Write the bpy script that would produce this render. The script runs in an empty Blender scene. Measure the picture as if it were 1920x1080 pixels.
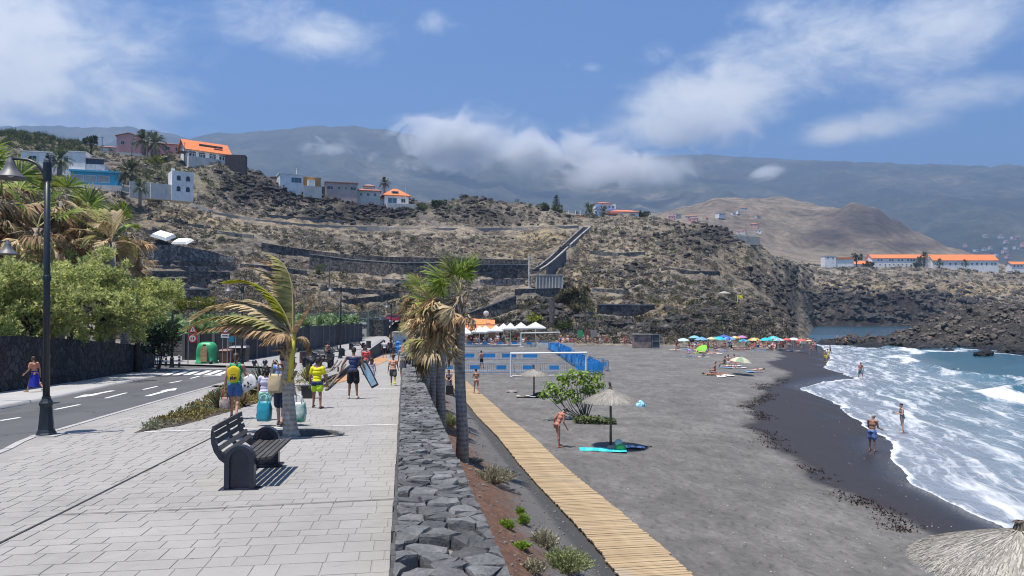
import bpy,bmesh,math,random
import numpy as np
from mathutils import Vector,Matrix,Quaternion
sc=bpy.context.scene
COL=sc.collection
R=math.radians
HAZE=1.75e-4
rng=random.Random(7)
nrg=np.random.RandomState(11)
# ------------------------------------------------------------------ camera
F=1386.7
CZ=6.8
TH=math.atan(50/F)
CT,ST=math.cos(TH),math.sin(TH)
cam=bpy.data.cameras.new('camera')
cam.lens=26.0
cam.sensor_width=36.0
cam.clip_start=0.1
cam.clip_end=60000
camo=bpy.data.objects.new('camera',cam)
camo.location=(0,0,CZ)
camo.rotation_euler=(math.pi/2+TH,0,0)
COL.objects.link(camo)
sc.camera=camo
# ------------------------------------------------------------------ render
sc.view_settings.view_transform='Standard'
sc.view_settings.look='None'
sc.view_settings.gamma=1
sc.view_settings.use_curve_mapping=False
sc.view_settings.exposure=0.8
sc.render.engine='CYCLES'
sc.cycles.use_denoising=True
sc.cycles.filter_width=1.1
sc.cycles.max_bounces=6
sc.cycles.diffuse_bounces=2
sc.cycles.glossy_bounces=2
sc.cycles.transmission_bounces=4
sc.cycles.transparent_max_bounces=12
sc.cycles.volume_bounces=3
sc.cycles.caustics_reflective=False
sc.cycles.caustics_refractive=False
# ------------------------------------------------------------------ node helpers
def nd(nt,typ,props=None,**ins):
 n=nt.nodes.new(typ)
 for k,v in(props or{}).items():
  setattr(n,k,v)
 for k,v in ins.items():
  key=int(k[1:])if k[0]=='i' and k[1:].isdigit()else k.replace('_',' ')
  s=n.inputs[key]
  if isinstance(v,bpy.types.NodeSocket):
   nt.links.new(v,s)
  else:
   try:
    s.default_value=v
   except Exception:
    s.default_value=tuple(v)+(1.0,)
 return n
def fmath(nt,op,a,b=0.0,c=0.0,clamp=False):
 n=nd(nt,'ShaderNodeMath',{'operation':op,'use_clamp':clamp},i0=a,i1=b,i2=c)
 return n.outputs[0]
def vmath(nt,op,a,b=(0,0,0),out=0):
 n=nd(nt,'ShaderNodeVectorMath',{'operation':op},i0=a,i1=b)
 return n.outputs[out]
def mixc(nt,fac,a,b,blend='MIX'):
 n=nt.nodes.new('ShaderNodeMix')
 n.data_type='RGBA'
 n.blend_type=blend
 for s,v in((n.inputs[0],fac),(n.inputs[6],a),(n.inputs[7],b)):
  if isinstance(v,bpy.types.NodeSocket):
   nt.links.new(v,s)
  elif isinstance(v,(tuple,list)):
   s.default_value=tuple(v[:3])+(1.0,)
  else:
   s.default_value=v
 return n.outputs[2]
def mrange(nt,v,a,b,c=0.0,d=1.0,smooth=True):
 n=nd(nt,'ShaderNodeMapRange',{'interpolation_type':'SMOOTHSTEP' if smooth else 'LINEAR'},i0=v,i1=a,i2=b,i3=c,i4=d)
 return n.outputs[0]
def noise(nt,vec,scale,detail=4,rough=0.55,dist=0.0,out='Fac'):
 return nd(nt,'ShaderNodeTexNoise',Vector=vec,Scale=scale,Detail=detail,Roughness=rough,Distortion=dist).outputs[out]
def ramp(nt,fac,stops):
 n=nt.nodes.new('ShaderNodeValToRGB')
 el=n.color_ramp.elements
 while len(el)<len(stops):
  el.new(0.5)
 for e,(p,c)in zip(el,stops):
  e.position=p
  e.color=tuple(c[:3])+(1.0,)
 nt.links.new(fac,n.inputs[0])
 return n.outputs[0]
def geo_pos(nt):
 return nt.nodes.new('ShaderNodeNewGeometry').outputs['Position']
def obj_pos(nt):
 return nt.nodes.new('ShaderNodeTexCoord').outputs['Object']
def attr(nt,name,out='Fac'):
 n=nt.nodes.new('ShaderNodeAttribute')
 n.attribute_name=name
 return n.outputs[out]
def obj_rand(nt):
 return nt.nodes.new('ShaderNodeObjectInfo').outputs['Random']
def bump(nt,h,strength=0.5,dist=0.05):
 return nd(nt,'ShaderNodeBump',Strength=strength,Distance=dist,Height=h).outputs[0]
def newmat(name):
 m=bpy.data.materials.new(name)
 m.use_nodes=True
 nt=m.node_tree
 return m,nt,nt.nodes['Principled BSDF']
def setin(nt,b,**kw):
 for k,v in kw.items():
  s=b.inputs[k.replace('_',' ')]
  if isinstance(v,bpy.types.NodeSocket):
   nt.links.new(v,s)
  elif isinstance(v,(tuple,list))and len(v)==3 and s.type=='RGBA':
   s.default_value=tuple(v)+(1.0,)
  else:
   s.default_value=v
MATS={}
def mat(name,col,rough=0.7,var=0.15,scale=4.0,metal=0.0,bmp=0.0,bscale=None,rand=0.0,spec=0.5,two=None,transl=0.0):
 """Plain surface: colour with soft noise variation, optional relief and per-object variation."""
 if name in MATS:
  return MATS[name]
 m,nt,b=newmat(name)
 p=obj_pos(nt)
 n=noise(nt,p,scale,5,0.6)
 dark=tuple(c*(1-var)for c in col)
 lite=tuple(min(1,c*(1+var))for c in col)
 if two:
  c=ramp(nt,n,[(0.35,col),(0.62,two)])
 else:
  c=ramp(nt,n,[(0.3,dark),(0.7,lite)])
 if rand:
  r=mrange(nt,obj_rand(nt),0,1,1-rand,1+rand,False)
  c=mixc(nt,1.0,c,nd(nt,'ShaderNodeCombineColor',Red=r,Green=r,Blue=r).outputs[0],'MULTIPLY')
 setin(nt,b,Base_Color=c,Roughness=rough,Metallic=metal)
 b.inputs['Specular IOR Level'].default_value=spec
 if bmp:
  nn=noise(nt,p,bscale or scale*4,5,0.65)
  nt.links.new(bump(nt,nn,bmp,0.02),b.inputs['Normal'])
 if transl:
  out=nt.nodes['Material Output']
  t=nd(nt,'ShaderNodeBsdfTranslucent',Color=c)
  mx=nd(nt,'ShaderNodeMixShader',i0=transl)
  nt.links.new(b.outputs[0],mx.inputs[1])
  nt.links.new(t.outputs[0],mx.inputs[2])
  nt.links.new(mx.outputs[0],out.inputs[0])
 MATS[name]=m
 return m
 # ------------------------------------------------------------------ world: Nishita sky with drifting clouds
SUN_DIR=Vector((-0.22,-0.13,1.0)).normalized()
EL=math.asin(SUN_DIR.z)
AZ=math.atan2(SUN_DIR.x,SUN_DIR.y)
world=bpy.data.worlds.new('World')
sc.world=world
world.use_nodes=True
nt=world.node_tree
bg=nt.nodes['Background']
sky=nd(nt,'ShaderNodeTexSky',{'sky_type':'NISHITA','sun_disc':False,'sun_elevation':EL,'sun_rotation':AZ,'altitude':0,'air_density':1.0,'dust_density':0.7,'ozone_density':2.5})
dirv=nd(nt,'ShaderNodeTexCoord').outputs['Generated']
sep=nd(nt,'ShaderNodeSeparateXYZ',Vector=dirv)
zz=fmath(nt,'MAXIMUM',sep.outputs[2],0.0)
azn=fmath(nt,'ARCTAN2',sep.outputs[0],sep.outputs[1])
eln=fmath(nt,'ARCSINE',zz)
ae=nd(nt,'ShaderNodeCombineXYZ',X=azn,Y=eln,Z=0.0).outputs[0]
def azel(px,py):
 a,b_=(px-960)/F,(540-py)/F
 v=Vector((a,CT-b_*ST,ST+b_*CT)).normalized()
 return math.atan2(v.x,v.y),math.asin(v.z)
 # cloud banks: centre (photo pixels give the direction), half-sizes in radians, weight
banks=[(40,110,.17,.085,.95),(200,165,.14,.05,.7),(330,175,.06,.03,.45),(60,20,.13,.05,.55),(90,225,.22,.04,.6),(590,60,.10,.045,.55),(600,100,.045,.035,.35),(480,30,.07,.03,.35),(820,45,.03,.02,.34),(1108,126,.020,.010,.42),(1064,122,.012,.009,.32),(1330,190,.12,.05,.95),(1430,130,.12,.06,.7),(1240,235,.09,.03,.7),(1600,80,.16,.06,.62),(1760,40,.15,.05,.65),(1230,105,.035,.022,.42),(1560,245,.05,.02,.75),(1640,235,.09,.022,.55),(1840,170,.10,.025,.5),(1470,20,.10,.04,.45),(860,240,.10,.035,.5),(1020,250,.09,.03,.5)]
tot=None
for px,py,sa,se,w in banks:
 a,e=azel(px,py)
 d=vmath(nt,'SUBTRACT',ae,(a,e,0))
 d=vmath(nt,'MULTIPLY',d,(1/sa,1/se,0))
 l=vmath(nt,'LENGTH',d,out=1)
 g=mrange(nt,l,1.75,0.0,0,w)
 tot=g if tot is None else fmath(nt,'MAXIMUM',tot,g)
 # away from the banks in view the same broken cloud goes on over the rest of the sky
ring=mrange(nt,fmath(nt,'ABSOLUTE',azn),0.75,1.1,0,0.5)
n0=noise(nt,vmath(nt,'MULTIPLY',dirv,(1,1,2.2)),2.6,3,0.5)
tot=fmath(nt,'ADD',tot,fmath(nt,'MULTIPLY',ring,mrange(nt,n0,0.45,0.65)))
wv=vmath(nt,'MULTIPLY',dirv,(1,1,1.7))
warp=nd(nt,'ShaderNodeTexNoise',Vector=wv,Scale=5.0,Detail=3.0).outputs['Color']
wv2=vmath(nt,'ADD',wv,vmath(nt,'MULTIPLY',vmath(nt,'SUBTRACT',warp,(.5,.5,.5)),(.16,.16,.10)))
n1=noise(nt,wv2,7.5,8,0.56)
n2=noise(nt,wv2,24.0,5,0.6)
dens=fmath(nt,'ADD',fmath(nt,'MULTIPLY',n1,0.75),fmath(nt,'MULTIPLY',n2,0.28))
dens=fmath(nt,'ADD',dens,fmath(nt,'MULTIPLY',tot,0.62))
cl=mrange(nt,dens,0.65,1.04)
cl=fmath(nt,'MULTIPLY',cl,0.95)
thick=mrange(nt,dens,0.8,1.2)
ccol=mixc(nt,thick,(10.0,10.9,12.3),(14.0,14.2,14.5))
skycol=mixc(nt,1.0,sky.outputs[0],(0.71,1.19,1.74),'MULTIPLY')
skyc=mixc(nt,cl,skycol,ccol)
nt.links.new(skyc,bg.inputs[0])
bg.inputs[1].default_value=0.057
sun=bpy.data.lights.new('sun','SUN')
sun.energy=5.0
sun.angle=R(0.53)
sun.color=(1.0,0.94,0.86)
suno=bpy.data.objects.new('sun',sun)
suno.rotation_euler=SUN_DIR.to_track_quat('Z','Y').to_euler()
suno.location=(0,0,200)
COL.objects.link(suno)
# ------------------------------------------------------------------ geometry helpers
def ray(px,py):
 a,b_=(px-960)/F,(540-py)/F
 return Vector((a,CT-b_*ST,ST+b_*CT))
def at(px,py,Y):
 """World point seen at a photo pixel, at distance Y ahead of the eye."""
 d=ray(px,py)
 return Vector((0,0,CZ))+d*(Y/d.y)
def onplane(px,py,a,b=0.0):
 """Point of the surface z = a + b*Y seen at a photo pixel."""
 d=ray(px,py)
 t=(a-CZ)/(d.z-b*d.y)
 return Vector((0,0,CZ))+d*t
def zp(Y):
 return 4.68-0.0295*Y
def prom(px,py):
 return onplane(px,py,4.68,-0.0295)
ZU=3.40
def zu(Y):
 if Y<25:return zp(Y)
 z=zp(Y)
 d=z-ZU
 z=ZU+0.5*(d+math.sqrt(d*d+0.05))if Y>25 else z
 t=min(1,max(0,(Y-92)/60))
 return z+(3*t*t-2*t**3)*2.4
def upper(px,py):
 d=ray(px,py)
 lo,hi=3.0,220.0
 for _ in range(50):
  m=(lo+hi)/2
  if CZ+d.z/d.y*m>zu(m):lo=m
  else:hi=m
 p=Vector((0,0,CZ))+d*(lo/d.y)
 return p
WALLX0,WALLK=-0.06,-0.1466
TX=Vector((WALLK,1,0)).normalized()
NX=Vector((TX.y,-TX.x,0))
def loc(r,s,z=0.0):
 p=Vector((WALLX0,0,0))+TX*s+NX*r
 return Vector((p.x,p.y,z))
class MB:
 def __init__(self):
  self.v=[];self.f=[];self.m=[]
 def add(self,verts,faces,mi=0):
  o=len(self.v)
  self.v.extend([tuple(p)for p in verts])
  self.f.extend([tuple(i+o for i in f)for f in faces])
  self.m.extend([mi]*len(faces))
  return self
 def quad(self,a,b,c,d,mi=0):
  return self.add((a,b,c,d),((0,1,2,3),),mi)
 def tri(self,a,b,c,mi=0):
  return self.add((a,b,c),((0,1,2),),mi)
 def box(self,c,s,rz=0.0,mi=0,taper=1.0,M=None):
  x,y,z=s[0]/2,s[1]/2,s[2]/2
  vs=[]
  for k,t in((-1,1.0),(1,taper)):
   for i,j in((-1,-1),(1,-1),(1,1),(-1,1)):
    vs.append(Vector((i*x*t,j*y*t,k*z)))
  m=(M or Matrix.Rotation(rz,3,'Z'))
  vs=[m@p+Vector(c)for p in vs]
  return self.add(vs,((3,2,1,0),(4,5,6,7),(0,1,5,4),(1,2,6,5),(2,3,7,6),(3,0,4,7)),mi)
 def tube(self,pts,radii,n=8,mi=0,cap=True,flat=1.0):
  pts=[Vector(p)for p in pts]
  if not isinstance(radii,(list,tuple)):radii=[radii]*len(pts)
  rings=[]
  up=None
  for i,p in enumerate(pts):
   t=(pts[min(i+1,len(pts)-1)]-pts[max(i-1,0)])
   if t.length<1e-9:t=Vector((0,0,1))
   t.normalize()
   if up is None:
    up=Vector((0,0,1))if abs(t.z)<0.9 else Vector((0,1,0))
   a=t.cross(up)
   if a.length<1e-6:a=t.cross(Vector((1,0,0)))
   a.normalize()
   b=a.cross(t).normalized()
   up=b
   rings.append([p+(a*math.cos(2*math.pi*k/n)+b*math.sin(2*math.pi*k/n)*flat)*radii[i]for k in range(n)])
  vs=[q for r in rings for q in r]
  fs=[]
  for i in range(len(rings)-1):
   for k in range(n):
    fs.append((i*n+k,i*n+(k+1)%n,(i+1)*n+(k+1)%n,(i+1)*n+k))
  if cap:
   fs.append(tuple(reversed(range(n))))
   fs.append(tuple(range((len(rings)-1)*n,len(rings)*n)))
  return self.add(vs,fs,mi)
 def lathe(self,c,prof,n=16,mi=0,cap=True):
  return self.tube_prof(c,prof,n,mi,cap)
 def tube_prof(self,c,prof,n,mi,cap):
  c=Vector(c)
  vs=[];fs=[]
  for r,z in prof:
   for k in range(n):
    a=2*math.pi*k/n
    vs.append(c+Vector((r*math.cos(a),r*math.sin(a),z)))
  for i in range(len(prof)-1):
   for k in range(n):
    fs.append((i*n+k,i*n+(k+1)%n,(i+1)*n+(k+1)%n,(i+1)*n+k))
  if cap:
   fs.append(tuple(reversed(range(n))))
   fs.append(tuple(range((len(prof)-1)*n,len(prof)*n)))
  return self.add(vs,fs,mi)
 def ball(self,c,r,nu=10,nv=6,mi=0):
  c=Vector(c)
  if not isinstance(r,(tuple,list)):r=(r,r,r)
  vs=[c+Vector((0,0,-r[2]))]
  for j in range(1,nv):
   ph=-math.pi/2+math.pi*j/nv
   for k in range(nu):
    a=2*math.pi*k/nu
    vs.append(c+Vector((r[0]*math.cos(ph)*math.cos(a),r[1]*math.cos(ph)*math.sin(a),r[2]*math.sin(ph))))
  vs.append(c+Vector((0,0,r[2])))
  fs=[]
  for k in range(nu):
   fs.append((0,1+(k+1)%nu,1+k))
   fs.append((len(vs)-1,1+(nv-2)*nu+k,1+(nv-2)*nu+(k+1)%nu))
  for j in range(nv-2):
   for k in range(nu):
    a,b=1+j*nu+k,1+j*nu+(k+1)%nu
    fs.append((a,b,b+nu,a+nu))
  return self.add(vs,fs,mi)
 def prism(self,poly,z0,z1,mi=0):
  n=len(poly)
  vs=[(p[0],p[1],z0)for p in poly]+[(p[0],p[1],z1)for p in poly]
  fs=[tuple(reversed(range(n))),tuple(range(n,2*n))]
  fs+=[(k,(k+1)%n,n+(k+1)%n,n+k)for k in range(n)]
  return self.add(vs,fs,mi)
 def xf(self,M):
  self.v=[tuple(M@Vector(p))for p in self.v]
  return self
 def mesh(self,name,mats,smooth=False):
  me=bpy.data.meshes.new(name)
  me.from_pydata(self.v,[],self.f)
  for m in(mats if isinstance(mats,(list,tuple))else[mats]):
   me.materials.append(m)
  if any(self.m):
   me.polygons.foreach_set('material_index',self.m)
  if smooth:
   me.polygons.foreach_set('use_smooth',[True]*len(me.polygons))
  me.update()
  return me
 def build(self,name,mats,parent=None,smooth=False,loc=None):
  o=bpy.data.objects.new(name,self.mesh(name,mats,smooth))
  COL.objects.link(o)
  if parent is not None:o.parent=parent
  if loc is not None:o.location=loc
  return o
def tag(o,label,cat,group=None,kind=None):
 if label:o['label']=label
 if cat:o['category']=cat
 if group:o['group']=group
 if kind or cat:o['kind']=kind or 'thing'
 return o
def struct(o):
 o['kind']='structure'
 return o
def thing(name,label,cat,loc=(0,0,0),rz=0.0,group=None,scale=None):
 o=bpy.data.objects.new(name,None)
 o.empty_display_size=0.2
 COL.objects.link(o)
 o.location=loc
 o.rotation_euler=(0,0,rz)
 if scale:o.scale=(scale,)*3 if not isinstance(scale,(tuple,list))else scale
 return tag(o,label,cat,group)
def put(name,mesh,parent=None,M=None):
 o=bpy.data.objects.new(name,mesh)
 COL.objects.link(o)
 if parent is not None:o.parent=parent
 if M is not None:o.matrix_local=M
 return o
def copy_tree(o,parent=None):
 c=o.copy()
 COL.objects.link(c)
 c.parent=parent
 for ch in list(o.children):
  copy_tree(ch,c)
 return c
def dup(root,loc,rz=0.0,label=None,scale=None):
 c=copy_tree(root)
 c.location=loc
 c.rotation_euler=(0,0,rz)
 if label:c['label']=label
 if scale:c.scale=(scale,)*3 if not isinstance(scale,(tuple,list))else scale
 return c
 # ------------------------------------------------------------------ vectorised noise
def _h(i,j,k,s):
 with np.errstate(over='ignore'):
  n=(i.astype(np.uint32)*np.uint32(374761393)+j.astype(np.uint32)*np.uint32(668265263)+k.astype(np.uint32)*np.uint32(2147483647)+np.uint32(s*974711+13))
  n=(n^(n>>np.uint32(13)))*np.uint32(1274126177)
  n=n^(n>>np.uint32(16))
  n=n*np.uint32(2246822519)
  n=n^(n>>np.uint32(15))
 return n.astype(np.float64)/4294967295.0
def vnoise(x,y,z=None,s=0):
 x=np.asarray(x,float);y=np.asarray(y,float)
 i=np.floor(x).astype(np.int64);j=np.floor(y).astype(np.int64)
 fx=x-i;fy=y-j
 fx=fx*fx*fx*(fx*(fx*6-15)+10);fy=fy*fy*fy*(fy*(fy*6-15)+10)
 def lay(k):
  a=_h(i,j,k,s);b=_h(i+1,j,k,s);c=_h(i,j+1,k,s);d=_h(i+1,j+1,k,s)
  return(a+(b-a)*fx)+((c+(d-c)*fx)-(a+(b-a)*fx))*fy
 if z is None:
  return lay(np.zeros_like(i))*2-1
 z=np.asarray(z,float)
 k=np.floor(z).astype(np.int64);fz=z-k
 fz=fz*fz*(3-2*fz)
 a=lay(k);b=lay(k+1)
 return(a+(b-a)*fz)*2-1
def fbm(x,y,z=None,o=4,s=0,g=0.5):
 t=0;a=1.0;n=0
 for q in range(o):
  t=t+a*vnoise(x*2**q,y*2**q,None if z is None else z*2**q,s+q*7)
  n+=a;a*=g
 return t/n
def ridged(x,y,o=4,s=0,g=0.5):
 t=0;a=1.0;n=0
 for q in range(o):
  t=t+a*(1-2*np.abs(vnoise(x*2**q,y*2**q,None,s+q*5)))
  n+=a;a*=g
 return t/n
def sstep(a,b,x):
 t=np.clip((x-a)/(b-a),0,1)
 return t*t*(3-2*t)
def grid_mesh(name,X,Y,Z,material,attrs=None,smooth=True):
 nr,nc=X.shape
 me=bpy.data.meshes.new(name)
 co=np.stack([X,Y,Z],-1).reshape(-1,3)
 idx=np.arange(nr*nc).reshape(nr,nc)
 q=np.stack([idx[:-1,:-1],idx[:-1,1:],idx[1:,1:],idx[1:,:-1]],-1).reshape(-1,4)
 me.vertices.add(len(co));me.vertices.foreach_set('co',co.ravel())
 me.loops.add(q.size);me.loops.foreach_set('vertex_index',q.ravel().astype(np.int32))
 me.polygons.add(len(q))
 me.polygons.foreach_set('loop_start',(np.arange(len(q))*4).astype(np.int32))
 if smooth:
  me.polygons.foreach_set('use_smooth',np.ones(len(q),bool))
 me.update(calc_edges=True)
 for k,v in(attrs or{}).items():
  a=me.attributes.new(k,'FLOAT','POINT')
  a.data.foreach_set('value',np.asarray(v,np.float32).ravel())
 me.materials.append(material)
 o=bpy.data.objects.new(name,me)
 COL.objects.link(o)
 return o
 # ------------------------------------------------------------------ terrain
def zfrom(py,Y):
 b_=(540-py)/F
 return CZ+Y*(ST+b_*CT)/(CT-b_*ST)
def column_field(cols,Ys,us):
 """cols: {px: [(Y, photo row or ('z', height)), ...]} profiles of the land along lines of sight; returns heights on the grid."""
 pxs=sorted(cols)
 tab=[]
 for px in pxs:
  yy=[c[0]for c in cols[px]]
  zz_=[c[1][1]if isinstance(c[1],tuple)else zfrom(c[1],c[0])for c in cols[px]]
  tab.append(np.interp(Ys,yy,zz_))
 tab=np.array(tab)
 uc=np.array([(p-960)/F for p in pxs])
 Z=np.empty((len(Ys),len(us)))
 i=np.clip(np.searchsorted(uc,us)-1,0,len(uc)-2)
 t=np.clip((us-uc[i])/(uc[i+1]-uc[i]),0,1)
 t=t*t*(3-2*t)*0.6+t*0.4
 for r in range(len(Ys)):
  Z[r]=tab[i,r]*(1-t)+tab[i+1,r]*t
 return Z
def zz(h):return('z',h)
HC={-420:[(60,zz(3.0)),(95,600),(130,480),(180,350),(230,280),(270,225),(300,215),(340,235)],0:[(85,zz(3.0)),(100,600),(130,500),(160,420),(200,340),(240,285),(275,252),(300,246),(340,256)],150:[(85,zz(3.0)),(105,605),(135,510),(165,440),(200,375),(225,342),(260,300),(285,281),(310,278),(350,288)],280:[(90,zz(3.0)),(112,610),(140,540),(165,485),(190,440),(215,385),(250,335),(275,298),(290,290),(330,295)],400:[(95,zz(3.0)),(116,612),(145,555),(175,490),(205,435),(235,385),(255,340),(275,304),(300,302),(340,312)],470:[(98,zz(3.0)),(118,608),(150,550),(185,475),(215,432),(245,405),(265,355),(285,325),(310,326),(350,335)],600:[(100,zz(3.0)),(121,606),(150,560),(180,515),(200,485),(230,445),(255,427),(268,420),(290,380),(308,362),(330,362),(370,370)],735:[(100,zz(2.0)),(140,zz(4.5)),(154,zz(5.6)),(160,588),(172,560),(185,520),(205,482),(235,448),(258,428),(272,421),(295,398),(308,386),(335,382),(380,390)],810:[(110,zz(1.4)),(138,zz(2.0)),(148,606),(156,594),(168,565),(184,522),(205,487),(235,450),(260,428),(274,422),(298,400),(315,390),(340,387),(380,390)],880:[(60,zz(-3)),(122,zz(-.6)),(128,zz(1.6)),(138,615),(150,595),(165,565),(182,525),(205,490),(235,452),(262,428),(275,423),(300,395),(320,378),(345,374),(380,385)],1000:[(60,zz(-3)),(122,zz(-.6)),(128,zz(1.6)),(138,612),(152,575),(180,530),(205,494),(235,457),(265,428),(278,424),(305,405),(330,392),(360,388),(400,398)],1100:[(60,zz(-3)),(122,zz(-.6)),(128,zz(1.6)),(138,612),(155,575),(182,530),(210,490),(240,455),(270,428),(282,425),(310,415),(335,408),(370,405),(420,412)],1200:[(60,zz(-3)),(120,zz(-.6)),(126,zz(1.6)),(133,618),(152,585),(180,540),(210,500),(240,465),(270,438),(300,425),(330,415),(370,412),(430,420)],1300:[(60,zz(-3)),(118,zz(-.6)),(124,zz(1.5)),(131,625),(150,590),(180,545),(215,500),(250,465),(280,443),(310,432),(350,428),(400,425),(450,435)],1400:[(60,zz(-3)),(120,zz(-.6)),(126,zz(1.3)),(133,628),(150,603),(185,572),(220,540),(260,505),(300,475),(340,458),(400,451),(460,460)],1440:[(60,zz(-3)),(122,zz(-.6)),(128,zz(1.1)),(136,629),(152,608),(190,582),(240,552),(290,520),(340,492),(400,476),(470,480)],1470:[(60,zz(-3)),(124,zz(-.6)),(130,zz(.8)),(138,631),(155,613),(190,595),(240,574),(290,550),(340,522),(400,500),(470,490),(560,488)],1500:[(60,zz(-3)),(146,zz(-1.5)),(156,638),(172,631),(200,622),(245,611),(300,597),(360,572),(430,540),(500,512),(580,497),(650,495)],1530:[(190,zz(-2)),(300,zz(-2)),(380,zz(-2)),(416,zz(-1)),(424,611),(440,598),(465,570),(490,553),(540,530),(600,505),(660,500),(740,505)],1600:[(200,zz(-2)),(418,zz(-2)),(428,610),(437,600),(455,560),(470,548),(500,545),(560,522),(600,506),(700,501),(800,506)],1690:[(200,zz(-2)),(418,zz(-2)),(430,608),(442,598),(457,562),(470,550),(500,547),(560,524),(600,507),(700,501),(800,506)],1760:[(200,zz(-2)),(418,zz(-2)),(430,609),(442,602),(460,580),(480,562),(520,547),(580,524),(620,507),(720,502),(820,508)],1900:[(200,zz(-2)),(418,zz(-2)),(430,611),(450,600),(480,572),(520,552),(600,527),(660,508),(740,505),(850,510)],2400:[(200,zz(-2)),(418,zz(-2)),(430,611),(450,600),(480,572),(520,552),(600,527),(660,508),(740,505),(850,510)],}
HU=np.concatenate([np.linspace(-1.0,-0.72,30,endpoint=False),np.linspace(-0.72,0.72,760),np.linspace(0.72,1.0,20)[1:]])
HY=np.concatenate([np.linspace(60,110,20,endpoint=False),np.linspace(110,335,250,endpoint=False),np.linspace(335,850,95)])
HZ=column_field(HC,HY,HU)
YY=np.repeat(HY[:,None],len(HU),1)
XX=YY*HU[None,:]
PXg=960+F*HU[None,:]+0*YY
def rowof(Y,Z):
 s=(Z-CZ)/Y
 return 540-F*(s*CT-ST)/(CT+s*ST)
PYg=rowof(YY,HZ)
# where the bare lava stands: dark broken crags, as opposed to the scrub and dry grass around them
def field(blobs):
 t=np.zeros_like(PXg)
 for px,py,rx,ry,w in blobs:
  t=np.maximum(t,w*np.exp(-(((PXg-px)/rx)**2+((PYg-py)/ry)**2)))
 return t
LAVA=field([(560,368,120,26,1.1),(700,395,100,20,1.15),(480,355,60,30,1.0),(640,410,120,12,.8),(930,378,80,12,.8),(900,405,120,14,.5),(1340,445,110,16,.75),(1300,470,80,16,.35),(1420,520,50,24,.25),(1450,590,90,22,.3),(1240,605,90,16,.3),(1640,570,150,22,1.2),(1560,575,60,22,1.0),(1740,590,80,16,1.0),(1480,545,40,40,.5),(1160,600,60,14,.3),(1040,590,30,26,.4),(1180,520,60,16,.2)])
STRAW=field([(560,428,60,10,.7),(1010,445,70,18,.7),(960,470,100,16,.6),(1290,380,60,12,.4),(560,570,60,16,.8),(640,575,60,12,.8),(330,560,60,18,.2),(600,520,60,16,.5),(1110,520,40,60,.45),(1230,582,40,14,.9),(1260,572,50,16,.6),(1640,540,200,12,.55),(1830,545,120,10,.8),(330,420,70,20,.5),(400,420,70,12,.6),(1200,480,90,40,.25),(1390,500,60,30,.35)])
GREEN=field([(60,262,160,14,.9),(100,285,100,14,.8),(300,330,70,18,.6),(430,440,40,10,.5),(300,300,60,14,.4),(1080,390,50,10,.6),(1070,560,40,14,.5),(820,395,70,10,.4),(380,350,60,12,.4)])
LAVA=np.maximum(LAVA,.95*(YY>380)*(1-sstep(3,9,HZ)))
STRAW=STRAW*np.where((YY>380)&(HZ<8),0,1)
amp=0.35+0.9*np.clip(LAVA,0,1)
big=fbm(XX/26,YY/26,None,4,3)*1.6
rock=ridged(XX/7,YY/7,5,9,.55)*1.25+np.abs(fbm(XX/2.6,YY/2.6,None,3,21))*1.0
gully=(ridged(XX/24+.35*fbm(XX/30,YY/30,None,2,14),YY/60,3,13)-.1)*2.1
land=sstep(0.3,4.0,HZ)*sstep(60,135,YY)
far=1+sstep(380,460,YY)*1.6
HZn=HZ+land*(big*1.3+gully+amp*rock*far*1.3)+(1-sstep(-.5,1.5,HZ))*0
def hz(x,y,raw=False):
 u=x/y
 i=int(np.clip(np.searchsorted(HU,u),1,len(HU)-1));j=int(np.clip(np.searchsorted(HY,y),1,len(HY)-1))
 A=HZ if raw else HZn
 tu=min(1,max(0,(u-HU[i-1])/(HU[i]-HU[i-1])));tv=min(1,max(0,(y-HY[j-1])/(HY[j]-HY[j-1])))
 return float((A[j-1,i-1]*(1-tu)+A[j-1,i]*tu)*(1-tv)+(A[j,i-1]*(1-tu)+A[j,i]*tu)*tv)
def onhill(px,py,lo=100.0,hi=800.0):
 """First point of the hillside seen at a photo pixel."""
 d=ray(px,py)
 Y=lo
 while Y<hi:
  p=Vector((0,0,CZ))+d*(Y/d.y)
  if p.z<=hz(p.x,p.y):return p
  Y+=1.0
 return Vector((0,0,CZ))+d*(lo/d.y)
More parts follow.
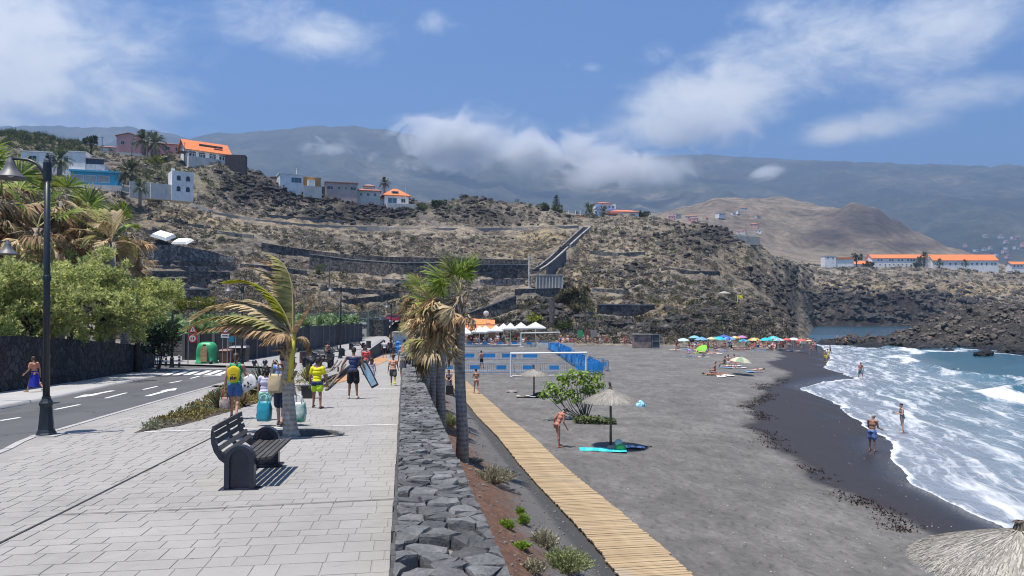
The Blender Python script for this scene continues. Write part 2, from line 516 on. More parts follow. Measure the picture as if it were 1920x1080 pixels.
def hill_material():
 m,nt,b=newmat('dry volcanic hillside')
 p=geo_pos(nt)
 n1=noise(nt,p,0.045,5,0.6)
 n2=noise(nt,p,0.28,6,0.65)
 n3=noise(nt,p,1.5,5,0.7)
 mixn=fmath(nt,'ADD',fmath(nt,'MULTIPLY',n1,.35),fmath(nt,'ADD',fmath(nt,'MULTIPLY',n2,.4),fmath(nt,'MULTIPLY',n3,.35)))
 base=ramp(nt,mixn,[(.40,(.016,.015,.014)),(.47,(.055,.049,.042)),(.53,(.13,.112,.092)),(.59,(.21,.18,.14)),(.67,(.35,.295,.215))])
 lav=ramp(nt,n3,[(.32,(.006,.006,.006)),(.55,(.022,.021,.021)),(.72,(.07,.062,.055))])
 f=fmath(nt,'MULTIPLY',attr(nt,'lava'),mrange(nt,n2,.30,.60,.55,1.25),clamp=True)
 c=mixc(nt,f,base,lav)
 s=fmath(nt,'MULTIPLY',attr(nt,'straw'),mrange(nt,n2,.40,.60),clamp=True)
 c=mixc(nt,s,c,ramp(nt,n3,[(.35,(.20,.15,.075)),(.65,(.40,.315,.165))]))
 g=fmath(nt,'MULTIPLY',attr(nt,'green'),mrange(nt,n2,.36,.56),clamp=True)
 c=mixc(nt,g,c,ramp(nt,n3,[(.35,(.035,.05,.016)),(.65,(.10,.125,.04))]))
 setin(nt,b,Base_Color=c,Roughness=.95)
 b.inputs['Specular IOR Level'].default_value=.15
 h=fmath(nt,'ADD',n3,fmath(nt,'MULTIPLY',noise(nt,p,5,4,.7),.4))
 nt.links.new(bump(nt,h,.9,.5),b.inputs['Normal'])
 return m
HILLM=hill_material()
hill=struct(grid_mesh('hillside',XX,YY,HZn,HILLM,{'lava':LAVA,'straw':STRAW,'green':GREEN}))
# the rocky spit at the right of the bay
SC={1480:[(140,zz(-2)),(260,zz(-2))],1560:[(140,zz(-2)),(156,zz(-.6)),(164,zz(.5)),(172,zz(.7)),(184,zz(-1)),(260,zz(-2))],1650:[(138,zz(-2)),(146,zz(-.2)),(154,zz(.6)),(166,zz(.9)),(180,zz(.6)),(194,zz(-1)),(260,zz(-2))],1705:[(132,zz(-2)),(140,zz(-.2)),(150,645),(164,634),(178,626),(196,628),(215,zz(-1)),(260,zz(-2))],1735:[(132,zz(-2)),(140,zz(-.2)),(148,648),(160,622),(178,606),(200,610),(225,zz(-1)),(270,zz(-2))],1780:[(132,zz(-2)),(139,zz(-.2)),(146,650),(160,615),(180,592),(200,586),(235,zz(-1)),(280,zz(-2))],1850:[(132,zz(-2)),(139,zz(-.2)),(146,650),(160,612),(180,587),(200,577),(225,578),(260,zz(-1)),(300,zz(-2))],1920:[(132,zz(-2)),(140,zz(-.2)),(148,647),(165,605),(185,586),(210,577),(240,578),(280,zz(-1)),(300,zz(-2))],2150:[(132,zz(-2)),(142,zz(-.2)),(150,645),(165,600),(190,585),(215,578),(240,580),(280,zz(-1)),(300,zz(-2))],2300:[(132,zz(-2)),(300,zz(-2))],}
SU=np.linspace(.375,.965,520)
SY=np.linspace(132,300,210)
SZ=column_field(SC,SY,SU)
sYY=np.repeat(SY[:,None],len(SU),1);sXX=sYY*SU[None,:]
up=sstep(-1.2,1.0,SZ)
SZn=SZ+up*(ridged(sXX/8,sYY/8,6,31,.62)*2.5+fbm(sXX/3,sYY/3,None,4,37,.65)*1.5-.5)
def rock_material():
 m,nt,b=newmat('weathered lava rock')
 p=geo_pos(nt)
 n2=noise(nt,p,.22,5,.6);n3=noise(nt,p,1.6,6,.7)
 z=nd(nt,'ShaderNodeSeparateXYZ',Vector=p).outputs[2]
 c=ramp(nt,fmath(nt,'ADD',fmath(nt,'MULTIPLY',n2,.5),fmath(nt,'MULTIPLY',n3,.5)),[(.38,(.009,.0085,.008)),(.48,(.034,.030,.027)),(.57,(.085,.073,.061)),(.67,(.17,.145,.115))])
 wet=mrange(nt,fmath(nt,'ADD',z,fmath(nt,'MULTIPLY',n2,1.5)),2.1,1.1)
 c=mixc(nt,wet,c,(.012,.011,.011))
 setin(nt,b,Base_Color=c,Roughness=mrange(nt,wet,0,1,.9,.45))
 nt.links.new(bump(nt,fmath(nt,'ADD',n3,noise(nt,p,6,4,.7)),1.0,.45),b.inputs['Normal'])
 return m
ROCKM=rock_material()
spit=struct(grid_mesh('lava_headland',sXX,sYY,SZn,ROCKM))
# the bare cone behind the bay
CC={1080:[(900,470),(1300,425),(1700,425),(2400,480)],1230:[(900,470),(1100,440),(1400,404),(1700,404),(2400,470)],1300:[(900,475),(1150,430),(1450,393),(1700,390),(2400,470)],1345:[(900,480),(1200,425),(1450,380),(1700,374),(2400,470)],1400:[(900,485),(1200,440),(1450,390),(1700,368),(2400,470)],1460:[(900,490),(1200,455),(1450,400),(1700,368),(2400,470)],1520:[(900,495),(1200,468),(1400,415),(1600,381),(1750,381),(2400,470)],1565:[(900,498),(1150,475),(1350,420),(1550,390),(2400,480)],1600:[(900,500),(1100,480),(1300,425),(1480,384),(2400,490)],1640:[(900,500),(1100,480),(1300,430),(1480,390),(2400,490)],1680:[(900,502),(1100,485),(1300,450),(1480,415),(2400,495)],1720:[(900,503),(1100,490),(1300,462),(1480,436),(2400,497)],1790:[(900,505),(1100,497),(1300,482),(1480,468),(2400,503)],1860:[(900,507),(1100,503),(1300,498),(1480,494),(2400,505)],1930:[(900,515),(2400,515)],}
CU=np.linspace(.085,.70,420);CY=np.linspace(900,2400,130)
CZf=column_field(CC,CY,CU)
cYY=np.repeat(CY[:,None],len(CU),1);cXX=cYY*CU[None,:]
gul=ridged(cXX/90,cYY/160,4,51)*7+fbm(cXX/30,cYY/30,None,4,57)*4
CZn=CZf+gul*sstep(950,1200,cYY)
cpx=960+F*CU[None,:]+0*cYY
cpy=rowof(cYY,CZf)
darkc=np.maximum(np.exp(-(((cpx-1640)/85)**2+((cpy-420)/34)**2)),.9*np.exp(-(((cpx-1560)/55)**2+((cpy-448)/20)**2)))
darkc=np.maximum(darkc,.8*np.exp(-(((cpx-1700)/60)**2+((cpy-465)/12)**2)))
def cone_material():
 m,nt,b=newmat('bare cinder slope')
 p=geo_pos(nt)
 n1=noise(nt,p,.006,5,.6);n2=noise(nt,p,.05,5,.65)
 f=fmath(nt,'ADD',fmath(nt,'MULTIPLY',n1,.5),fmath(nt,'MULTIPLY',n2,.5))
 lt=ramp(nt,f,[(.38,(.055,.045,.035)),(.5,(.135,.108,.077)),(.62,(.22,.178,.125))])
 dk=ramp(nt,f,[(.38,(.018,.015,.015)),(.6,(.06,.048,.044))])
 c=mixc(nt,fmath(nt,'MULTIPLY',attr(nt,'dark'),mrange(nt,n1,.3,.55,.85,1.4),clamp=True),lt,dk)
 setin(nt,b,Base_Color=c,Roughness=1.0)
 nt.links.new(bump(nt,n2,.8,8),b.inputs['Normal'])
 return m
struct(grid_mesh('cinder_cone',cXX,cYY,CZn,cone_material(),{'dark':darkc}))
# the wooded ridge far inland
sil=[(-900,300),(-300,250),(60,236),(180,240),(240,238),(300,247),(352,260),(400,247),(450,251),(520,243),(580,238),(650,235),(710,240),(800,258),(900,282),(1000,292),(1100,296),(1330,291),(1450,298),(1600,303),(1750,309),(1920,316),(2100,330),(2500,380),(3000,440)]
MU=np.linspace(-1.35,1.5,620);MYr=np.linspace(2600,9500,120)
ridgeY=6400+500*np.sin(MU*5)
spx=960+F*MU
rz_=np.interp(spx,[s[0]for s in sil],[s[1]for s in sil])+fbm(spx/22,spx*0,None,3,71)*2.2
mYY=np.repeat(MYr[:,None],len(MU),1);mXX=mYY*MU[None,:]
top=zfrom(rz_,ridgeY)
foot=zfrom(np.interp(spx,[-900,1400,1700,1920,3000],[505,505,500,505,560]),2600.0)
t=np.clip((mYY-2600)/(ridgeY[None,:]-2600),0,1.6)
prof=np.where(t<1,t**1.25,1-(t-1)*.8)
MZ=foot[None,:]+(top-foot)[None,:]*prof
val=ridged(mXX/900,mYY/2600,5,81,.55)
MZn=MZ+(val*115+fbm(mXX/260,mYY/260,None,4,85,.6)*50)*sstep(0,.25,t)*(1-sstep(.86,1.0,t)*.85)
def mount_material():
 m,nt,b=newmat('wooded mountain')
 p=geo_pos(nt)
 n1=noise(nt,p,.0016,6,.6);n2=noise(nt,p,.012,6,.7)
 f=fmath(nt,'ADD',fmath(nt,'MULTIPLY',n1,.55),fmath(nt,'MULTIPLY',n2,.45))
 c=ramp(nt,f,[(.38,(.004,.007,.004)),(.48,(.018,.025,.012)),(.57,(.052,.054,.032)),(.66,(.14,.115,.078))])
 setin(nt,b,Base_Color=c,Roughness=1.0)
 nt.links.new(bump(nt,n2,.7,30),b.inputs['Normal'])
 return m
struct(grid_mesh('mountain_ridge',mXX,mYY,MZn,mount_material()))
# lowland between the near hills and the mountain
def plain_material():
 m,nt,b=newmat('settled lowland')
 p=geo_pos(nt)
 n=noise(nt,p,.01,6,.7)
 setin(nt,b,Base_Color=ramp(nt,n,[(.35,(.05,.055,.03)),(.5,(.13,.115,.075)),(.65,(.26,.22,.16))]),Roughness=1.0)
 return m
LU=np.linspace(-1.2,1.4,200);LY=np.linspace(330,3400,60)
lYY=np.repeat(LY[:,None],len(LU),1);lXX=lYY*LU[None,:]
lpx=960+F*LU[None,:]+0*lYY
LZ=np.where(lYY>0,zfrom(np.interp(lpx,[-900,400,1000,1450,1700,1920,3000],[470,470,500,512,505,500,560]),np.maximum(lYY,860))*np.minimum(1,lYY/860),0)
LZ=LZ-6-30*(1-sstep(500,900,lYY))+fbm(lXX/200,lYY/200,None,3,91)*8*sstep(900,1300,lYY)
struct(grid_mesh('lowland',lXX,lYY,LZ,plain_material()))
# ------------------------------------------------------------------ beach and sea
shore_px=[(2300,1500),(2030,1120),(1895,995),(1830,965),(1770,935),(1712,908),(1690,880),(1660,845),(1672,828),(1612,796),(1560,752),(1500,730),(1545,716),(1600,708),(1545,690),(1556,672),(1548,660),(1540,650)]
def shore_pt(px,py):
 return onplane(px,py,0.10)
SH=[shore_pt(*p)for p in shore_px]
SH=[Vector((13.4,-40,.1))]+[p for p in SH if p.y>8]+[Vector((70,175,.1)),Vector((82,215,.1))]
SHa=np.array([(p.x,p.y)for p in SH])
def shore_dist(X,Y):
 """Signed distance to the waterline: negative on land, positive at sea; and distance run along it."""
 best=np.full(X.shape,1e9);along=np.zeros(X.shape);sgn=np.ones(X.shape)
 acc=0.0
 for(ax,ay),(bx,by)in zip(SHa[:-1],SHa[1:]):
  dx,dy=bx-ax,by-ay
  L2=dx*dx+dy*dy;L=math.sqrt(L2)
  t=np.clip(((X-ax)*dx+(Y-ay)*dy)/L2,0,1)
  ex=X-(ax+t*dx);ey=Y-(ay+t*dy)
  d=np.hypot(ex,ey)
  cr=dx*(Y-ay)-dy*(X-ax)
  m=d<best
  best=np.where(m,d,best);along=np.where(m,acc+t*L,along);sgn=np.where(m,np.where(cr<0,1.0,-1.0),sgn)
  acc+=L
 return best*sgn,along
def inside_sea(X,Y):
 xs=np.interp(Y,SHa[:,1],SHa[:,0])
 return X>xs
wet_px=[(1990,1150),(1760,1012),(1680,960),(1570,912),(1490,868),(1440,828),(1408,775),(1440,745),(1425,724),(1480,700),(1440,688),(1470,668),(1440,652)]
WT=[onplane(*p,.75)for p in wet_px]
WTa=np.array([(p.x,p.y)for p in WT])
o_=np.argsort(WTa[:,1]);WTa=WTa[o_]
BU=np.concatenate([np.linspace(-.42,.0,70,endpoint=False),np.linspace(.0,.75,330),np.linspace(.76,2.2,30)])
BY=np.geomspace(4,178,230)
bYY=np.repeat(BY[:,None],len(BU),1);bXX=bYY*BU[None,:]
bd,_=shore_dist(bXX,bYY)
land_d=np.where(inside_sea(bXX,bYY),-np.abs(bd),np.abs(bd))
wx=np.interp(bYY,WTa[:,1],WTa[:,0])+fbm(bXX/3,bYY/3,None,3,5)*1.1
wetm=sstep(-.55,.35,bXX-wx)
weed=np.exp(-((bXX-wx)/.55)**2)*sstep(-.25,.35,fbm(bXX/1.6,bYY/1.6,None,3,8))*(bYY<90)
BZ=np.where(land_d>0,.10+1.48*(1-np.exp(-land_d/7.0)),.10+land_d*.09)
BZ=BZ+sstep(2,9,land_d)*(fbm(bXX/2.2,bYY/2.2,None,4,15)*.045+fbm(bXX/9,bYY/9,None,2,16)*.05)
def bz(x,y):
 d=float(shore_dist(np.array([x]),np.array([y]))[0][0])
 s=bool(inside_sea(np.array([x]),np.array([y]))[0])
 d=-abs(d)if s else abs(d)
 return .10+1.48*(1-math.exp(-d/7.0))if d>0 else .10+d*.09
def onbeach(px,py):
 d=ray(px,py)
 lo,hi=4.0,175.0
 for _ in range(40):
  m=(lo+hi)/2
  p=Vector((0,0,CZ))+d*(m/d.y)
  if p.z>bz(p.x,p.y):lo=m
  else:hi=m
 return Vector((0,0,CZ))+d*(lo/d.y)
def sand_material():
 m,nt,b=newmat('black volcanic sand')
 p=geo_pos(nt)
 n1=noise(nt,p,.35,4,.6);n2=noise(nt,p,5.0,6,.7);n3=noise(nt,p,45,3,.7)
 n4=noise(nt,vmath(nt,'MULTIPLY',p,(1.0,.55,1)),1.6,4,.6)
 f=fmath(nt,'ADD',fmath(nt,'MULTIPLY',n1,.28),fmath(nt,'ADD',fmath(nt,'MULTIPLY',n4,.24),fmath(nt,'ADD',fmath(nt,'MULTIPLY',n2,.24),fmath(nt,'MULTIPLY',n3,.24))))
 dry=ramp(nt,f,[(.34,(.060,.057,.054)),(.5,(.130,.123,.114)),(.64,(.232,.220,.204))])
 w=attr(nt,'wet')
 c=mixc(nt,w,dry,ramp(nt,n2,[(.3,(.017,.0145,.0135)),(.7,(.030,.0255,.024))]))
 wd=fmath(nt,'MULTIPLY',attr(nt,'weed'),mrange(nt,n2,.44,.54),clamp=True)
 c=mixc(nt,fmath(nt,'MULTIPLY',wd,.9),c,(.022,.011,.008))
 film=attr(nt,'film')
 setin(nt,b,Base_Color=c,Roughness=mrange(nt,film,0,1,mrange(nt,w,0,1,.95,.62),.12))
 b.inputs['Specular IOR Level'].default_value=.4
 ft=nd(nt,'ShaderNodeTexVoronoi',{'voronoi_dimensions':'2D'},Vector=vmath(nt,'ADD',p,vmath(nt,'MULTIPLY',nd(nt,'ShaderNodeTexNoise',Vector=p,Scale=2.0).outputs['Color'],(.5,.5,0))),Scale=2.1).outputs[0]
 h=fmath(nt,'ADD',fmath(nt,'MULTIPLY',n2,1.0),fmath(nt,'ADD',fmath(nt,'MULTIPLY',n3,.3),mrange(nt,ft,.05,.34,0,.8)))
 bn=nd(nt,'ShaderNodeBump',Strength=mrange(nt,w,0,1,.85,.12),Distance=.10,Height=h).outputs[0]
 nt.links.new(bn,b.inputs['Normal'])
 return m
film=np.exp(-np.maximum(land_d,0)/1.3)*sstep(-.2,.3,fbm(bXX/6,bYY/6,None,2,44)+.12)
beach=struct(grid_mesh('beach',bXX,bYY,BZ,sand_material(),{'wet':wetm,'weed':weed,'film':np.clip(film*1.3,0,1)}))
# sea: fine near the beach, running out past the horizon
WU=np.concatenate([np.linspace(R(4),R(44),420,endpoint=False),np.linspace(R(44),R(170),50)])
WR=np.concatenate([np.geomspace(9,260,330,endpoint=False),np.geomspace(260,30000,70)])
A_,R_=np.meshgrid(WU,WR)
wX=R_*np.sin(A_);wY=R_*np.cos(A_)
sd,al=shore_dist(wX,wY)
sea_d=np.where(inside_sea(wX,wY)|(wY>176),np.abs(sd),-np.abs(sd))
nearf=np.exp(-np.maximum(sea_d,0)/60)*(R_<420)
warp_=fbm(wX/9,wY/9,None,3,61)*3.0+fbm(wX/30,wY/30,None,2,62)*5
sw=sea_d+warp_
crest=lambda c,w:np.exp(-((sw-c)/w)**2)
tall=.10*crest(4,1.2)+.55*crest(14.2,1.5)*sstep(-.35,.2,fbm(al/20,sea_d*0,None,2,63)+.1)+.35*crest(27,2.6)+.25*crest(44,4)
WZ=np.where(R_<420,(fbm(wX/3.2,wY/2.2,None,4,64)*.10+fbm(wX/9,wY/6,None,2,66)*.12)*sstep(1,14,sea_d)+tall,0)+.02*sstep(-1,1,sea_d)
WZ=np.where(sea_d<3,.10*(1-sstep(0,3,sea_d))+WZ*sstep(0,3,sea_d),WZ)
swash=.055*fbm(wX/2.6,wY/3.4,None,3,69)+.035*fbm(wX/.8,wY/1.0,None,2,70)
WZ=np.where(sea_d<0,.10+sea_d*.05+swash,WZ+swash*(1-sstep(0,4,sea_d)))
bed_=np.where(sea_d<0,.10+1.48*(1-np.exp(np.minimum(sea_d,0)/7.0)),.10-sea_d*.09)
thick_=WZ-bed_
fo=.53*(1-sstep(8,18,sw))+.10*np.exp(-np.maximum(sw-12,0)/14)
fo=np.maximum(fo,1.25*crest(13.6,2.0)*sstep(-.4,.15,fbm(al/16,sea_d*0,None,2,63)+.12))
fo=np.maximum(fo,1.0*crest(5.0,.7)*sstep(-.3,.2,fbm(al/9,sea_d*0,None,2,65)))
fo=np.maximum(fo,.95*crest(9.2,.6)*sstep(-.2,.2,fbm(al/11,sea_d*0,None,2,67)))
fo=np.maximum(fo,.85*crest(27,1.1)*sstep(.05,.3,fbm(al/14,sea_d*0,None,2,68)))
fo=np.maximum(fo,1.5*np.exp(-(np.maximum(thick_,0)/.035)**2)*(sea_d<4))
fo=np.where(wY>178,0,fo)
# surf against the rocks
def spit_h(X,Y):
 u=X/np.maximum(Y,1e-3)
 i=np.clip(np.searchsorted(SU,u),0,len(SU)-1);j=np.clip(np.searchsorted(SY,Y),0,len(SY)-1)
 z=SZ[j,i]
 return np.where((u<SU[0])|(u>SU[-1])|(Y<SY[0])|(Y>SY[-1]),-5,z)
rk=sstep(-2.2,-.6,spit_h(wX,wY))*(1-sstep(-.1,.5,spit_h(wX,wY)))
fo=np.maximum(fo,rk*(.75+.5*fbm(wX/5,wY/5,None,2,90)))
fo=np.maximum(fo,.9*np.exp(-((wY-421-fbm(wX/15,wY/15,None,2,93)*6)/4)**2))
fo=np.clip(fo,0,1.4)
def sea_material():
 m,nt,b=newmat('sea water')
 p=geo_pos(nt)
 dd=attr(nt,'dist')
 foam=attr(nt,'foam')
 rp_=nd(nt,'ShaderNodeMapping',Vector=p,Rotation=(0,0,R(17))).outputs[0]
 wq=nd(nt,'ShaderNodeTexNoise',Vector=vmath(nt,'MULTIPLY',rp_,(.5,.16,1)),Scale=1.0,Detail=3.0).outputs['Color']
 q=vmath(nt,'ADD',vmath(nt,'MULTIPLY',rp_,(1.0,.11,1)),vmath(nt,'MULTIPLY',vmath(nt,'SUBTRACT',wq,(.5,.5,.5)),(2.2,.6,0)))
 st=noise(nt,q,.95,7,.66)
 st2=noise(nt,q,3.1,5,.65)
 q2=vmath(nt,'ADD',vmath(nt,'MULTIPLY',rp_,(1,.45,1)),vmath(nt,'MULTIPLY',vmath(nt,'SUBTRACT',wq,(.5,.5,.5)),(3,2,0)))
 lace=nd(nt,'ShaderNodeTexVoronoi',{'feature':'DISTANCE_TO_EDGE','voronoi_dimensions':'2D'},Vector=q2,Scale=1.25).outputs[0]
 l=mrange(nt,lace,.20,.0)
 f=fmath(nt,'ADD',foam,fmath(nt,'MULTIPLY',fmath(nt,'SUBTRACT',st,.5),2.3))
 f=fmath(nt,'ADD',f,fmath(nt,'MULTIPLY',fmath(nt,'SUBTRACT',st2,.5),1.1))
 f=fmath(nt,'ADD',f,fmath(nt,'MULTIPLY',fmath(nt,'SUBTRACT',l,.35),.14))
 cover=mrange(nt,f,.42,1.22)
 cover=fmath(nt,'MULTIPLY',cover,mrange(nt,foam,.03,.3))
 deepc=ramp(nt,noise(nt,p,.03,4,.6),[(.35,(.008,.038,.068)),(.65,(.016,.066,.098))])
 wc=mixc(nt,mrange(nt,dd,40,14),deepc,(.024,.092,.125))
 wc=mixc(nt,mrange(nt,dd,17,8),wc,(.135,.19,.225))
 wc=mixc(nt,mrange(nt,dd,7,1.5),wc,(.195,.225,.265))
 c=mixc(nt,cover,wc,(.50,.515,.53))
 setin(nt,b,Base_Color=c,Roughness=mrange(nt,cover,0,1,.16,.75))
 b.inputs['IOR'].default_value=1.33
 rip=fmath(nt,'ADD',noise(nt,vmath(nt,'MULTIPLY',p,(1,.6,1)),1.3,5,.65),fmath(nt,'MULTIPLY',cover,.35))
 nt.links.new(bump(nt,rip,.55,.35),b.inputs['Normal'])
 return m
struct(grid_mesh('sea',wX,wY,WZ,sea_material(),{'foam':fo,'dist':np.where(wY>178,60,np.maximum(sea_d,0)),'along':al}))
# ------------------------------------------------------------------ paved ground
def rows_mesh(name,rows,material,attrs=None,smooth=False):
 X=np.array([[p[0]for p in r]for r in rows]);Y=np.array([[p[1]for p in r]for r in rows]);Z=np.array([[p[2]for p in r]for r in rows])
 return grid_mesh(name,X,Y,Z,material,attrs,smooth)
def concrete_material(name,col,joint=False):
 m,nt,b=newmat(name)
 p=geo_pos(nt)
 n1=noise(nt,p,.5,4,.6);n2=noise(nt,p,3.5,6,.7);n3=noise(nt,p,60,3,.6)
 f=fmath(nt,'ADD',fmath(nt,'MULTIPLY',n1,.45),fmath(nt,'ADD',fmath(nt,'MULTIPLY',n2,.4),fmath(nt,'MULTIPLY',n3,.15)))
 c=ramp(nt,f,[(.3,tuple(x*.74 for x in col)),(.5,col),(.7,tuple(x*1.16 for x in col))])
 st=noise(nt,p,1.4,6,.75)
 c=mixc(nt,mrange(nt,st,.58,.74,0,.45),c,tuple(x*.62 for x in col))
 c=mixc(nt,mrange(nt,noise(nt,p,.22,5,.7),.5,.68,0,.35),c,tuple(x*.74 for x in col))
 c=mixc(nt,mrange(nt,noise(nt,p,9,2,.5),.70,.76,0,.5),c,tuple(x*.45 for x in col))
 r=mrange(nt,obj_rand(nt),0,1,.95,1.045,False)
 c=mixc(nt,1.0,c,nd(nt,'ShaderNodeCombineColor',Red=r,Green=r,Blue=r).outputs[0],'MULTIPLY')
 setin(nt,b,Base_Color=c,Roughness=.85)
 nt.links.new(bump(nt,fmath(nt,'ADD',n2,fmath(nt,'MULTIPLY',n3,.5)),.35,.02),b.inputs['Normal'])
 return m
PAVE=concrete_material('stamped grey concrete',(.268,.256,.238))
PAVE_D=concrete_material('grout in the paving joints',(.25,.238,.219))
WALK=concrete_material('pale upper walk concrete',(.265,.257,.245))
KERB=concrete_material('kerb concrete',(.33,.322,.308))
def asphalt_material():
 m,nt,b=newmat('asphalt')
 p=geo_pos(nt)
 n1=noise(nt,vmath(nt,'MULTIPLY',p,(1,.25,1)),.6,4,.6);n2=noise(nt,p,30,3,.7)
 c=ramp(nt,fmath(nt,'ADD',fmath(nt,'MULTIPLY',n1,.6),fmath(nt,'MULTIPLY',n2,.4)),[(.33,(.055,.055,.058)),(.66,(.098,.097,.098))])
 c=mixc(nt,mrange(nt,noise(nt,vmath(nt,'MULTIPLY',p,(1,.4,1)),.5,5,.7),.56,.66,0,.45),c,(.040,.040,.042))
 ck=nd(nt,'ShaderNodeTexVoronoi',{'feature':'DISTANCE_TO_EDGE','voronoi_dimensions':'2D'},Vector=vmath(nt,'ADD',p,vmath(nt,'MULTIPLY',nd(nt,'ShaderNodeTexNoise',Vector=p,Scale=1.2).outputs['Color'],(1.4,1.4,0))),Scale=.22).outputs[0]
 c=mixc(nt,mrange(nt,ck,.012,.004,0,.6),c,(.02,.02,.02))
 setin(nt,b,Base_Color=c,Roughness=.82)
 nt.links.new(bump(nt,n2,.4,.01),b.inputs['Normal'])
 return m
ASPH=asphalt_material()
PAINT=mat('road paint',(.72,.72,.70),.6,.12,6)
kerb_px=[(0,846),(32,829),(62,817),(105,806),(212,775),(300,750),(410,720)]
KP=[prom(*p)for p in kerb_px]
KY=[-20,5]+[p.y for p in KP]+[40,46,60,120]
KX=[KP[0].x+(KP[0].y+20)*.27,KP[0].x+(KP[0].y-5)*.27]+[p.x for p in KP]+[-13.9,-13.6,-13.0,-19.0]
def kerb_x(Y):return float(np.interp(Y,KY,KX))
def wall_x(Y):return WALLX0+WALLK*Y
# right-hand edge of the upper walk = foot of the low dividing wall
DV_px=[(590,722),(625,710),(645,697),(690,674),(716,662)]
DV=[prom(*p)for p in DV_px]
DVY=[p.y for p in DV];DVX=[p.x for p in DV]
def div_x(Y):return float(np.interp(Y,DVY,DVX))
lo_end=84.0
def lower_left(Y):
 return kerb_x(Y)if Y<DVY[0]-1.2 else(kerb_x(Y)+(div_x(Y)-kerb_x(Y))*min(1,(Y-DVY[0]+1.2)/1.2))
rows=[]
for Y in np.concatenate([np.linspace(-20,4,8),np.linspace(4.5,lo_end,110)]):
 a,c=lower_left(Y),wall_x(Y)+.02
 rows.append([(a+(c-a)*t,Y,zp(Y))for t in np.linspace(0,1,10)])
promenade=struct(rows_mesh('promenade',rows,PAVE_D))
# ramp from the lower walk down to the sand
rows=[]
for Y in np.linspace(lo_end,112,14):
 a,c=div_x(lo_end)-(Y-lo_end)*.15,wall_x(lo_end)+.02-(Y-lo_end)*.12
 rows.append([(a+(c-a)*t,Y,max(1.50,zp(Y)))for t in np.linspace(0,1,4)])
struct(rows_mesh('beach_ramp',rows,WALK))
def slab_mesh(x0,x1,y0,y1):
 g=.0028
 mb=MB()
 w,d,h=x1-x0-2*g,y1-y0-2*g,.006
 t=.006
 vs=[(-w/2,-d/2,-.01),(w/2,-d/2,-.01),(w/2,d/2,-.01),(-w/2,d/2,-.01),(-w/2+t,-d/2+t,h),(w/2-t,-d/2+t,h),(w/2-t,d/2-t,h),(-w/2+t,d/2-t,h)]
 mb.add(vs,[(4,5,6,7),(0,1,5,4),(1,2,6,5),(2,3,7,6),(3,0,4,7)])
 return mb
 # ashlar courses of slabs in the wall's frame
slabs=[]
s=4.0
ci=0
while s<60:
 dep=(.30,.38,.30,.24,.38)[ci%5]
 ci+=1
 r=-.012-rng.random()*.4
 if r<-.02:slabs.append((r,-.012,s,s+dep))
 while r>-16:
  w=rng.choice((.24,.3,.3,.38,.45,.55))
  slabs.append((r-w,r,s,s+dep))
  r-=w
 s+=dep
def in_bed(x,y):
 return pt_in((x,y),BED1)or pt_in((x,y),PIT)
def pt_in(p,poly):
 ins=False
 n=len(poly)
 for i in range(n):
  x1,y1=poly[i][0],poly[i][1];x2,y2=poly[(i+1)%n][0],poly[(i+1)%n][1]
  if(y1>p[1])!=(y2>p[1])and p[0]<(x2-x1)*(p[1]-y1)/(y2-y1)+x1:ins=not ins
 return ins
BED1=[prom(*p)for p in[(250,813),(300,789),(380,752),(425,722),(470,712),(512,722),(505,742),(480,757),(400,781),(345,797)]]
BED2=[prom(*p)for p in[(560,735),(552,706),(575,694),(625,692),(640,702),(612,726)]]
pitc=prom(566,815)
PIT=[(pitc.x+.82*math.cos(a),pitc.y+.55*math.sin(a))for a in np.linspace(0,2*math.pi,20,endpoint=False)]
far_mb=MB()
cand=[]
for r0,r1,s0,s1 in slabs:
 c=loc((r0+r1)/2,(s0+s1)/2)
 if c.x<lower_left(c.y)+.55 or c.x>wall_x(c.y):continue
 if in_bed(c.x,c.y)or pt_in((c.x,c.y),BED2):continue
 corners_bad=any(pt_in((loc(rr,ss).x,loc(rr,ss).y),PIT)for rr in(r0,r1)for ss in(s0,s1))
 if corners_bad:continue
 inview=abs(c.x)<c.y*.76 and c.y>5.2
 cand.append((0 if inview else 1,c.y,c,r0,r1,s0,s1))
cand.sort(key=lambda q:(q[0],q[1]))
ZR=math.atan2(TX.y,TX.x)-math.pi/2
slope=math.atan(-.0295)
SB=Matrix.Rotation(ZR,4,'Z')@Matrix.Rotation(slope,4,'X')
cache={}
for k,(v,y,c,r0,r1,s0,s1)in enumerate(cand):
 M=Matrix.Translation((c.x,c.y,zp(c.y)+rng.uniform(-.001,.001)))@SB
 mb=slab_mesh(r0,r1,s0,s1)
 if k<300:
  key=(round(r1-r0,3),round(s1-s0,3))
  if key not in cache:cache[key]=mb.mesh('paving_slab',PAVE)
  put('paving_slab',cache[key],promenade,M)
 else:
  mb.xf(M);far_mb.add(mb.v,mb.f)
o=far_mb.build('paving_slabs',PAVE,promenade);o['kind']='stuff'
def strip(mb,pts,w,zf,off,n=6,mi=0):
 """Thin flat strip draped along a line of photo points on the paving."""
 for a,b in zip(pts[:-1],pts[1:]):
  for k in range(n):
   p=a.lerp(b,k/n);q=a.lerp(b,(k+1)/n)
   t=(q-p);t.z=0;t.normalize()
   nn=Vector((t.y,-t.x,0))*w/2
   z0,z1=zf(p.y)+off,zf(q.y)+off
   mb.quad((p.x-nn.x,p.y-nn.y,z0),(p.x+nn.x,p.y+nn.y,z0),(q.x+nn.x,q.y+nn.y,z1),(q.x-nn.x,q.y-nn.y,z1),mi)
RUB=mat('dark joint filler',(.035,.034,.033),.9)
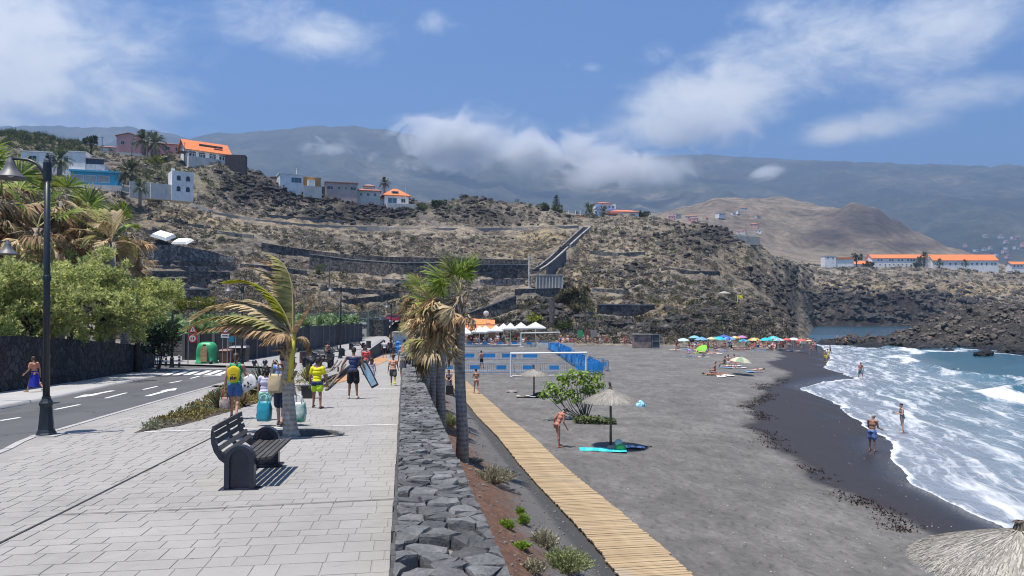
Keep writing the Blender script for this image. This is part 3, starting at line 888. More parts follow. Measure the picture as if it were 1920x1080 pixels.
for pts,w in(([(-60,1050),(0,1020),(108,967),(398,821)],.028),([(108,967),(420,954),(742,937)],.020),([(300,812),(520,806)],.02),([(-60,930),(0,922)],.015),([(430,770),(745,760)],.02),([(585,745),(750,738)],.02)):
 mb=MB();strip(mb,[prom(*p)for p in pts],w,zp,.0165,10);mb.build('expansion_joint',RUB,promenade)
mb=MB();strip(mb,[prom(*p)for p in[(270,811),(420,806),(530,803)]],.05,zp,.0175,8);strip(mb,[prom(*p)for p in[(600,800.5),(745,797)]],.05,zp,.0175,8)
strip(mb,[prom(*p)for p in[(560,734.5),(660,731),(742,729)]],.07,zp,.0175,8)
mb.build('pale_joint_strip',mat('pale mortar',(.66,.65,.62),.8),promenade)
# kerb stones along the road
mb=MB();seg=[]
Y=5.0
kerb=struct(thing('kerb',None,None))
n=0
while Y<44:
 Y2=Y+.98
 for_=[]
 a=Vector((kerb_x(Y)-.02,Y,zp(Y)));b=Vector((kerb_x(Y2)-.02,Y2,zp(Y2)))
 t=(b-a);t.z=0;t.normalize();nn=Vector((t.y,-t.x,0))
 q=MB()
 vs=[]
 for p in(a+t*.006,b-t*.006):
  for off,z in((-.03,-.16),(.01,.012),(.16,.014),(.16,-.1)):
   vs.append(p+nn*off+Vector((0,0,z)))
 q.add(vs,[(0,1,5,4),(1,2,6,5),(2,3,7,6),(0,3,2,1),(4,5,6,7)])
 q.build('kerb_stone',KERB,kerb)
 Y+=1.0
 # road: asphalt 12 cm below the walks
lk_px=[(-60,771),(0,760),(115,740),(210,720),(288,705),(325,697)]
LK=[prom(*p)for p in lk_px]
LKY=[-20]+[p.y for p in LK];LKX=[LK[0].x+(LK[0].y+20)*.12]+[p.x for p in LK]
def lkerb_x(Y):return float(np.interp(Y,LKY,LKX))
YC=LK[-1].y
rows=[]
for Y in np.linspace(-20,53,90):
 a=(lkerb_x(Y)-.05)if Y<YC else lkerb_x(YC)-.05-min(24,((Y-YC)*1.0)**1*14)
 c=kerb_x(Y)+.02 if Y<47 else kerb_x(47)-(Y-47)*.2
 rows.append([(a+(c-a)*t,Y,zu(Y)-.12)for t in np.linspace(0,1,6)])
road=struct(rows_mesh('road',rows,ASPH))
# pavement on the far side of the road and the rounded corner
fw_px=[(-60,742),(0,736),(150,715),(292,691)]
FW=[prom(*p)for p in fw_px]
FWY=[-20]+[p.y for p in FW];FWX=[FW[0].x+(FW[0].y+20)*.05]+[p.x for p in FW]
def fwall_x(Y):return float(np.interp(Y,FWY,FWX))
rows=[]
for Y in np.linspace(-20,FW[-1].y+.5,60):
 a,c=fwall_x(Y)-.1,lkerb_x(Y)
 rows.append([(a,Y,zp(Y)),(c-.15,Y,zp(Y)),(c,Y,zp(Y)-.012),(c+.02,Y,zp(Y)-.16)])
struct(rows_mesh('pavement',rows,KERB))
# white markings
mk=MB()
def rp(px,py):return onplane(px,py,4.68-.12,-.0295)
for a,b in(((0,789),(37,783)),((103,768),(158,757)),((198,748),(237,738)),((268,732),(295,726)),((318,720),(340,716)),((357,712),(374,708))):
 strip(mk,[rp(*a),rp(*b)],.12,zu,-.115,2)
strip(mk,[rp(-40,768),rp(8,761),rp(112,741.5),rp(125,740)],.11,zu,-.115,6)
# arrows
def arrow(tip,tail,w=.16,hw=.5,hl=1.1):
 a,b=rp(*tip),rp(*tail)
 t=(b-a);t.z=0;L=t.length;t.normalize();nn=Vector((t.y,-t.x,0))
 def q(s_,o_):
  p=a+t*s_+nn*o_
  return(p.x,p.y,zu(p.y)-.115)
 mk.tri(q(0,0),q(hl,hw),q(hl,-hw))
 mk.quad(q(hl,w),q(L,w),q(L,-w),q(hl,-w))
arrow((137,748),(212,734),.10,.28,1.6)
arrow((332,729),(276,744),.10,.28,1.5)
# zebra crossing by the corner
for k in range(7):
 x=316+k*20
 y0=703.5-k*.2
 a,b=rp(x-8,y0+3.2),rp(x+16,y0-3.4)
 strip(mk,[a,b],.34,zu,-.115,3)
strip(mk,[rp(345,697.6),rp(440,696)],.22,zu,-.115,4)
strip(mk,[rp(380,708),rp(415,707)],.25,zu,-.115,3)
mk.build('road_marking',PAINT,road)
# upper walk beyond the asphalt, with the lane climbing away
rows=[]
for Y in np.linspace(46.6,168,90):
 if Y<53:a=kerb_x(46)-.05-(Y-46)*0 if Y<47 else-14.0-(Y-47)*2.6
 else:a=np.interp(Y,[53,56,66,96,106,120,140,168],[-38,-36,-27,-21.5,-21,-25,-32,-42])
 c=np.interp(Y,[46,84,92,110,135,168],[div_x(46),div_x(84),-14.5,-19,-21.5,-22])
 if Y<84:c=div_x(Y)+.25
 rows.append([(a+(c-a)*t,Y,zu(Y)+.001)for t in np.linspace(0,1,8)])
struct(rows_mesh('upper_walk',rows,WALK))
# triangle between kerb and dividing wall, Y 33..47
rows=[]
for Y in np.linspace(DVY[0]-.6,47,24):
 a,c=kerb_x(Y),div_x(Y)+.25
 rows.append([(a+(c-a)*t,Y,max(zp(Y)+.004,zu(Y)-.001))for t in np.linspace(0,1,5)])
struct(rows_mesh('upper_pavement',rows,WALK))
# soil under the plantation and everything inland of the road
SOIL=mat('dry earth',(.12,.085,.06),.95,.3,.8,bmp=.6)
rows=[]
for Y in np.linspace(-30,130,60):
 xr=-9.0 if Y<33 else(div_x(min(Y,84))-max(0,Y-84)*.1)
 rows.append([(X,Y,(zu(Y)if Y<92 else ZU+(zu(Y)-ZU)*.5)-.32)for X in(-220,-80,-45,-30,-20,xr)])
struct(rows_mesh('ground',rows,SOIL))
# ------------------------------------------------------------------ planted bank between the wall and the boardwalk
def bw_right(Y):return 3.6-.1667*(Y-14.7)
def bw_left(Y):return bw_right(Y)-1.47
rows=[];ra=[]
for Y in np.concatenate([np.linspace(1,30,120),np.linspace(30.5,92,90)]):
 x0=wall_x(Y)+.80;x1=bw_left(Y)+.12
 row=[]
 for t in np.linspace(0,1,36):
  x=x0+(x1-x0)*t
  z0=max(1.62,zp(Y)-.95);z1=1.56
  pr=(1-t)**1.15 if t<1 else 0
  z=z1+(z0-z1)*pr
  row.append((x,Y,z));ra.append(t)
 rows.append(row)
bX=np.array([[p[0]for p in r]for r in rows]);bY=np.array([[p[1]for p in r]for r in rows]);bZ=np.array([[p[2]for p in r]for r in rows])
tt=np.array(ra).reshape(bX.shape)
bZ=bZ+(fbm(bX/.5,bY/.5,None,4,101)*.05+fbm(bX/1.7,bY/1.7,None,3,102)*.08)*np.clip((1-tt)*6,0,1)
def bank_z(x,y):
 i=int(np.clip(np.searchsorted(bY[:,0],y),0,len(bY)-1))
 return float(np.interp(x,bX[i],bZ[i]))
def soil_material():
 m,nt,b=newmat('red cinder soil')
 p=geo_pos(nt)
 n1=noise(nt,p,.8,4,.6);n2=noise(nt,p,6,6,.7);n3=noise(nt,p,50,3,.7)
 red=ramp(nt,fmath(nt,'ADD',fmath(nt,'MULTIPLY',n2,.55),fmath(nt,'MULTIPLY',n3,.45)),[(.36,(.055,.028,.018)),(.5,(.14,.07,.042)),(.64,(.26,.14,.085))])
 gry=ramp(nt,n3,[(.35,(.06,.056,.053)),(.52,(.14,.132,.125)),(.68,(.27,.26,.245))])
 t=attr(nt,'across')
 f=mrange(nt,fmath(nt,'ADD',t,fmath(nt,'MULTIPLY',fmath(nt,'SUBTRACT',n1,.5),.9)),.36,.68)
 c=mixc(nt,f,red,gry)
 dk=mrange(nt,t,.76,.86)
 c=mixc(nt,dk,c,ramp(nt,n3,[(.35,(.035,.034,.033)),(.65,(.10,.096,.092))]))
 setin(nt,b,Base_Color=c,Roughness=.95)
 nt.links.new(bump(nt,fmath(nt,'ADD',n2,n3),.9,.05),b.inputs['Normal'])
 return m
struct(grid_mesh('planted_bank',bX,bY,bZ,soil_material(),{'across':tt}))
# loose stones on the bank
STONE=mat('grey lava stone',(.14,.138,.135),.9,.45,3.0,bmp=.9,rand=.25)
def pebble(seed,r=1.0):
 q=random.Random(seed)
 bm=bmesh.new();bmesh.ops.create_icosphere(bm,subdivisions=1,radius=r)
 for v in bm.verts:
  v.co*=q.uniform(.72,1.12);v.co.z*=.65
 me=bpy.data.meshes.new('stone');bm.to_mesh(me);bm.free()
 me.materials.append(STONE)
 return me
peb=MB()
pm=[pebble(i)for i in range(5)]
for k in range(2600):
 Y=6+rng.random()**1.6*34
 t=rng.uniform(.02,.97)
 x=wall_x(Y)+.8+(bw_left(Y)-wall_x(Y)-.8)*t
 me=pm[k%5]
 sc_=rng.choice((.012,.015,.02,.028,.04))*rng.uniform(.7,1.2)
 M=Matrix.Translation((x,Y,bank_z(x,Y)+sc_*.3))@Matrix.Rotation(rng.random()*6.28,4,'Z')@Matrix.Scale(sc_,4)
 peb.add([M@v.co for v in me.vertices],[tuple(p.vertices)for p in me.polygons])
o=peb.build('gravel',STONE);tag(o,'loose dark gravel scattered over the planted bank','gravel',kind='stuff')
# ------------------------------------------------------------------ lava stone wall with every stone of its top
def vor_cells(w,l0,l1,size,jit=.38,seed=3):
 """Voronoi cells of a jittered grid over 0..w x l0..l1."""
 q=random.Random(seed)
 nx=max(2,round(w/size));ny=round((l1-l0)/size)
 P={}
 for i in range(-1,nx+1):
  for j in range(-1,ny+1):
   off=.25 if j%2 else-.25
   P[i,j]=(w*(i+.5+off+q.uniform(-jit,jit))/nx,l0+(l1-l0)*(j+.5+q.uniform(-jit,jit))/ny)
 out=[]
 for i in range(-1,nx+1):
  for j in range(0,ny):
   c=P[i,j]
   poly=[(0,l0),(w,l0),(w,l1),(0,l1)]
   for di in(-2,-1,0,1,2):
    for dj in(-2,-1,0,1,2):
     if(di or dj)and(i+di,j+dj)in P:
      d=P[i+di,j+dj]
      nx_,ny_=d[0]-c[0],d[1]-c[1]
      k=(d[0]**2+d[1]**2-c[0]**2-c[1]**2)/2
      new=[]
      for a,b in zip(poly,poly[1:]+poly[:1]):
       fa,fb=a[0]*nx_+a[1]*ny_-k,b[0]*nx_+b[1]*ny_-k
       if fa<=0:new.append(a)
       if(fa<0<fb)or(fb<0<fa):
        t=fa/(fa-fb);new.append((a[0]+(b[0]-a[0])*t,a[1]+(b[1]-a[1])*t))
      poly=new
      if len(poly)<3:break
    if len(poly)<3:break
   if len(poly)>=3:
    A=abs(sum(a[0]*b[1]-b[0]*a[1]for a,b in zip(poly,poly[1:]+poly[:1])))/2
    if A>.004:out.append(poly)
 return out
LAVAST=None
def lava_stone_material():
 m,nt,b=newmat('grey basalt wall stone')
 p=geo_pos(nt)
 n1=noise(nt,p,2.2,5,.65);n2=noise(nt,p,22,5,.7)
 c=ramp(nt,fmath(nt,'ADD',fmath(nt,'MULTIPLY',n1,.5),fmath(nt,'MULTIPLY',n2,.5)),[(.36,(.052,.053,.055)),(.5,(.10,.10,.10)),(.62,(.155,.153,.149)),(.76,(.27,.26,.245))])
 r=mrange(nt,obj_rand(nt),0,1,.55,1.4,False)
 c=mixc(nt,1.0,c,nd(nt,'ShaderNodeCombineColor',Red=r,Green=r,Blue=r).outputs[0],'MULTIPLY')
 setin(nt,b,Base_Color=c,Roughness=.85)
 nt.links.new(bump(nt,fmath(nt,'ADD',n1,n2),.9,.025),b.inputs['Normal'])
 return m
LAVAST=lava_stone_material()
SHADED_MORTAR=mat('rough mortar with gap shade',(.030,.029,.028),.95,.55,1.6,bmp=.9,two=(.26,.25,.235))  # dark base puts the shade of the gaps into the colour; pale patches are mortar
WH=.45
wall=thing('stone_wall','low grey lava stone wall between the promenade and the planted bank','wall')
rows=[]
core=MB()
ys=list(np.linspace(3,50,60))
vs=[];fs=[]
for Y in ys:
 for r,z in((.012,zp(Y)-.1),(.012,zp(Y)+WH-.10),(.80,zp(Y)+WH-.10),(.80,max(1.4,zp(Y)-1.5))):
  p=Vector((WALLX0+WALLK*Y,Y,0))+NX*r;vs.append((p.x,p.y,z))
for i in range(len(ys)-1):
 for k in range(3):fs.append((i*4+k,i*4+k+1,i*4+k+5,i*4+k+4))
fs+=[(0,3,2,1),tuple((len(ys)-1)*4+k for k in range(4))]
core.add(vs,fs);core.build('mortar_core',SHADED_MORTAR,wall)
cells=vor_cells(.82,3.2,50.4,.245,.44)
cells.sort(key=lambda P:sum(p[1]for p in P)/len(P))
def stone_mb(poly,q):
 n=len(poly)
 cx=sum(p[0]for p in poly)/n;cy=sum(p[1]for p in poly)/n
 # resample edges so that the outline is ragged
 pts=[]
 for a,b in zip(poly,poly[1:]+poly[:1]):
  pts.append(a)
  if math.hypot(a[0]-b[0],a[1]-b[1])>.10:
   pts.append(((a[0]+b[0])/2+q.uniform(-.008,.008),(a[1]+b[1])/2+q.uniform(-.008,.008)))
 h=q.uniform(-.014,.016);tx,ty=q.uniform(-.08,.08),q.uniform(-.08,.08)
 gap=q.choice((.90,.93,.95,.96))
 vs=[]
 for sc_,z in((gap*1.04,-.14),(gap,h-.022),(gap*.93,h+.002)):
  for p in pts:
   dx,dy=(p[0]-cx)*sc_,(p[1]-cy)*sc_
   vs.append((dx+q.uniform(-.004,.004),dy+q.uniform(-.004,.004),z+(dx*tx+dy*ty)*(z>-.1)+q.uniform(-.014,.014)))
 vs.append((q.uniform(-.02,.02),q.uniform(-.02,.02),h+q.uniform(.004,.02)))
 m=len(pts)
 fs=[]
 for k in range(m):
  k2=(k+1)%m
  fs+=[(k,k2,m+k2,m+k),(m+k,m+k2,2*m+k2,2*m+k),(2*m+k,2*m+k2,3*m)]
 return MB().add(vs,fs),cx,cy
rest=MB()
k=0
for ii,poly in enumerate(cells):
 q=random.Random(ii*13+5)
 if q.random()<.035:continue
 mb,cx,cy=stone_mb(poly,q)
 p=loc(cx,cy);
 M=Matrix.Translation((p.x,p.y,zp(p.y)+WH))@SB
 if p.y>4.6 and k<300:
  put('stone',mb.mesh('stone',LAVAST),wall,M);k+=1
 else:
  mb.xf(M);rest.add(mb.v,mb.f)
  if p.y>4.6:k+=1
o=rest.build('far_stones',LAVAST,wall);o['kind']='stuff'
# stones of the promenade face
face=MB()
q=random.Random(77)
for row in range(3):
 s_=3.0
 while s_<50:
  w_=q.uniform(.16,.42)
  c=loc(-.006+q.uniform(-.012,.01),s_+w_/2)
  face.box((c.x,c.y,zp(c.y)+.07+row*.135),(.05,w_*.94,.12+q.uniform(-.01,.012)),ZR+q.uniform(-.03,.03),taper=.93)
  s_+=w_
o=face.build('face_stones',LAVAST,wall);o['kind']='stuff'
# low rubble wall going on towards the beach
rub=MB()
for k in range(420):
 Y=rng.uniform(33,60);r=rng.uniform(.55,1.25)
 if Y<50:r=rng.uniform(.8,1.2)
 p=loc(r,Y*1.0107)
 s_=rng.uniform(.12,.3)
 zt=max(1.7,zp(p.y)-(.9 if Y<50 else rng.uniform(.1,.9)))
 M=Matrix.Translation((p.x,p.y,zt))@Matrix.Rotation(rng.random()*6,4,'Z')@Matrix.Scale(s_,4)
 me=pm[k%5]
 rub.add([M@v.co for v in me.vertices],[tuple(f.vertices)for f in me.polygons])
o=rub.build('rubble',LAVAST);tag(o,'dark lava rubble piled against the far end of the stone wall','rubble',kind='stuff')
# dividing wall up to the upper walk
def dark_stone_material(name,c0,c1,sc_=3.0):
 m,nt,b=newmat(name)
 p=geo_pos(nt)
 v=nd(nt,'ShaderNodeTexVoronoi',Vector=p,Scale=sc_)
 e=nd(nt,'ShaderNodeTexVoronoi',{'feature':'DISTANCE_TO_EDGE'},Vector=p,Scale=sc_).outputs[0]
 rr=nd(nt,'ShaderNodeSeparateXYZ',Vector=v.outputs['Color']).outputs[0]
 n=noise(nt,p,sc_*5,4,.7)
 c=ramp(nt,fmath(nt,'ADD',fmath(nt,'MULTIPLY',rr,.6),fmath(nt,'MULTIPLY',n,.4)),[(.2,c0),(.75,c1)])
 c=mixc(nt,mrange(nt,e,.06,.01),c,tuple(x*.35 for x in c0))
 setin(nt,b,Base_Color=c,Roughness=.92)
 nt.links.new(bump(nt,fmath(nt,'ADD',mrange(nt,e,0,.12),fmath(nt,'MULTIPLY',n,.4)),.9,.06),b.inputs['Normal'])
 return m
DSTONE=dark_stone_material('dark rubble masonry',(.030,.030,.032),(.13,.125,.12),4.0)
def poly_wall(name,pts,w,z0f,z1f,m,parent=None,cap=None,n=8):
 """Wall along a list of plan points, bottom and top given as functions of the point; cap: (material, thickness, overhang)."""
 mb=MB();cp=MB()
 P=[]
 for a,b in zip(pts[:-1],pts[1:]):
  for k in range(n):P.append(Vector(a).lerp(Vector(b),k/n))
 P.append(Vector(pts[-1]))
 def sect(target,ww,za,zb):
  vs=[]
  for i,p in enumerate(P):
   t=P[min(i+1,len(P)-1)]-P[max(i-1,0)];t.z=0;t.normalize()
   nn=Vector((t.y,-t.x,0))*ww/2
   for sgn,z in((-1,za),(-1,zb),(1,zb),(1,za)):
    vs.append((p.x+sgn*nn.x,p.y+sgn*nn.y,z(p)))
  fs=[]
  for i in range(len(P)-1):
   for k in range(4):fs.append((i*4+k,i*4+(k+1)%4,i*4+4+(k+1)%4,i*4+4+k))
  fs+=[(3,2,1,0),tuple((len(P)-1)*4+k for k in range(4))]
  target.add(vs,fs)
 sect(mb,w,z0f,z1f)
 o=mb.build(name,m,parent)
 if cap:
  sect(cp,w+cap[2]*2,lambda p:z1f(p)+.002,lambda p:z1f(p)+cap[1])
  cp.build('coping',cap[0],o)
 return o
o=poly_wall('dividing_wall',[(p.x,p.y,0)for p in DV],.45,lambda p:zp(p.y)-.2,lambda p:max(zp(p.y)+.18,zu(p.y)+.16),DSTONE,None,(mat('grey coping',(.22,.215,.21),.9,.3,2),.07,.03))
tag(o,'low dark stone wall rising between the lower walk and the upper walk','wall')
# dark wall across the road, under the tamarisks
DWALL=dark_stone_material('black lava wall',(.010,.010,.012),(.05,.05,.056),3.0)
pts=[(fwall_x(Y)-.35,Y,0)for Y in(12,20,28,35,42,FW[-1].y)]
o=poly_wall('roadside_wall',pts,.5,lambda p:zp(p.y)-.3,lambda p:zp(p.y)+2.15-max(0,p.y-30)*.036,DWALL,None,None,6)
tag(o,'long black lava stone wall beside the road under the tamarisk trees','wall')
e=FW[-1]
o=poly_wall('roadside_wall',[(e.x-.6,e.y-.25,0),(e.x-14,e.y+1.0,0)],.5,lambda p:zp(p.y)-.3,lambda p:zp(p.y)+1.52,DWALL)
tag(o,'short return of the black lava wall turning into the side street','wall')
# ------------------------------------------------------------------ boardwalk of loose battens
BOARD=None
def board_material():
 m,nt,b=newmat('weathered pine board')
 p=obj_pos(nt)
 g=noise(nt,vmath(nt,'MULTIPLY',p,(1.5,14,14)),2.4,5,.65)
 wp=noise(nt,geo_pos(nt),.7,3,.6)
 wx_=noise(nt,vmath(nt,'MULTIPLY',geo_pos(nt),(.35,7.4,.1)),1.0,2,.5)
 c=ramp(nt,g,[(.3,(.22,.15,.08)),(.5,(.34,.245,.14)),(.7,(.43,.325,.20))])
 r=mrange(nt,obj_rand(nt),0,1,.84,1.09,False)
 c=mixc(nt,1.0,c,nd(nt,'ShaderNodeCombineColor',Red=r,Green=r,Blue=fmath(nt,'MULTIPLY',r,.97)).outputs[0],'MULTIPLY')
 c=mixc(nt,mrange(nt,wx_,.55,.7,0,.25),c,(.22,.165,.10))
 c=mixc(nt,mrange(nt,wp,.58,.75,0,.5),c,(.27,.235,.19))
 setin(nt,b,Base_Color=c,Roughness=.8)
 nt.links.new(bump(nt,g,.4,.01),b.inputs['Normal'])
 return m
BOARD=board_material()
bwalk=thing('boardwalk','long pale wooden boardwalk of cross boards running down the black sand','boardwalk')
bmesh_=[MB().box((0,0,0),(1.45+d,.118,.03)).mesh('board',BOARD)for d in(-.03,0,.02,.035)]
bdir=math.atan2(1,-.1667)-math.pi/2
far_b=MB()
Y=11.6;k=0
while Y<74:
 xc=(bw_left(Y)+bw_right(Y))/2+rng.uniform(-.012,.012)
 if 16<Y<40:xc+=.05*math.sin(Y*.45)
 M=Matrix.Translation((xc,Y,1.655+rng.uniform(-.004,.004)))@Matrix.Rotation(bdir+rng.uniform(-.012,.012),4,'Z')@Matrix.Rotation(rng.uniform(-.03,.03),4,'X')
 if k<300:put('board',bmesh_[rng.randrange(4)],bwalk,M)
 else:
  q=MB().box((0,0,0),(1.45,.118,.03)).xf(M);far_b.add(q.v,q.f)
 k+=1;Y+=.134
o=far_b.build('far_boards',BOARD,bwalk);o['kind']='stuff'
mb=MB()
for off in(-.55,0,.55):
 for a,b in zip(np.arange(11.6,74,4),np.arange(15.6,78,4)):
  xa=(bw_left(a)+bw_right(a))/2+off;xb=(bw_left(b)+bw_right(b))/2+off
  mb.tube([(xa,a,1.615),(xb,b,1.615)],.022,4)
mb.build('bearer',mat('dark timber',(.06,.045,.03),.9),bwalk)
# ------------------------------------------------------------------ terrace walls, hill road, steps
HSTONE=dark_stone_material('terrace masonry',(.035,.032,.030),(.17,.155,.14),1.6)
HSTONE2=dark_stone_material('paler terrace masonry',(.07,.066,.062),(.26,.25,.24),1.5)
CAPM=mat('grey cement',(.26,.25,.235),.9,.3,.8)
WALLPX=[]
def hill_wall(name,label,pts,m,w=.5,cap=None,sub=5,cat='wall',up_=0.0,group=None):
 """pts: (px, top row, foot row); the foot is where that line of sight meets the hill."""
 P=[]
 for a,b in zip(pts[:-1],pts[1:]):
  for k in range(sub):
   t=k/sub;P.append(tuple(a[i]+(b[i]-a[i])*t for i in range(3)))
 P.append(pts[-1])
 WALLPX.append([(p[0],p[1],p[2])for p in P])
 base=[onhill(p[0],p[2])for p in P]
 Ys_=[p.y for p in base]
 if len(Ys_)>4:
  ker=np.array([1,2,3,2,1])/9.0
  Ys_=np.convolve(np.pad(Ys_,2,'edge'),ker,'valid')
 mb=MB();cp=MB();vs=[];cs=[]
 for p,Y in zip(P,[y-.9 for y in Ys_]):
  c=at(p[0],p[2],Y)
  zt=zfrom(p[1],Y)+up_
  zb=min(c.z,hz(c.x,Y))-1.5
  for dy,z in((0,zb),(0,zt),(w,zt),(w,zb)):vs.append((c.x,Y+dy,z))
  for dy,z in((-.08,zt+.003),(-.08,zt+.22),(w+.08,zt+.22),(w+.08,zt+.003)):cs.append((c.x,Y+dy,z))
 fs=[]
 for i in range(len(P)-1):
  for k in range(4):fs.append((i*4+k,i*4+(k+1)%4,i*4+4+(k+1)%4,i*4+4+k))
 fs+=[(3,2,1,0),tuple((len(P)-1)*4+k for k in range(4))]
 mb.add(vs,fs);o=mb.build(name,m)
 if cap:
  cp.add(cs,fs);cp.build('coping',cap,o)
 return tag(o,label,cat,group)
TW='terrace_wall'
hill_wall(TW,'upper long dark terrace wall sloping down from the dry bank',[(490,455,471),(560,466,479),(640,476,488),(720,481,492),(850,484,495),(990,487,498)],HSTONE)
hill_wall(TW,'middle dark terrace wall with a pale coping above the bushes',[(580,477,505),(660,487,511),(740,493,517),(832,493,523)],HSTONE,cap=CAPM)
hill_wall(TW,'tall dark terrace wall behind the palm crowns left of the steps',[(878,497,522),(990,497,521)],HSTONE,cap=CAPM)
hill_wall(TW,'sloping ramp wall with a grey coping above the orange roof',[(870,590,602),(920,573,595),(968,555,578)],HSTONE,cap=CAPM)
hill_wall(TW,'dark retaining wall with a slanting end above the steps to the sand',[(1120,572,587),(1170,572,592),(1205,573,588),(1228,572,577)],HSTONE,cap=CAPM)
hill_wall(TW,'highest of the stacked terrace walls beside the palm with dead fronds',[(278,459,488),(330,460,489),(390,470,489),(440,483,491)],HSTONE2)
hill_wall(TW,'dark wall with small posts second from top of the stacked terraces',[(274,490,499),(380,490,499),(440,492,500)],HSTONE)
hill_wall(TW,'pale rubble terrace row below the wall with small posts',[(274,499,506),(440,500,506)],HSTONE2)
hill_wall(TW,'plain dark terrace wall third of the stacked terraces',[(274,508,519),(430,509,520)],HSTONE)
hill_wall(TW,'dark terrace wall over the second pale rubble row',[(274,521,530),(392,522,531)],HSTONE)
hill_wall(TW,'second pale rubble terrace row low on the slope',[(284,531,538),(385,532,538)],HSTONE2)
hill_wall(TW,'lowest dark terrace wall behind the yellow green hedge',[(285,543,562),(392,543,564)],HSTONE,cap=CAPM)
hill_wall(TW,'grey terrace wall low beside the concrete tank',[(900,524,534),(985,522,534)],HSTONE2)
hill_wall(TW,'dark wall under the pale concrete tank',[(965,542,553),(1050,540,552)],HSTONE)
hill_wall('parapet','long pale parapet of the road across the hillside',[(398,397,400),(440,404,408),(480,411,415),(560,419,423),(640,423.5,427),(760,427,430.5),(900,428,431.5),(1000,426,429.5),(1085,423,426.5)],CAPM,.3)
hill_wall('parapet','white wall running down from the blue house to the road',[(150,338,347),(215,346,354),(265,354,363),(300,364,372),(345,376,383),(398,394,399)],mat('weathered whitewash',(.42,.40,.37),.9,.3,.7),.3)
hill_wall('parapet','short pale path wall slanting below the orange roofed house',[(785,400,404),(803,412,416),(822,424,428)],CAPM,.3)
for k_,w_ in enumerate(([(400,431,437),(440,437,443),(475,440,446)],[(600,538,545),(660,541,549),(722,545,553)],[(716,522,530),(780,526,535),(835,527,536)],[(640,562,569),(700,556,565),(748,548,557)],[(500,402,407),(570,407,413),(640,413,419)],[(450,494,501),(520,500,508),(575,508,516)],[(1105,470,476),(1160,474,481),(1210,472,478)],[(1240,500,506),(1300,508,515),(1350,509,515)],[(1110,540,546),(1180,545,552)])):
 hill_wall(TW,('low dry stone wall left of the long dark terrace wall','dry stone wall above the plantation palms','dry stone wall below the square concrete block','low dry stone wall slanting above the parked cars','low dry stone wall above the road below the ochre house','dry stone wall below the dry bank left of the thin pole','low dry stone wall right of the hillside steps','low dry stone wall on the right slope','low dry stone wall above the slanting retaining wall')[k_],w_,HSTONE if k_%2 else HSTONE2)
 # flight of steps between two parapets
st=thing('hillside_steps','long flight of steps between parapets climbing the slope to the palms','steps',(0,0,0))
line=[(1100,428),(1082,444),(1062,463),(1046,478),(1032,491),(1018,502),(1002,512)]
for off in(-6,7):
 mb=MB();vs=[]
 P=[]
 for a,b in zip(line[:-1],line[1:]):
  for k in range(4):P.append((a[0]+(b[0]-a[0])*k/4+off,a[1]+(b[1]-a[1])*k/4+1.5))
 B=[onhill(*p)for p in P]
 for b in B:
  for dx,dz in((-.25,-1.2),(-.25,1.0),(.25,1.0),(.25,-1.2)):vs.append((b.x+dx,b.y,b.z+dz))
 fs=[]
 for i in range(len(P)-1):
  for k in range(4):fs.append((i*4+k,i*4+(k+1)%4,i*4+4+(k+1)%4,i*4+4+k))
 fs+=[(3,2,1,0),tuple((len(P)-1)*4+k for k in range(4))]
 mb.add(vs,fs).build('parapet',CAPM if off>0 else HSTONE2,st)
mb=MB()
for a,b in zip(line[:-1],line[1:]):
 for k in range(9):
  p=onhill(a[0]+(b[0]-a[0])*k/9,a[1]+(b[1]-a[1])*k/9+1.0)
  mb.box((p.x,p.y,p.z+.15),(2.6,.9,.8))
o=mb.build('step_flight',mat('dark worn steps',(.10,.097,.092),.9,.3,.6),st);o['kind']='stuff'
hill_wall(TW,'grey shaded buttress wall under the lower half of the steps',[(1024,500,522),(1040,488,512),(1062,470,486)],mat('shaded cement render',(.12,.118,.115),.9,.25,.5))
# ------------------------------------------------------------------ scrub and boulders on the slopes (nobody could count them)
def leafmat(name,c0,c1,rough=.8,transl=.25,rand=.3):
 if name in MATS:return MATS[name]
 m,nt,b=newmat(name)
 g=nt.nodes.new('ShaderNodeNewGeometry')
 ri=g.outputs['Random Per Island']
 c=ramp(nt,ri,[(0.0,c0),(1.0,c1)])
 r=mrange(nt,obj_rand(nt),0,1,1-rand,1+rand,False)
 c=mixc(nt,1.0,c,nd(nt,'ShaderNodeCombineColor',Red=r,Green=r,Blue=r).outputs[0],'MULTIPLY')
 setin(nt,b,Base_Color=c,Roughness=rough)
 b.inputs['Specular IOR Level'].default_value=.25
 t=nd(nt,'ShaderNodeBsdfTranslucent',Color=c)
 mx=nd(nt,'ShaderNodeMixShader',i0=transl)
 nt.links.new(b.outputs[0],mx.inputs[1]);nt.links.new(t.outputs[0],mx.inputs[2])
 nt.links.new(mx.outputs[0],nt.nodes['Material Output'].inputs[0])
 MATS[name]=m
 return m
def rv(q):
 while True:
  v=Vector((q.uniform(-1,1),q.uniform(-1,1),q.uniform(-1,1)))
  if .05<v.length<1:return v
def blob_leaves(mb,q,c,r,n,ls,up=.3,flat=1.0):
 """n leaf-sized faces spread through an uneven ball."""
 c=Vector(c)
 for _ in range(n):
  v=rv(q);v=v.normalized()*(v.length**.45)
  p=c+Vector((v.x*r[0],v.y*r[1],v.z*r[2]))
  d=(v.normalized()+rv(q)*.9+Vector((0,0,up))).normalized()
  s=d.cross(rv(q)).normalized()
  L=ls*q.uniform(.6,1.35);W=L*.33*flat
  mb.add((p-s*W,p+d*L*.5-s*W*.6+s*W*.2,p+d*L,p+s*W),((0,1,2,3),))
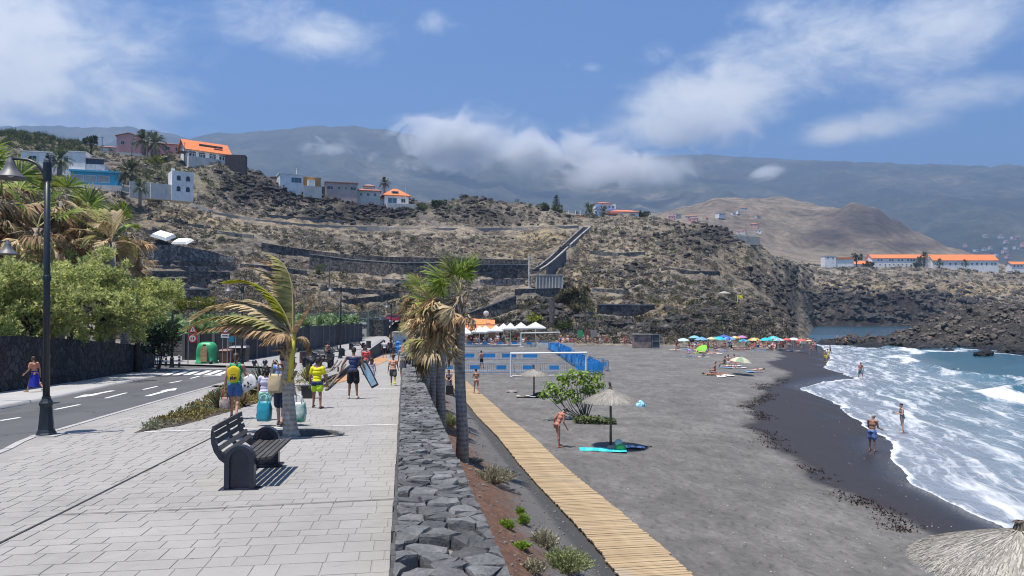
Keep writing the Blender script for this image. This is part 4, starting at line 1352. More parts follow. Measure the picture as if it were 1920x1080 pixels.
def bush(seed,n=70,ls=.34,h=.75):
 q=random.Random(seed);mb=MB()
 k=q.randint(3,5)
 for i in range(k):
  a=q.random()*6.28;rr=q.uniform(.1,.55)
  s_=q.uniform(.38,.62)
  blob_leaves(mb,q,(rr*math.cos(a),rr*math.sin(a),h*q.uniform(.3,.55)),(s_,s_,s_*.75),n//k,ls)
 return mb
def tuft(seed,n=46,L=.9):
 q=random.Random(seed);mb=MB()
 for _ in range(n):
  a=q.random()*6.28;t=q.uniform(.05,.75);r=q.uniform(0,.35)
  o=Vector((r*math.cos(a),r*math.sin(a),0));d=Vector((math.cos(a)*t,math.sin(a)*t,1)).normalized()
  s_=d.cross(Vector((0,0,1)));s_=s_.normalized()if s_.length>.01 else Vector((1,0,0))
  w=q.uniform(.03,.06);l=L*q.uniform(.5,1.1)
  mb.add((o-s_*w,o+s_*w,o+d*l),((0,1,2),))
 return mb
def boulder(seed,sub=2):
 q=random.Random(seed)
 bm=bmesh.new();bmesh.ops.create_icosphere(bm,subdivisions=sub,radius=1)
 off=q.uniform(0,50)
 co=np.array([v.co[:]for v in bm.verts])
 d=1+fbm(co[:,0]*1.3+off,co[:,1]*1.3,co[:,2]*1.3,3,seed,.65)*.75
 for v,k in zip(bm.verts,d):
  v.co*=float(k);v.co.z*=.7
 mb=MB().add([tuple(v.co)for v in bm.verts],[tuple(v.index for v in f.verts)for f in bm.faces])
 bm.free()
 return mb
M_DRY=leafmat('dry scrub',(.08,.066,.051),(.285,.238,.182),transl=.15)
M_GREY=leafmat('grey green scrub',(.045,.044,.035),(.165,.158,.122),transl=.15)
M_OLIVE=leafmat('green scrub',(.03,.045,.014),(.12,.14,.05))
M_DARK=leafmat('dark thorn scrub',(.018,.018,.014),(.06,.055,.042),transl=.1)
M_STRAW=leafmat('dry straw',(.20,.155,.08),(.40,.33,.19),transl=.2)
def rock_inst_mat(name,c0,c1):
 m,nt,b=newmat(name)
 p=geo_pos(nt)
 n=noise(nt,p,1.7,5,.7)
 c=ramp(nt,n,[(.36,c0),(.66,c1)])
 r=mrange(nt,obj_rand(nt),0,1,.6,1.35,False)
 c=mixc(nt,1.0,c,nd(nt,'ShaderNodeCombineColor',Red=r,Green=r,Blue=r).outputs[0],'MULTIPLY')
 setin(nt,b,Base_Color=c,Roughness=.95)
 nt.links.new(bump(nt,n,.8,.2),b.inputs['Normal'])
 return m
M_ROCK=rock_inst_mat('brown hill boulder',(.03,.027,.025),(.18,.158,.132))
M_LAVA=rock_inst_mat('black lava boulder',(.010,.0095,.0095),(.06,.055,.05))
M_COAST=rock_inst_mat('brown coast boulder',(.025,.022,.020),(.17,.142,.112))
def proto_coll(name,meshes):
 c=bpy.data.collections.new(name)
 for me in meshes:c.objects.link(bpy.data.objects.new(name,me))
 return c
def scatter(name,pts,scl,label,coll,kind='stuff',rseed=1,squash=None):
 """One mesh of points that carries copies of the collection's shapes."""
 q=np.random.RandomState(rseed)
 me=bpy.data.meshes.new(name)
 me.vertices.add(len(pts));me.vertices.foreach_set('co',np.asarray(pts,np.float32).ravel())
 a=me.attributes.new('rot','FLOAT_VECTOR','POINT')
 rot=np.stack([q.uniform(-.25,.25,len(pts)),q.uniform(-.25,.25,len(pts)),q.uniform(0,6.28,len(pts))],-1).astype(np.float32)
 a.data.foreach_set('vector',rot.ravel())
 a=me.attributes.new('scl','FLOAT','POINT');a.data.foreach_set('value',np.asarray(scl,np.float32))
 a=me.attributes.new('pick','INT','POINT');a.data.foreach_set('value',q.randint(0,len(coll.objects),len(pts)).astype(np.int32))
 o=bpy.data.objects.new(name,me);COL.objects.link(o)
 tree=bpy.data.node_groups.new(name,'GeometryNodeTree')
 tree.interface.new_socket('Geometry',in_out='INPUT',socket_type='NodeSocketGeometry')
 tree.interface.new_socket('Geometry',in_out='OUTPUT',socket_type='NodeSocketGeometry')
 gi=tree.nodes.new('NodeGroupInput');go=tree.nodes.new('NodeGroupOutput')
 ci=tree.nodes.new('GeometryNodeCollectionInfo');ci.inputs['Collection'].default_value=coll
 ci.inputs['Separate Children'].default_value=True;ci.inputs['Reset Children'].default_value=True
 ip=tree.nodes.new('GeometryNodeInstanceOnPoints');ip.inputs['Pick Instance'].default_value=True
 def na(nm,t):
  n=tree.nodes.new('GeometryNodeInputNamedAttribute');n.data_type=t;n.inputs['Name'].default_value=nm
  return n.outputs[0]
 L=tree.links.new
 L(gi.outputs[0],ip.inputs['Points']);L(ci.outputs[0],ip.inputs['Instance'])
 L(na('pick','INT'),ip.inputs['Instance Index']);L(na('rot','FLOAT_VECTOR'),ip.inputs['Rotation']);L(na('scl','FLOAT'),ip.inputs['Scale'])
 L(ip.outputs[0],go.inputs[0])
 md=o.modifiers.new('scatter','NODES');md.node_group=tree
 o['kind']=kind;o['label']=label
 return o
B_DRY=proto_coll('dry_scrub',[bush(i,64,.30).mesh('dry_scrub',M_DRY)for i in range(4)])
B_GREY=proto_coll('grey_scrub',[bush(i+10,70,.28).mesh('grey_scrub',M_GREY)for i in range(4)])
B_OLIVE=proto_coll('green_scrub',[bush(i+20,90,.26,.9).mesh('green_scrub',M_OLIVE)for i in range(3)])
B_DARK=proto_coll('dark_scrub',[bush(i+30,90,.26,.85).mesh('dark_scrub',M_DARK)for i in range(3)])
B_STRAW=proto_coll('straw_tuft',[tuft(i).mesh('straw_tuft',M_STRAW)for i in range(3)])
B_ROCK=proto_coll('hill_boulder',[boulder(i).mesh('hill_boulder',M_ROCK)for i in range(4)])
B_LAVA=proto_coll('lava_boulder',[boulder(i+9).mesh('lava_boulder',M_LAVA)for i in range(4)])
B_COAST=proto_coll('coast_boulder',[boulder(i+19).mesh('coast_boulder',M_COAST)for i in range(4)])
PYn=rowof(YY,HZn)
vis=np.zeros_like(PYn)
runmin=np.minimum.accumulate(PYn,0)
vis[1:]=np.clip(runmin[:-1]-PYn[1:],0,6)
vis*=(land>.4)&(np.abs(HU)[None,:]<.74)
w=(vis+.004*(land>.4)).ravel();w=w/w.sum()
NS=34000
pick=nrg.choice(w.size,NS,p=w)
pj,pi=np.unravel_index(pick,PYn.shape)
PX_,PY_=PXg[pj,pi],PYn[pj,pi]
x_=XX[pj,pi]+nrg.uniform(-.4,.4,NS);y_=YY[pj,pi]+nrg.uniform(-.5,.5,NS);z_=HZn[pj,pi]
lv,stv,gr=LAVA[pj,pi],STRAW[pj,pi],GREEN[pj,pi]
patch=fbm(x_/14,y_/14,None,3,111);patch2=fbm(x_/22,y_/22,None,2,117)
roll=nrg.uniform(0,1,NS)
# keep a little open ground, and leave the road, steps and walls clear
ok=patch>-.42
road_row=np.interp(PX_,[395,440,480,560,640,760,900,1000,1085],[398,405,412,420,424,427.5,428.5,426.5,424])
ok&=~((PX_>395)&(PX_<1085)&(np.abs(PY_-road_row-2)<6)&(y_>200))
ok&=~((PX_>985)&(PX_<1112)&(np.abs(PX_-np.interp(PY_,[424,462,490,512],[1101,1064,1034,1004]))<9)&(PY_<514))
for W_ in WALLPX:
 wxs=[p[0]for p in W_]
 o1=np.argsort(wxs);wxs=np.array(wxs)[o1]
 wt=np.interp(PX_,wxs,np.array([p[1]for p in W_])[o1]);wb=np.interp(PX_,wxs,np.array([p[2]for p in W_])[o1])
 ok&=~((PX_>wxs[0]-2)&(PX_<wxs[-1]+2)&(PY_>wt-1)&(PY_<wb+7)&(nrg.uniform(0,1,NS)<.93))
kind=np.full(NS,0)
kind[roll<.34]=1
kind[(roll>.34)&(roll<.48)]=5
kind[(roll>.48)&(roll<.54+.1*patch2)]=4
kind[(roll>.90)&(patch2>0)]=3
kind[(roll<stv*.75)]=4
kind[(nrg.uniform(0,1,NS)<gr*1.1)]=2
kind[(nrg.uniform(0,1,NS)<.03)]=2
lr=nrg.uniform(0,1,NS)
kind[lr<lv*.8]=6
kind[(lr>lv*.8)&(lr<lv)&(y_<400)]=3
ext=1+sstep(300,460,y_)*1.1
for kd,nm,cl_,s0,s1,lab in((0,'dry_scrub',B_DRY,.35,1.05,'dry brown scrub covering the slopes behind the beach'),(1,'grey_scrub',B_GREY,.4,1.15,'grey green bushes scattered over the hillside'),(2,'green_scrub',B_OLIVE,.5,1.5,'green bushes dotted over the hillside'),(3,'dark_scrub',B_DARK,.5,1.5,'dark thorny bushes on the lava crags'),(4,'straw_grass',B_STRAW,.4,1.0,'straw coloured dry grass in patches on the hillside'),(5,'boulders',B_ROCK,.25,.9,'brown boulders lying over the hillside'),(6,'lava_boulders',B_LAVA,.4,1.5,'black lava boulders along the crags and the far shore')):
 sel=ok&(kind==kd)
 n=int(sel.sum())
 sz=(s0+(s1-s0)*nrg.uniform(0,1,n)**1.7)*ext[sel]
 scatter(nm,np.stack([x_[sel],y_[sel],z_[sel]-sz*.08],-1),sz,lab,cl_,rseed=kd+3)
 # boulders of the headland
upm=(SZ>.3)
wv_=np.clip(np.gradient(-rowof(sYY,SZn),axis=0),0.02,4)*upm
w=wv_.ravel()/wv_.sum()
pj,pi=np.unravel_index(nrg.choice(w.size,3600,p=w),SZ.shape)
sz=.2+.75*nrg.uniform(0,1,3600)**2.6
lowm=SZn[pj,pi]<1.8
darkm=lowm|(fbm(sXX[pj,pi]/12,sYY[pj,pi]/12,None,2,131)>.25)
P_=np.stack([sXX[pj,pi]+nrg.uniform(-.3,.3,3600),sYY[pj,pi]+nrg.uniform(-.3,.3,3600),SZn[pj,pi]-sz*.25],-1)
scatter('headland_boulders',P_[~darkm],sz[~darkm],'weathered pale boulders of the lava headland',B_COAST,rseed=71)
scatter('dark_headland_rocks',P_[darkm],sz[darkm]*.9,'black wet boulders at the foot of the headland',B_LAVA,rseed=72)
# ------------------------------------------------------------------ buildings
GLASS=mat('dark window glass',(.02,.03,.04),.08,.2,.5)
GLASSB=mat('blue tinted glass',(.05,.12,.18),.08,.3,.4)
WHITE=mat('white painted wall',(.80,.79,.76),.8,.06,.5)
OFFW=mat('off white wall',(.58,.55,.50),.85,.12,.4)
TERRA=mat('orange roof tile',(.62,.17,.05),.8,.22,1.5,bmp=.3)
TERRA2=mat('weathered roof tile',(.33,.13,.08),.85,.25,1.2,bmp=.3)
PINK=mat('pink painted wall',(.62,.33,.30),.85,.1,.5)
OCHRE=mat('ochre painted wall',(.52,.25,.05),.85,.1,.5)
CYAN=mat('cyan painted wall',(.02,.36,.58),.7,.1,.5)
SKYB=mat('pale blue painted wall',(.30,.45,.75),.8,.1,.5)
FRAME=mat('white window frame',(.70,.70,.68),.6,.05,1)
def window(parent,x,y,z,w,h,face='f',glass=GLASS,mull=1,frame=FRAME):
 """x,z centre on the face; y position of the face plane."""
 f=MB();g=MB()
 t=.09
 if face=='f':B=lambda cx,cz,sx,sz,d,o_:((cx,y-o_,cz),(sx,d,sz))
 elif face=='l':B=lambda cx,cz,sx,sz,d,o_:((y-o_,cx,cz),(d,sx,sz))
 else:B=lambda cx,cz,sx,sz,d,o_:((y+o_,cx,cz),(d,sx,sz))
 for cx,cz,sx,sz in((x-w/2,z,t,h+t),(x+w/2,z,t,h+t),(x,z-h/2,w-t,t),(x,z+h/2,w-t,t)):
  f.box(*B(cx,cz,sx,sz,.16,.05))
 for k in range(1,mull+1):
  if mull:f.box(*B(x-w/2+w*k/(mull+1),z,t*.7,h-t,.12,.04))
 g.box(*B(x,z,w-t,h-t,.05,.012))
 o=f.build('window',frame,parent)
 g.build('pane',glass,o)
 return o
def blk(parent,name,c,s,m,flat_roof=None):
 mb=MB().box((c[0],c[1],c[2]+s[2]/2),s)
 o=mb.build(name,m,parent)
 if flat_roof:
  MB().box((c[0],c[1],c[2]+s[2]+.14),(s[0]+.5,s[1]+.5,.26)).build('roof',flat_roof,parent)
 return o
def gable(parent,c,w,d,h,m,over=.4,axis='x',wallm=None):
 """Pitched roof as two slabs on gable ends; c is the middle of the eaves plane."""
 x0,x1=c[0]-w/2-over,c[0]+w/2+over
 y0,y1=c[1]-d/2-over,c[1]+d/2+over
 z=c[2];t=.22
 mb=MB()
 sl=h/(d/2)if axis=='x' else h/(w/2)
 zo=z-over*sl
 if axis=='x':
  for ya,yb in((y0,c[1]),(y1,c[1])):
   vs=[(x0,ya,zo),(x1,ya,zo),(x1,yb,z+h),(x0,yb,z+h)]
   mb.add(vs+[(p[0],p[1],p[2]+t)for p in vs],((0,1,2,3),(4,5,6,7),(0,1,5,4),(1,2,6,5),(2,3,7,6),(3,0,4,7)))
  ends=[[(xx,c[1]-d/2,z),(xx,c[1]+d/2,z),(xx,c[1],z+h)]for xx in(c[0]-w/2,c[0]+w/2)]
 else:
  for xa,xb in((x0,c[0]),(x1,c[0])):
   vs=[(xa,y0,zo),(xa,y1,zo),(xb,y1,z+h),(xb,y0,z+h)]
   mb.add(vs+[(p[0],p[1],p[2]+t)for p in vs],((0,1,2,3),(4,5,6,7),(0,1,5,4),(1,2,6,5),(2,3,7,6),(3,0,4,7)))
  ends=[[(c[0]-w/2,yy,z),(c[0]+w/2,yy,z),(c[0],yy,z+h)]for yy in(c[1]-d/2,c[1]+d/2)]
 if wallm:
  g=MB()
  for e_ in ends:g.tri(*e_)
  g.build('gable',wallm,parent)
 return mb.build('roof',m,parent)
def hiproof(parent,c,w,d,h,m,over=.5,ridge=.0,name='roof'):
 w2,d2=w/2+over,d/2+over
 z=c[2]
 vs=[(c[0]-w2,c[1]-d2,z),(c[0]+w2,c[1]-d2,z),(c[0]+w2,c[1]+d2,z),(c[0]-w2,c[1]+d2,z),(c[0]-w2,c[1]-d2,z+.2),(c[0]+w2,c[1]-d2,z+.2),(c[0]+w2,c[1]+d2,z+.2),(c[0]-w2,c[1]+d2,z+.2),(c[0]-ridge/2,c[1],z+h),(c[0]+ridge/2,c[1],z+h)]
 return MB().add(vs,((3,2,1,0),(0,1,5,4),(1,2,6,5),(2,3,7,6),(3,0,4,7),(4,5,9,8),(5,6,9),(6,7,8,9),(7,4,8))).build(name,m,parent)
def site(px,py,Y):
 return at(px,py,Y)
 # rain streaks and dirt with a shape of their own on the painted walls
for m_ in(WHITE,OFFW,PINK,CYAN,OCHRE,SKYB):
 nt=m_.node_tree;b_=nt.nodes['Principled BSDF'];src=b_.inputs['Base Color'].links[0].from_socket
 pp=geo_pos(nt)
 stn=mrange(nt,noise(nt,vmath(nt,'MULTIPLY',pp,(1.6,1.6,.22)),1.3,5,.7),.50,.70,0,.38)
 dr=mrange(nt,noise(nt,pp,.35,4,.6),.45,.7,0,.25)
 cc_=mixc(nt,stn,src,(.22,.20,.17));cc_=mixc(nt,dr,cc_,(.34,.30,.25))
 nt.links.new(cc_,b_.inputs['Base Color'])
 # pink house
h=thing('house','pink house with a dark red roof behind two palms on the hilltop','house',site(262,290,283),R(20))
blk(h,'wall',(-3.6,1.5,-3),(8.2,8,9.2),PINK);gable(h,(-3.6,1.5,6.2),8.2,8,1.3,TERRA2,.4,'y',PINK)
blk(h,'annex',(-10.5,1.0,-3),(5.2,5,4.6),OFFW);hiproof(h,(-10.5,1.0,1.6),5.2,5,1.0,TERRA2,.3,2)
blk(h,'wing',(8.2,2.5,-3),(15.4,7,7.6),PINK);hiproof(h,(8.2,2.5,4.6),15.4,7,1.1,TERRA2,.3,8)
for x in(9.8,13.4):window(h,x,-1.0,2.9,1.7,1.6)
window(h,-5.6,-2.5,3.6,1.3,1.5);window(h,-2.0,-2.5,3.6,1.3,1.5)
blk(h,'garden_wall',(-4,-4.4,-4),(17,.4,3.6),OFFW)
# orange roofed house on the crest
h=thing('house','large hilltop house with a bright orange gable roof and white balcony','house',site(386,303,276),R(40))
blk(h,'wall',(0,2,-3),(15.5,9,6.6),WHITE);gable(h,(0,2,3.6),15.5,9,3.9,TERRA,.8,'x',WHITE)
blk(h,'balcony',(0,-4.3,-4),(15.9,3.5,4.2),OFFW)
mb=MB()
mb.box((0,-5.9,1.35),(15.8,.12,.12))
for k in range(17):mb.box((-7.8+k*.975,-5.9,.75),(.14,.12,1.1))
mb.build('railing',WHITE,h)
for x in(-5.6,-2.2,1.6,5.2):window(h,x,-2.5,1.5,2.4,2.2,'f',GLASS,1)
window(h,-0.6,-7.75,2.0,1.5,1.9,'l');window(h,2.6,-7.75,4.6,1.2,1.3,'l')
MB().box((1.6,-.4,6.0),(8.6,.5,.55)).build('roof_light',mat('grey roof light',(.16,.13,.12),.6),h)
MB().box((4.0,-1.4,4.9),(3.2,.5,.3)).build('roof_light',MATS['grey roof light'],h)
MB().box((-8.9,-1.6,2.0),(3.6,4.5,.15)).build('awning',mat('dark awning',(.10,.09,.085),.8),h)
h=tag(MB().box((0,0,0),(7.2,4,8)).build('terrace_block',mat('dark timber screen',(.06,.045,.045),.9,.3,1.2)),'dark boarded terrace block at the end of the orange roofed house','terrace')
h.location=site(443,312,277);h.rotation_euler.z=R(10)
# white modern house on the left
h=thing('house','long low white house with flat roofs above the blue house','house',site(118,314,232),R(14))
blk(h,'wall',(-4,3,-4),(15,7,8.4),WHITE,WHITE);blk(h,'tower',(4.6,1,-4),(4.6,6,8.7),WHITE,WHITE)
blk(h,'terrace',(9.6,1,-4),(5.4,5,5.2),WHITE);blk(h,'canopy',(9.6,.6,2.9),(5.8,5.6,.3),OFFW)
MB().box((9.6,-1.3,1.9),(4.8,.3,1.7)).build('opening',GLASS,h)
window(h,-8.5,-.5,2.4,2.6,1.6);window(h,-3,-.5,2.4,2.6,1.6);window(h,1,-.5,2.4,1.2,1.6)
blk(h,'garden_wall',(3.5,-2.4,-5),(20,.5,4.2),WHITE)
MB().lathe((-13,2,5.4),[(.1,-.2),(.9,.1),(1.0,.25)],12).build('satellite_dish',OFFW,h).rotation_euler=(0,0,0)
# blue house
h=thing('house','bright cyan single storey house with three wide windows','house',site(177,345,213),R(16))
blk(h,'wall',(0,2.5,-3),(12.4,5,6.4),CYAN);blk(h,'roof',(0,2.3,3.42),(13.1,5.9,.5),CYAN)
for x in(-4.3,-1.0,2.4):window(h,x,0,1.5,2.9,1.9,'f',mat('curtained glass',(.30,.33,.33),.3,.3,.8),0)
window(h,2.4,6.2,1.6,1.1,1.5,'r')
blk(h,'terrace',(0,-.5,-4),(14.5,.8,3.7),OFFW)
# small white house with arched windows
h=thing('house','small white cube house with arched dark windows on the slope','house',site(342,357,204),R(36))
blk(h,'wall',(0,2,-3),(5.6,5,8.2),WHITE);blk(h,'parapet_wall',(-5.4,1,-3),(5.2,2,4.3),OFFW);blk(h,'garden_wall',(-10.5,1.2,-3),(5,.4,4.4),OFFW)
def arch(parent,x,y,z,w,hh):
 pts=[(x-w/2,z),(x+w/2,z)]+[(x+w/2*math.cos(a),z+hh+w/2*math.sin(a))for a in np.linspace(0,math.pi,9)]
 mb=MB();n=len(pts)
 vs=[(p[0],y-.06,p[1])for p in pts]+[(p[0],y+.05,p[1])for p in pts]
 mb.add(vs,[tuple(range(n))]+[(k,(k+1)%n,n+(k+1)%n,n+k)for k in range(n)])
 return mb.build('window',GLASS,parent)
for x in(-1.1,1.3):
 arch(h,x,-.5,2.6,1.0,.9);arch(h,x,-.5,-.4,1.0,.9)
MB().box((-2.2,1.5,5.6),(.7,.7,.9)).build('chimney',WHITE,h)
# modern white and ochre house
h=thing('house','flat roofed house half white and half ochre on the ridge','house',site(566,349,290),R(27))
blk(h,'wall',(-4.2,2,-4),(9,7,8.0),WHITE,WHITE);blk(h,'side_wing',(3.9,2.3,-4),(6.6,6.4,7.6),OCHRE,OFFW)
window(h,-2.4,-1.5,1.9,3.9,2.0,'f',GLASSB,2);blk(h,'porch',(3.2,-2.0,-4),(2.6,2.2,6.2),WHITE)
window(h,2,-8.7,1.8,1.2,1.4,'l');blk(h,'step_wall',(3.4,-4,-5),(7,.4,4.6),OFFW)
# row of low pinkish houses
h=thing('house','long low pale pink house with dark windows behind the bushes','house',site(640,361,297),R(15))
blk(h,'wall',(0,2,-4),(12.6,6,7.6),mat('pale pink wall',(.50,.37,.33),.9,.15,.5));blk(h,'roof',(0,2,3.62),(13.2,6.8,.4),TERRA2)
for x,w_ in((-4.4,2.4),(-1.0,1.0),(1.9,.9),(4.6,2.2)):window(h,x,-1,1.6,w_,1.3)
h=thing('house','pale house with two tiered reddish hip roofs beside the orange hip roof','house',site(690,370,302),R(13))
blk(h,'wall',(0,2,-4),(9.6,7,6.4),OFFW);hiproof(h,(0,2,2.4),9.6,7,1.7,TERRA2,.6,3)
blk(h,'attic',(.4,2,3.2),(4,3.4,1.5),OFFW);hiproof(h,(.4,2,4.7),4,3.4,.9,mat('pinkish tile',(.45,.27,.2),.85),.5,1.4,'attic_roof')
for x in(-2.8,0,2.8):window(h,x,-1.5,.9,1.0,1.2)
h=thing('house','white house with an orange hip roof, dormer and wide blue window','house',site(742,384,306),R(18))
blk(h,'wall',(0,2,-4),(10,8,7.4),WHITE);hiproof(h,(0,2,3.4),10,8,3.6,TERRA,.9,1.6)
window(h,-1.7,-2,1.4,3.6,2.2,'f',GLASSB,1);window(h,2.8,-2,1.5,1.8,1.6)
blk(h,'dormer',(-.6,-.6,4.3),(3,2.6,1.1),OFFW);MB().box((-.6,-1.95,4.9),(2.2,.1,.7)).build('dormer_window',GLASS,h)
blk(h,'terrace',(2,-4.5,-5),(13,4,4.6),OFFW);blk(h,'side_roof',(-6.4,1,1.9),(4.4,5,.35),TERRA);blk(h,'side_wall',(-6.2,1.2,-4),(3.8,4.4,5.9),OFFW)
# buildings by the palms on the saddle
h=thing('house','dark flat roofed garage with white posts over an orange wall','house',site(1082,412,332),R(4))
blk(h,'wall',(0,3,-3),(8,4,5.2),mat('dark grey render',(.06,.06,.065),.9),OFFW);blk(h,'retaining_wall',(-.2,-1.2,-3),(7,.6,4.8),mat('rust orange wall',(.42,.12,.04),.9,.3,.6))
mb=MB()
for x in(-3.7,-.6,1.6,3.8):mb.box((x,.6,3.0),(.35,.35,2.4))
mb.build('post',WHITE,h)
h=thing('house','blue and white two storey house behind the saddle palms','house',site(1136,402,348),R(8))
blk(h,'wall',(0,3,-2),(9.4,7,7.0),WHITE);blk(h,'side_wing',(-3.6,-.2,-2),(2.6,2,6.2),SKYB);hiproof(h,(-1.0,3,5.0),7,7,1.3,TERRA2,.4,2)
for x in(-.4,1.6,3.4):window(h,x,-.5,3.4,1.0,1.4,'f',GLASSB)
blk(h,'balcony',(2.4,-1.0,1.6),(4.6,1.2,.8),SKYB)
h=thing('house','white house with a long shallow red roof and yellow terrace','house',site(1163,416,336),R(6))
blk(h,'wall',(2,3,-3),(13,7,7.4),WHITE);hiproof(h,(2,3,4.4),13,7,1.5,mat('red roof tile',(.48,.15,.08),.85,.2,1),.6,6)
blk(h,'porch_roof',(-4.6,-1.2,3.2),(7,3.4,.3),MATS['red roof tile']);blk(h,'terrace',(-3.6,-2,-3),(9,3.4,4.6),mat('pale yellow wall',(.60,.56,.34),.9))
for x in(-5,-2.6,.4,3.2,6):window(h,x,-.5,2.9,1.1,1.3)
mb=MB()
for k in range(7):mb.box((-6+k*2.1,-5.6,-1.0),(.5,.4,2.2))
mb.build('fence_post',WHITE,h)
h=thing('house','tiny white hut with three openings below the dark round tree','house',site(1209,418,338),R(4))
blk(h,'wall',(0,1,-2),(6,4,4.0),WHITE)
for x in(-1.5,.2,1.9):window(h,x,-1,1.0,.8,1.1,'f',GLASS,0)
# pale tank and block among the terraces
CONC=mat('pale weathered concrete',(.36,.345,.31),.9,.3,.5)
h=tag(MB().box((0,0,0),(4.2,3.5,5.0)).build('pump_house',CONC),'pale square concrete block standing against the terrace wall','hut')
h.location=at(733,509,203)
h=thing('water_tank','pale ribbed concrete tank below the hillside steps','tank',at(1030,532,178))
blk(h,'wall',(0,2,-2.5),(6.6,5,4.4),CONC)
mb=MB()
for k in range(9):mb.box((-3.1+k*.77,-.62,-.2),(.22,.24,3.9))
mb.build('rib',mat('light rib concrete',(.48,.46,.42),.9),h)
MB().box((0,2,2.05),(7.2,5.6,.25)).build('roof',CONC,h)
for(px,py,Y,s,lb)in((306,441,176,(4.6,3.5,.7),'white tarpaulin covered block on the dry bank'),(342,452,170,(4.0,3.0,.5),'low white tarpaulin above the stacked terraces')):
 o=tag(MB().box((0,0,0),s,taper=.8).build('covered_block',WHITE),lb,'block');o.location=at(px,py,Y);o.rotation_euler=(R(24),R(16 if px<320 else 3),R(-10))
 # long white building beyond the bay
h=thing('long_building','very long white two storey building with orange roofs beyond the bay','building',at(1690,500,640))
def lp(px):return(px-1690)/F*640
def rowblk(x0,x1,y0,dd,hh,rh,nm='wall'):
 w_=lp(x1)-lp(x0);xc=(lp(x1)+lp(x0))/2
 blk(h,nm,(xc,y0+dd/2,-6),(w_,dd,hh+6),WHITE);gable(h,(xc,y0+dd/2,hh),w_,dd,rh,TERRA,.5,'x',WHITE)
rowblk(1636,1737,0,12,7.4,3.4);rowblk(1746,1868,-3,14,5.4,5.2);rowblk(1590,1634,3,9,2.6,2.6)
blk(h,'link',(lp(1741.5),5,-6),(4.2,9,13.4),WHITE)
n=0
for px in(1647,1653,1669,1674,1685,1692,1703,1709,1714,1725,1730):
 window(h,lp(px),0,5.7,1.5,1.3,'f',GLASS,0)
for px in(1650,1660,1668,1676,1684,1692,1700,1708,1718,1728):window(h,lp(px),0,1.8,1.1,1.0,'f',GLASS,0)
for px in(1756,1764,1778,1788,1800,1809,1819,1828,1837,1846,1856,1862):window(h,lp(px),-3,2.2,1.3,1.8,'f',GLASS,0)
h=thing('house','small white flat roofed block left of the long white building','house',at(1555,489,620))
blk(h,'wall',(0,2,-6),(9.5,8,10),WHITE,OFFW);window(h,-2,-2,2.4,1.4,1.2);window(h,2.2,-2,2.4,1.4,1.2)
blk(h,'wing',(13,3,-6),(15,6,7.4),WHITE);blk(h,'wing_roof',(13,3,1.41),(16,7,1.4),TERRA)
h=thing('house','white house with a red roof at the right edge beyond the bay','house',at(1908,502,640))
blk(h,'wall',(0,2,-6),(13,8,9),WHITE);gable(h,(0,2,3),13,8,2.2,TERRA,.5,'x',WHITE)
for x in(-4,-1,2):window(h,x,-2,1.4,1.3,1.2,'f',GLASS,0)
h=thing('house','pale low house with a white terrace on the slope below the cone','house',at(1398,448,335),R(10))
blk(h,'wall',(0,2,-3),(8.5,5,4.6),OFFW,OFFW);blk(h,'terrace',(-1,-2.4,-3),(12,3,3.6),CONC);window(h,1,-.5,.7,2.5,.9);window(h,-2.4,-.5,.7,1.2,.9)
# far villages: each house a copy of one of two
def far_house(seed):
 q=random.Random(seed);r0=thing('distant_house','distant pale village house of the hill town behind the bay','house',(0,0,0),0,'distant village houses')
 blk(r0,'wall',(0,0,-4),(11,9,9),(WHITE,OFFW,OFFW,PINK)[seed%4])
 if seed%2:hiproof(r0,(0,0,5),11,9,2.2,TERRA2,.4,4)
 else:blk(r0,'roof',(0,0,5.02),(11.6,9.6,.4),OFFW)
 window(r0,-2.4,-4.5,2.5,2,1.6,'f',GLASS,0);window(r0,2.4,-4.5,2.5,2,1.6,'f',GLASS,0)
 return r0
FH=[far_house(i)for i in range(4)]
first=[True]*4
def cone_z(x,y):
 i=int(np.clip(np.searchsorted(CU,x/y),0,len(CU)-1));j=int(np.clip(np.searchsorted(CY,y),0,len(CY)-1))
 return float(CZn[j,i])
q=random.Random(5)
for k in range(26):
 px=q.uniform(1232,1425);Y=q.uniform(1000,1400)
 x=(px-960)/F*Y;p=(x,Y,cone_z(x,Y)-.5)
 i=k%4
 s_=q.uniform(.6,1.15)
 o=FH[i]if first[i]else copy_tree(FH[i]);first[i]=False
 o.location=p;o.rotation_euler.z=q.uniform(-.6,.6);o.scale=(s_*q.uniform(.8,1.6),s_,s_)
for k in range(26):
 px=q.uniform(1795,1940);Y=q.uniform(2650,3300)
 x=(px-960)/F*Y
 i=int(np.clip(np.searchsorted(MU,x/Y),0,len(MU)-1));j=int(np.clip(np.searchsorted(MYr,Y),0,len(MYr)-1))
 o=copy_tree(FH[k%4]);o.location=(x,Y,float(MZn[j,i])+1);s_=q.uniform(1.1,1.8);o.scale=(s_,s_,s_);o.rotation_euler.z=q.uniform(-.5,.5)
 o['label']='distant pale village house at the foot of the mountain';o['group']='houses below the mountain'
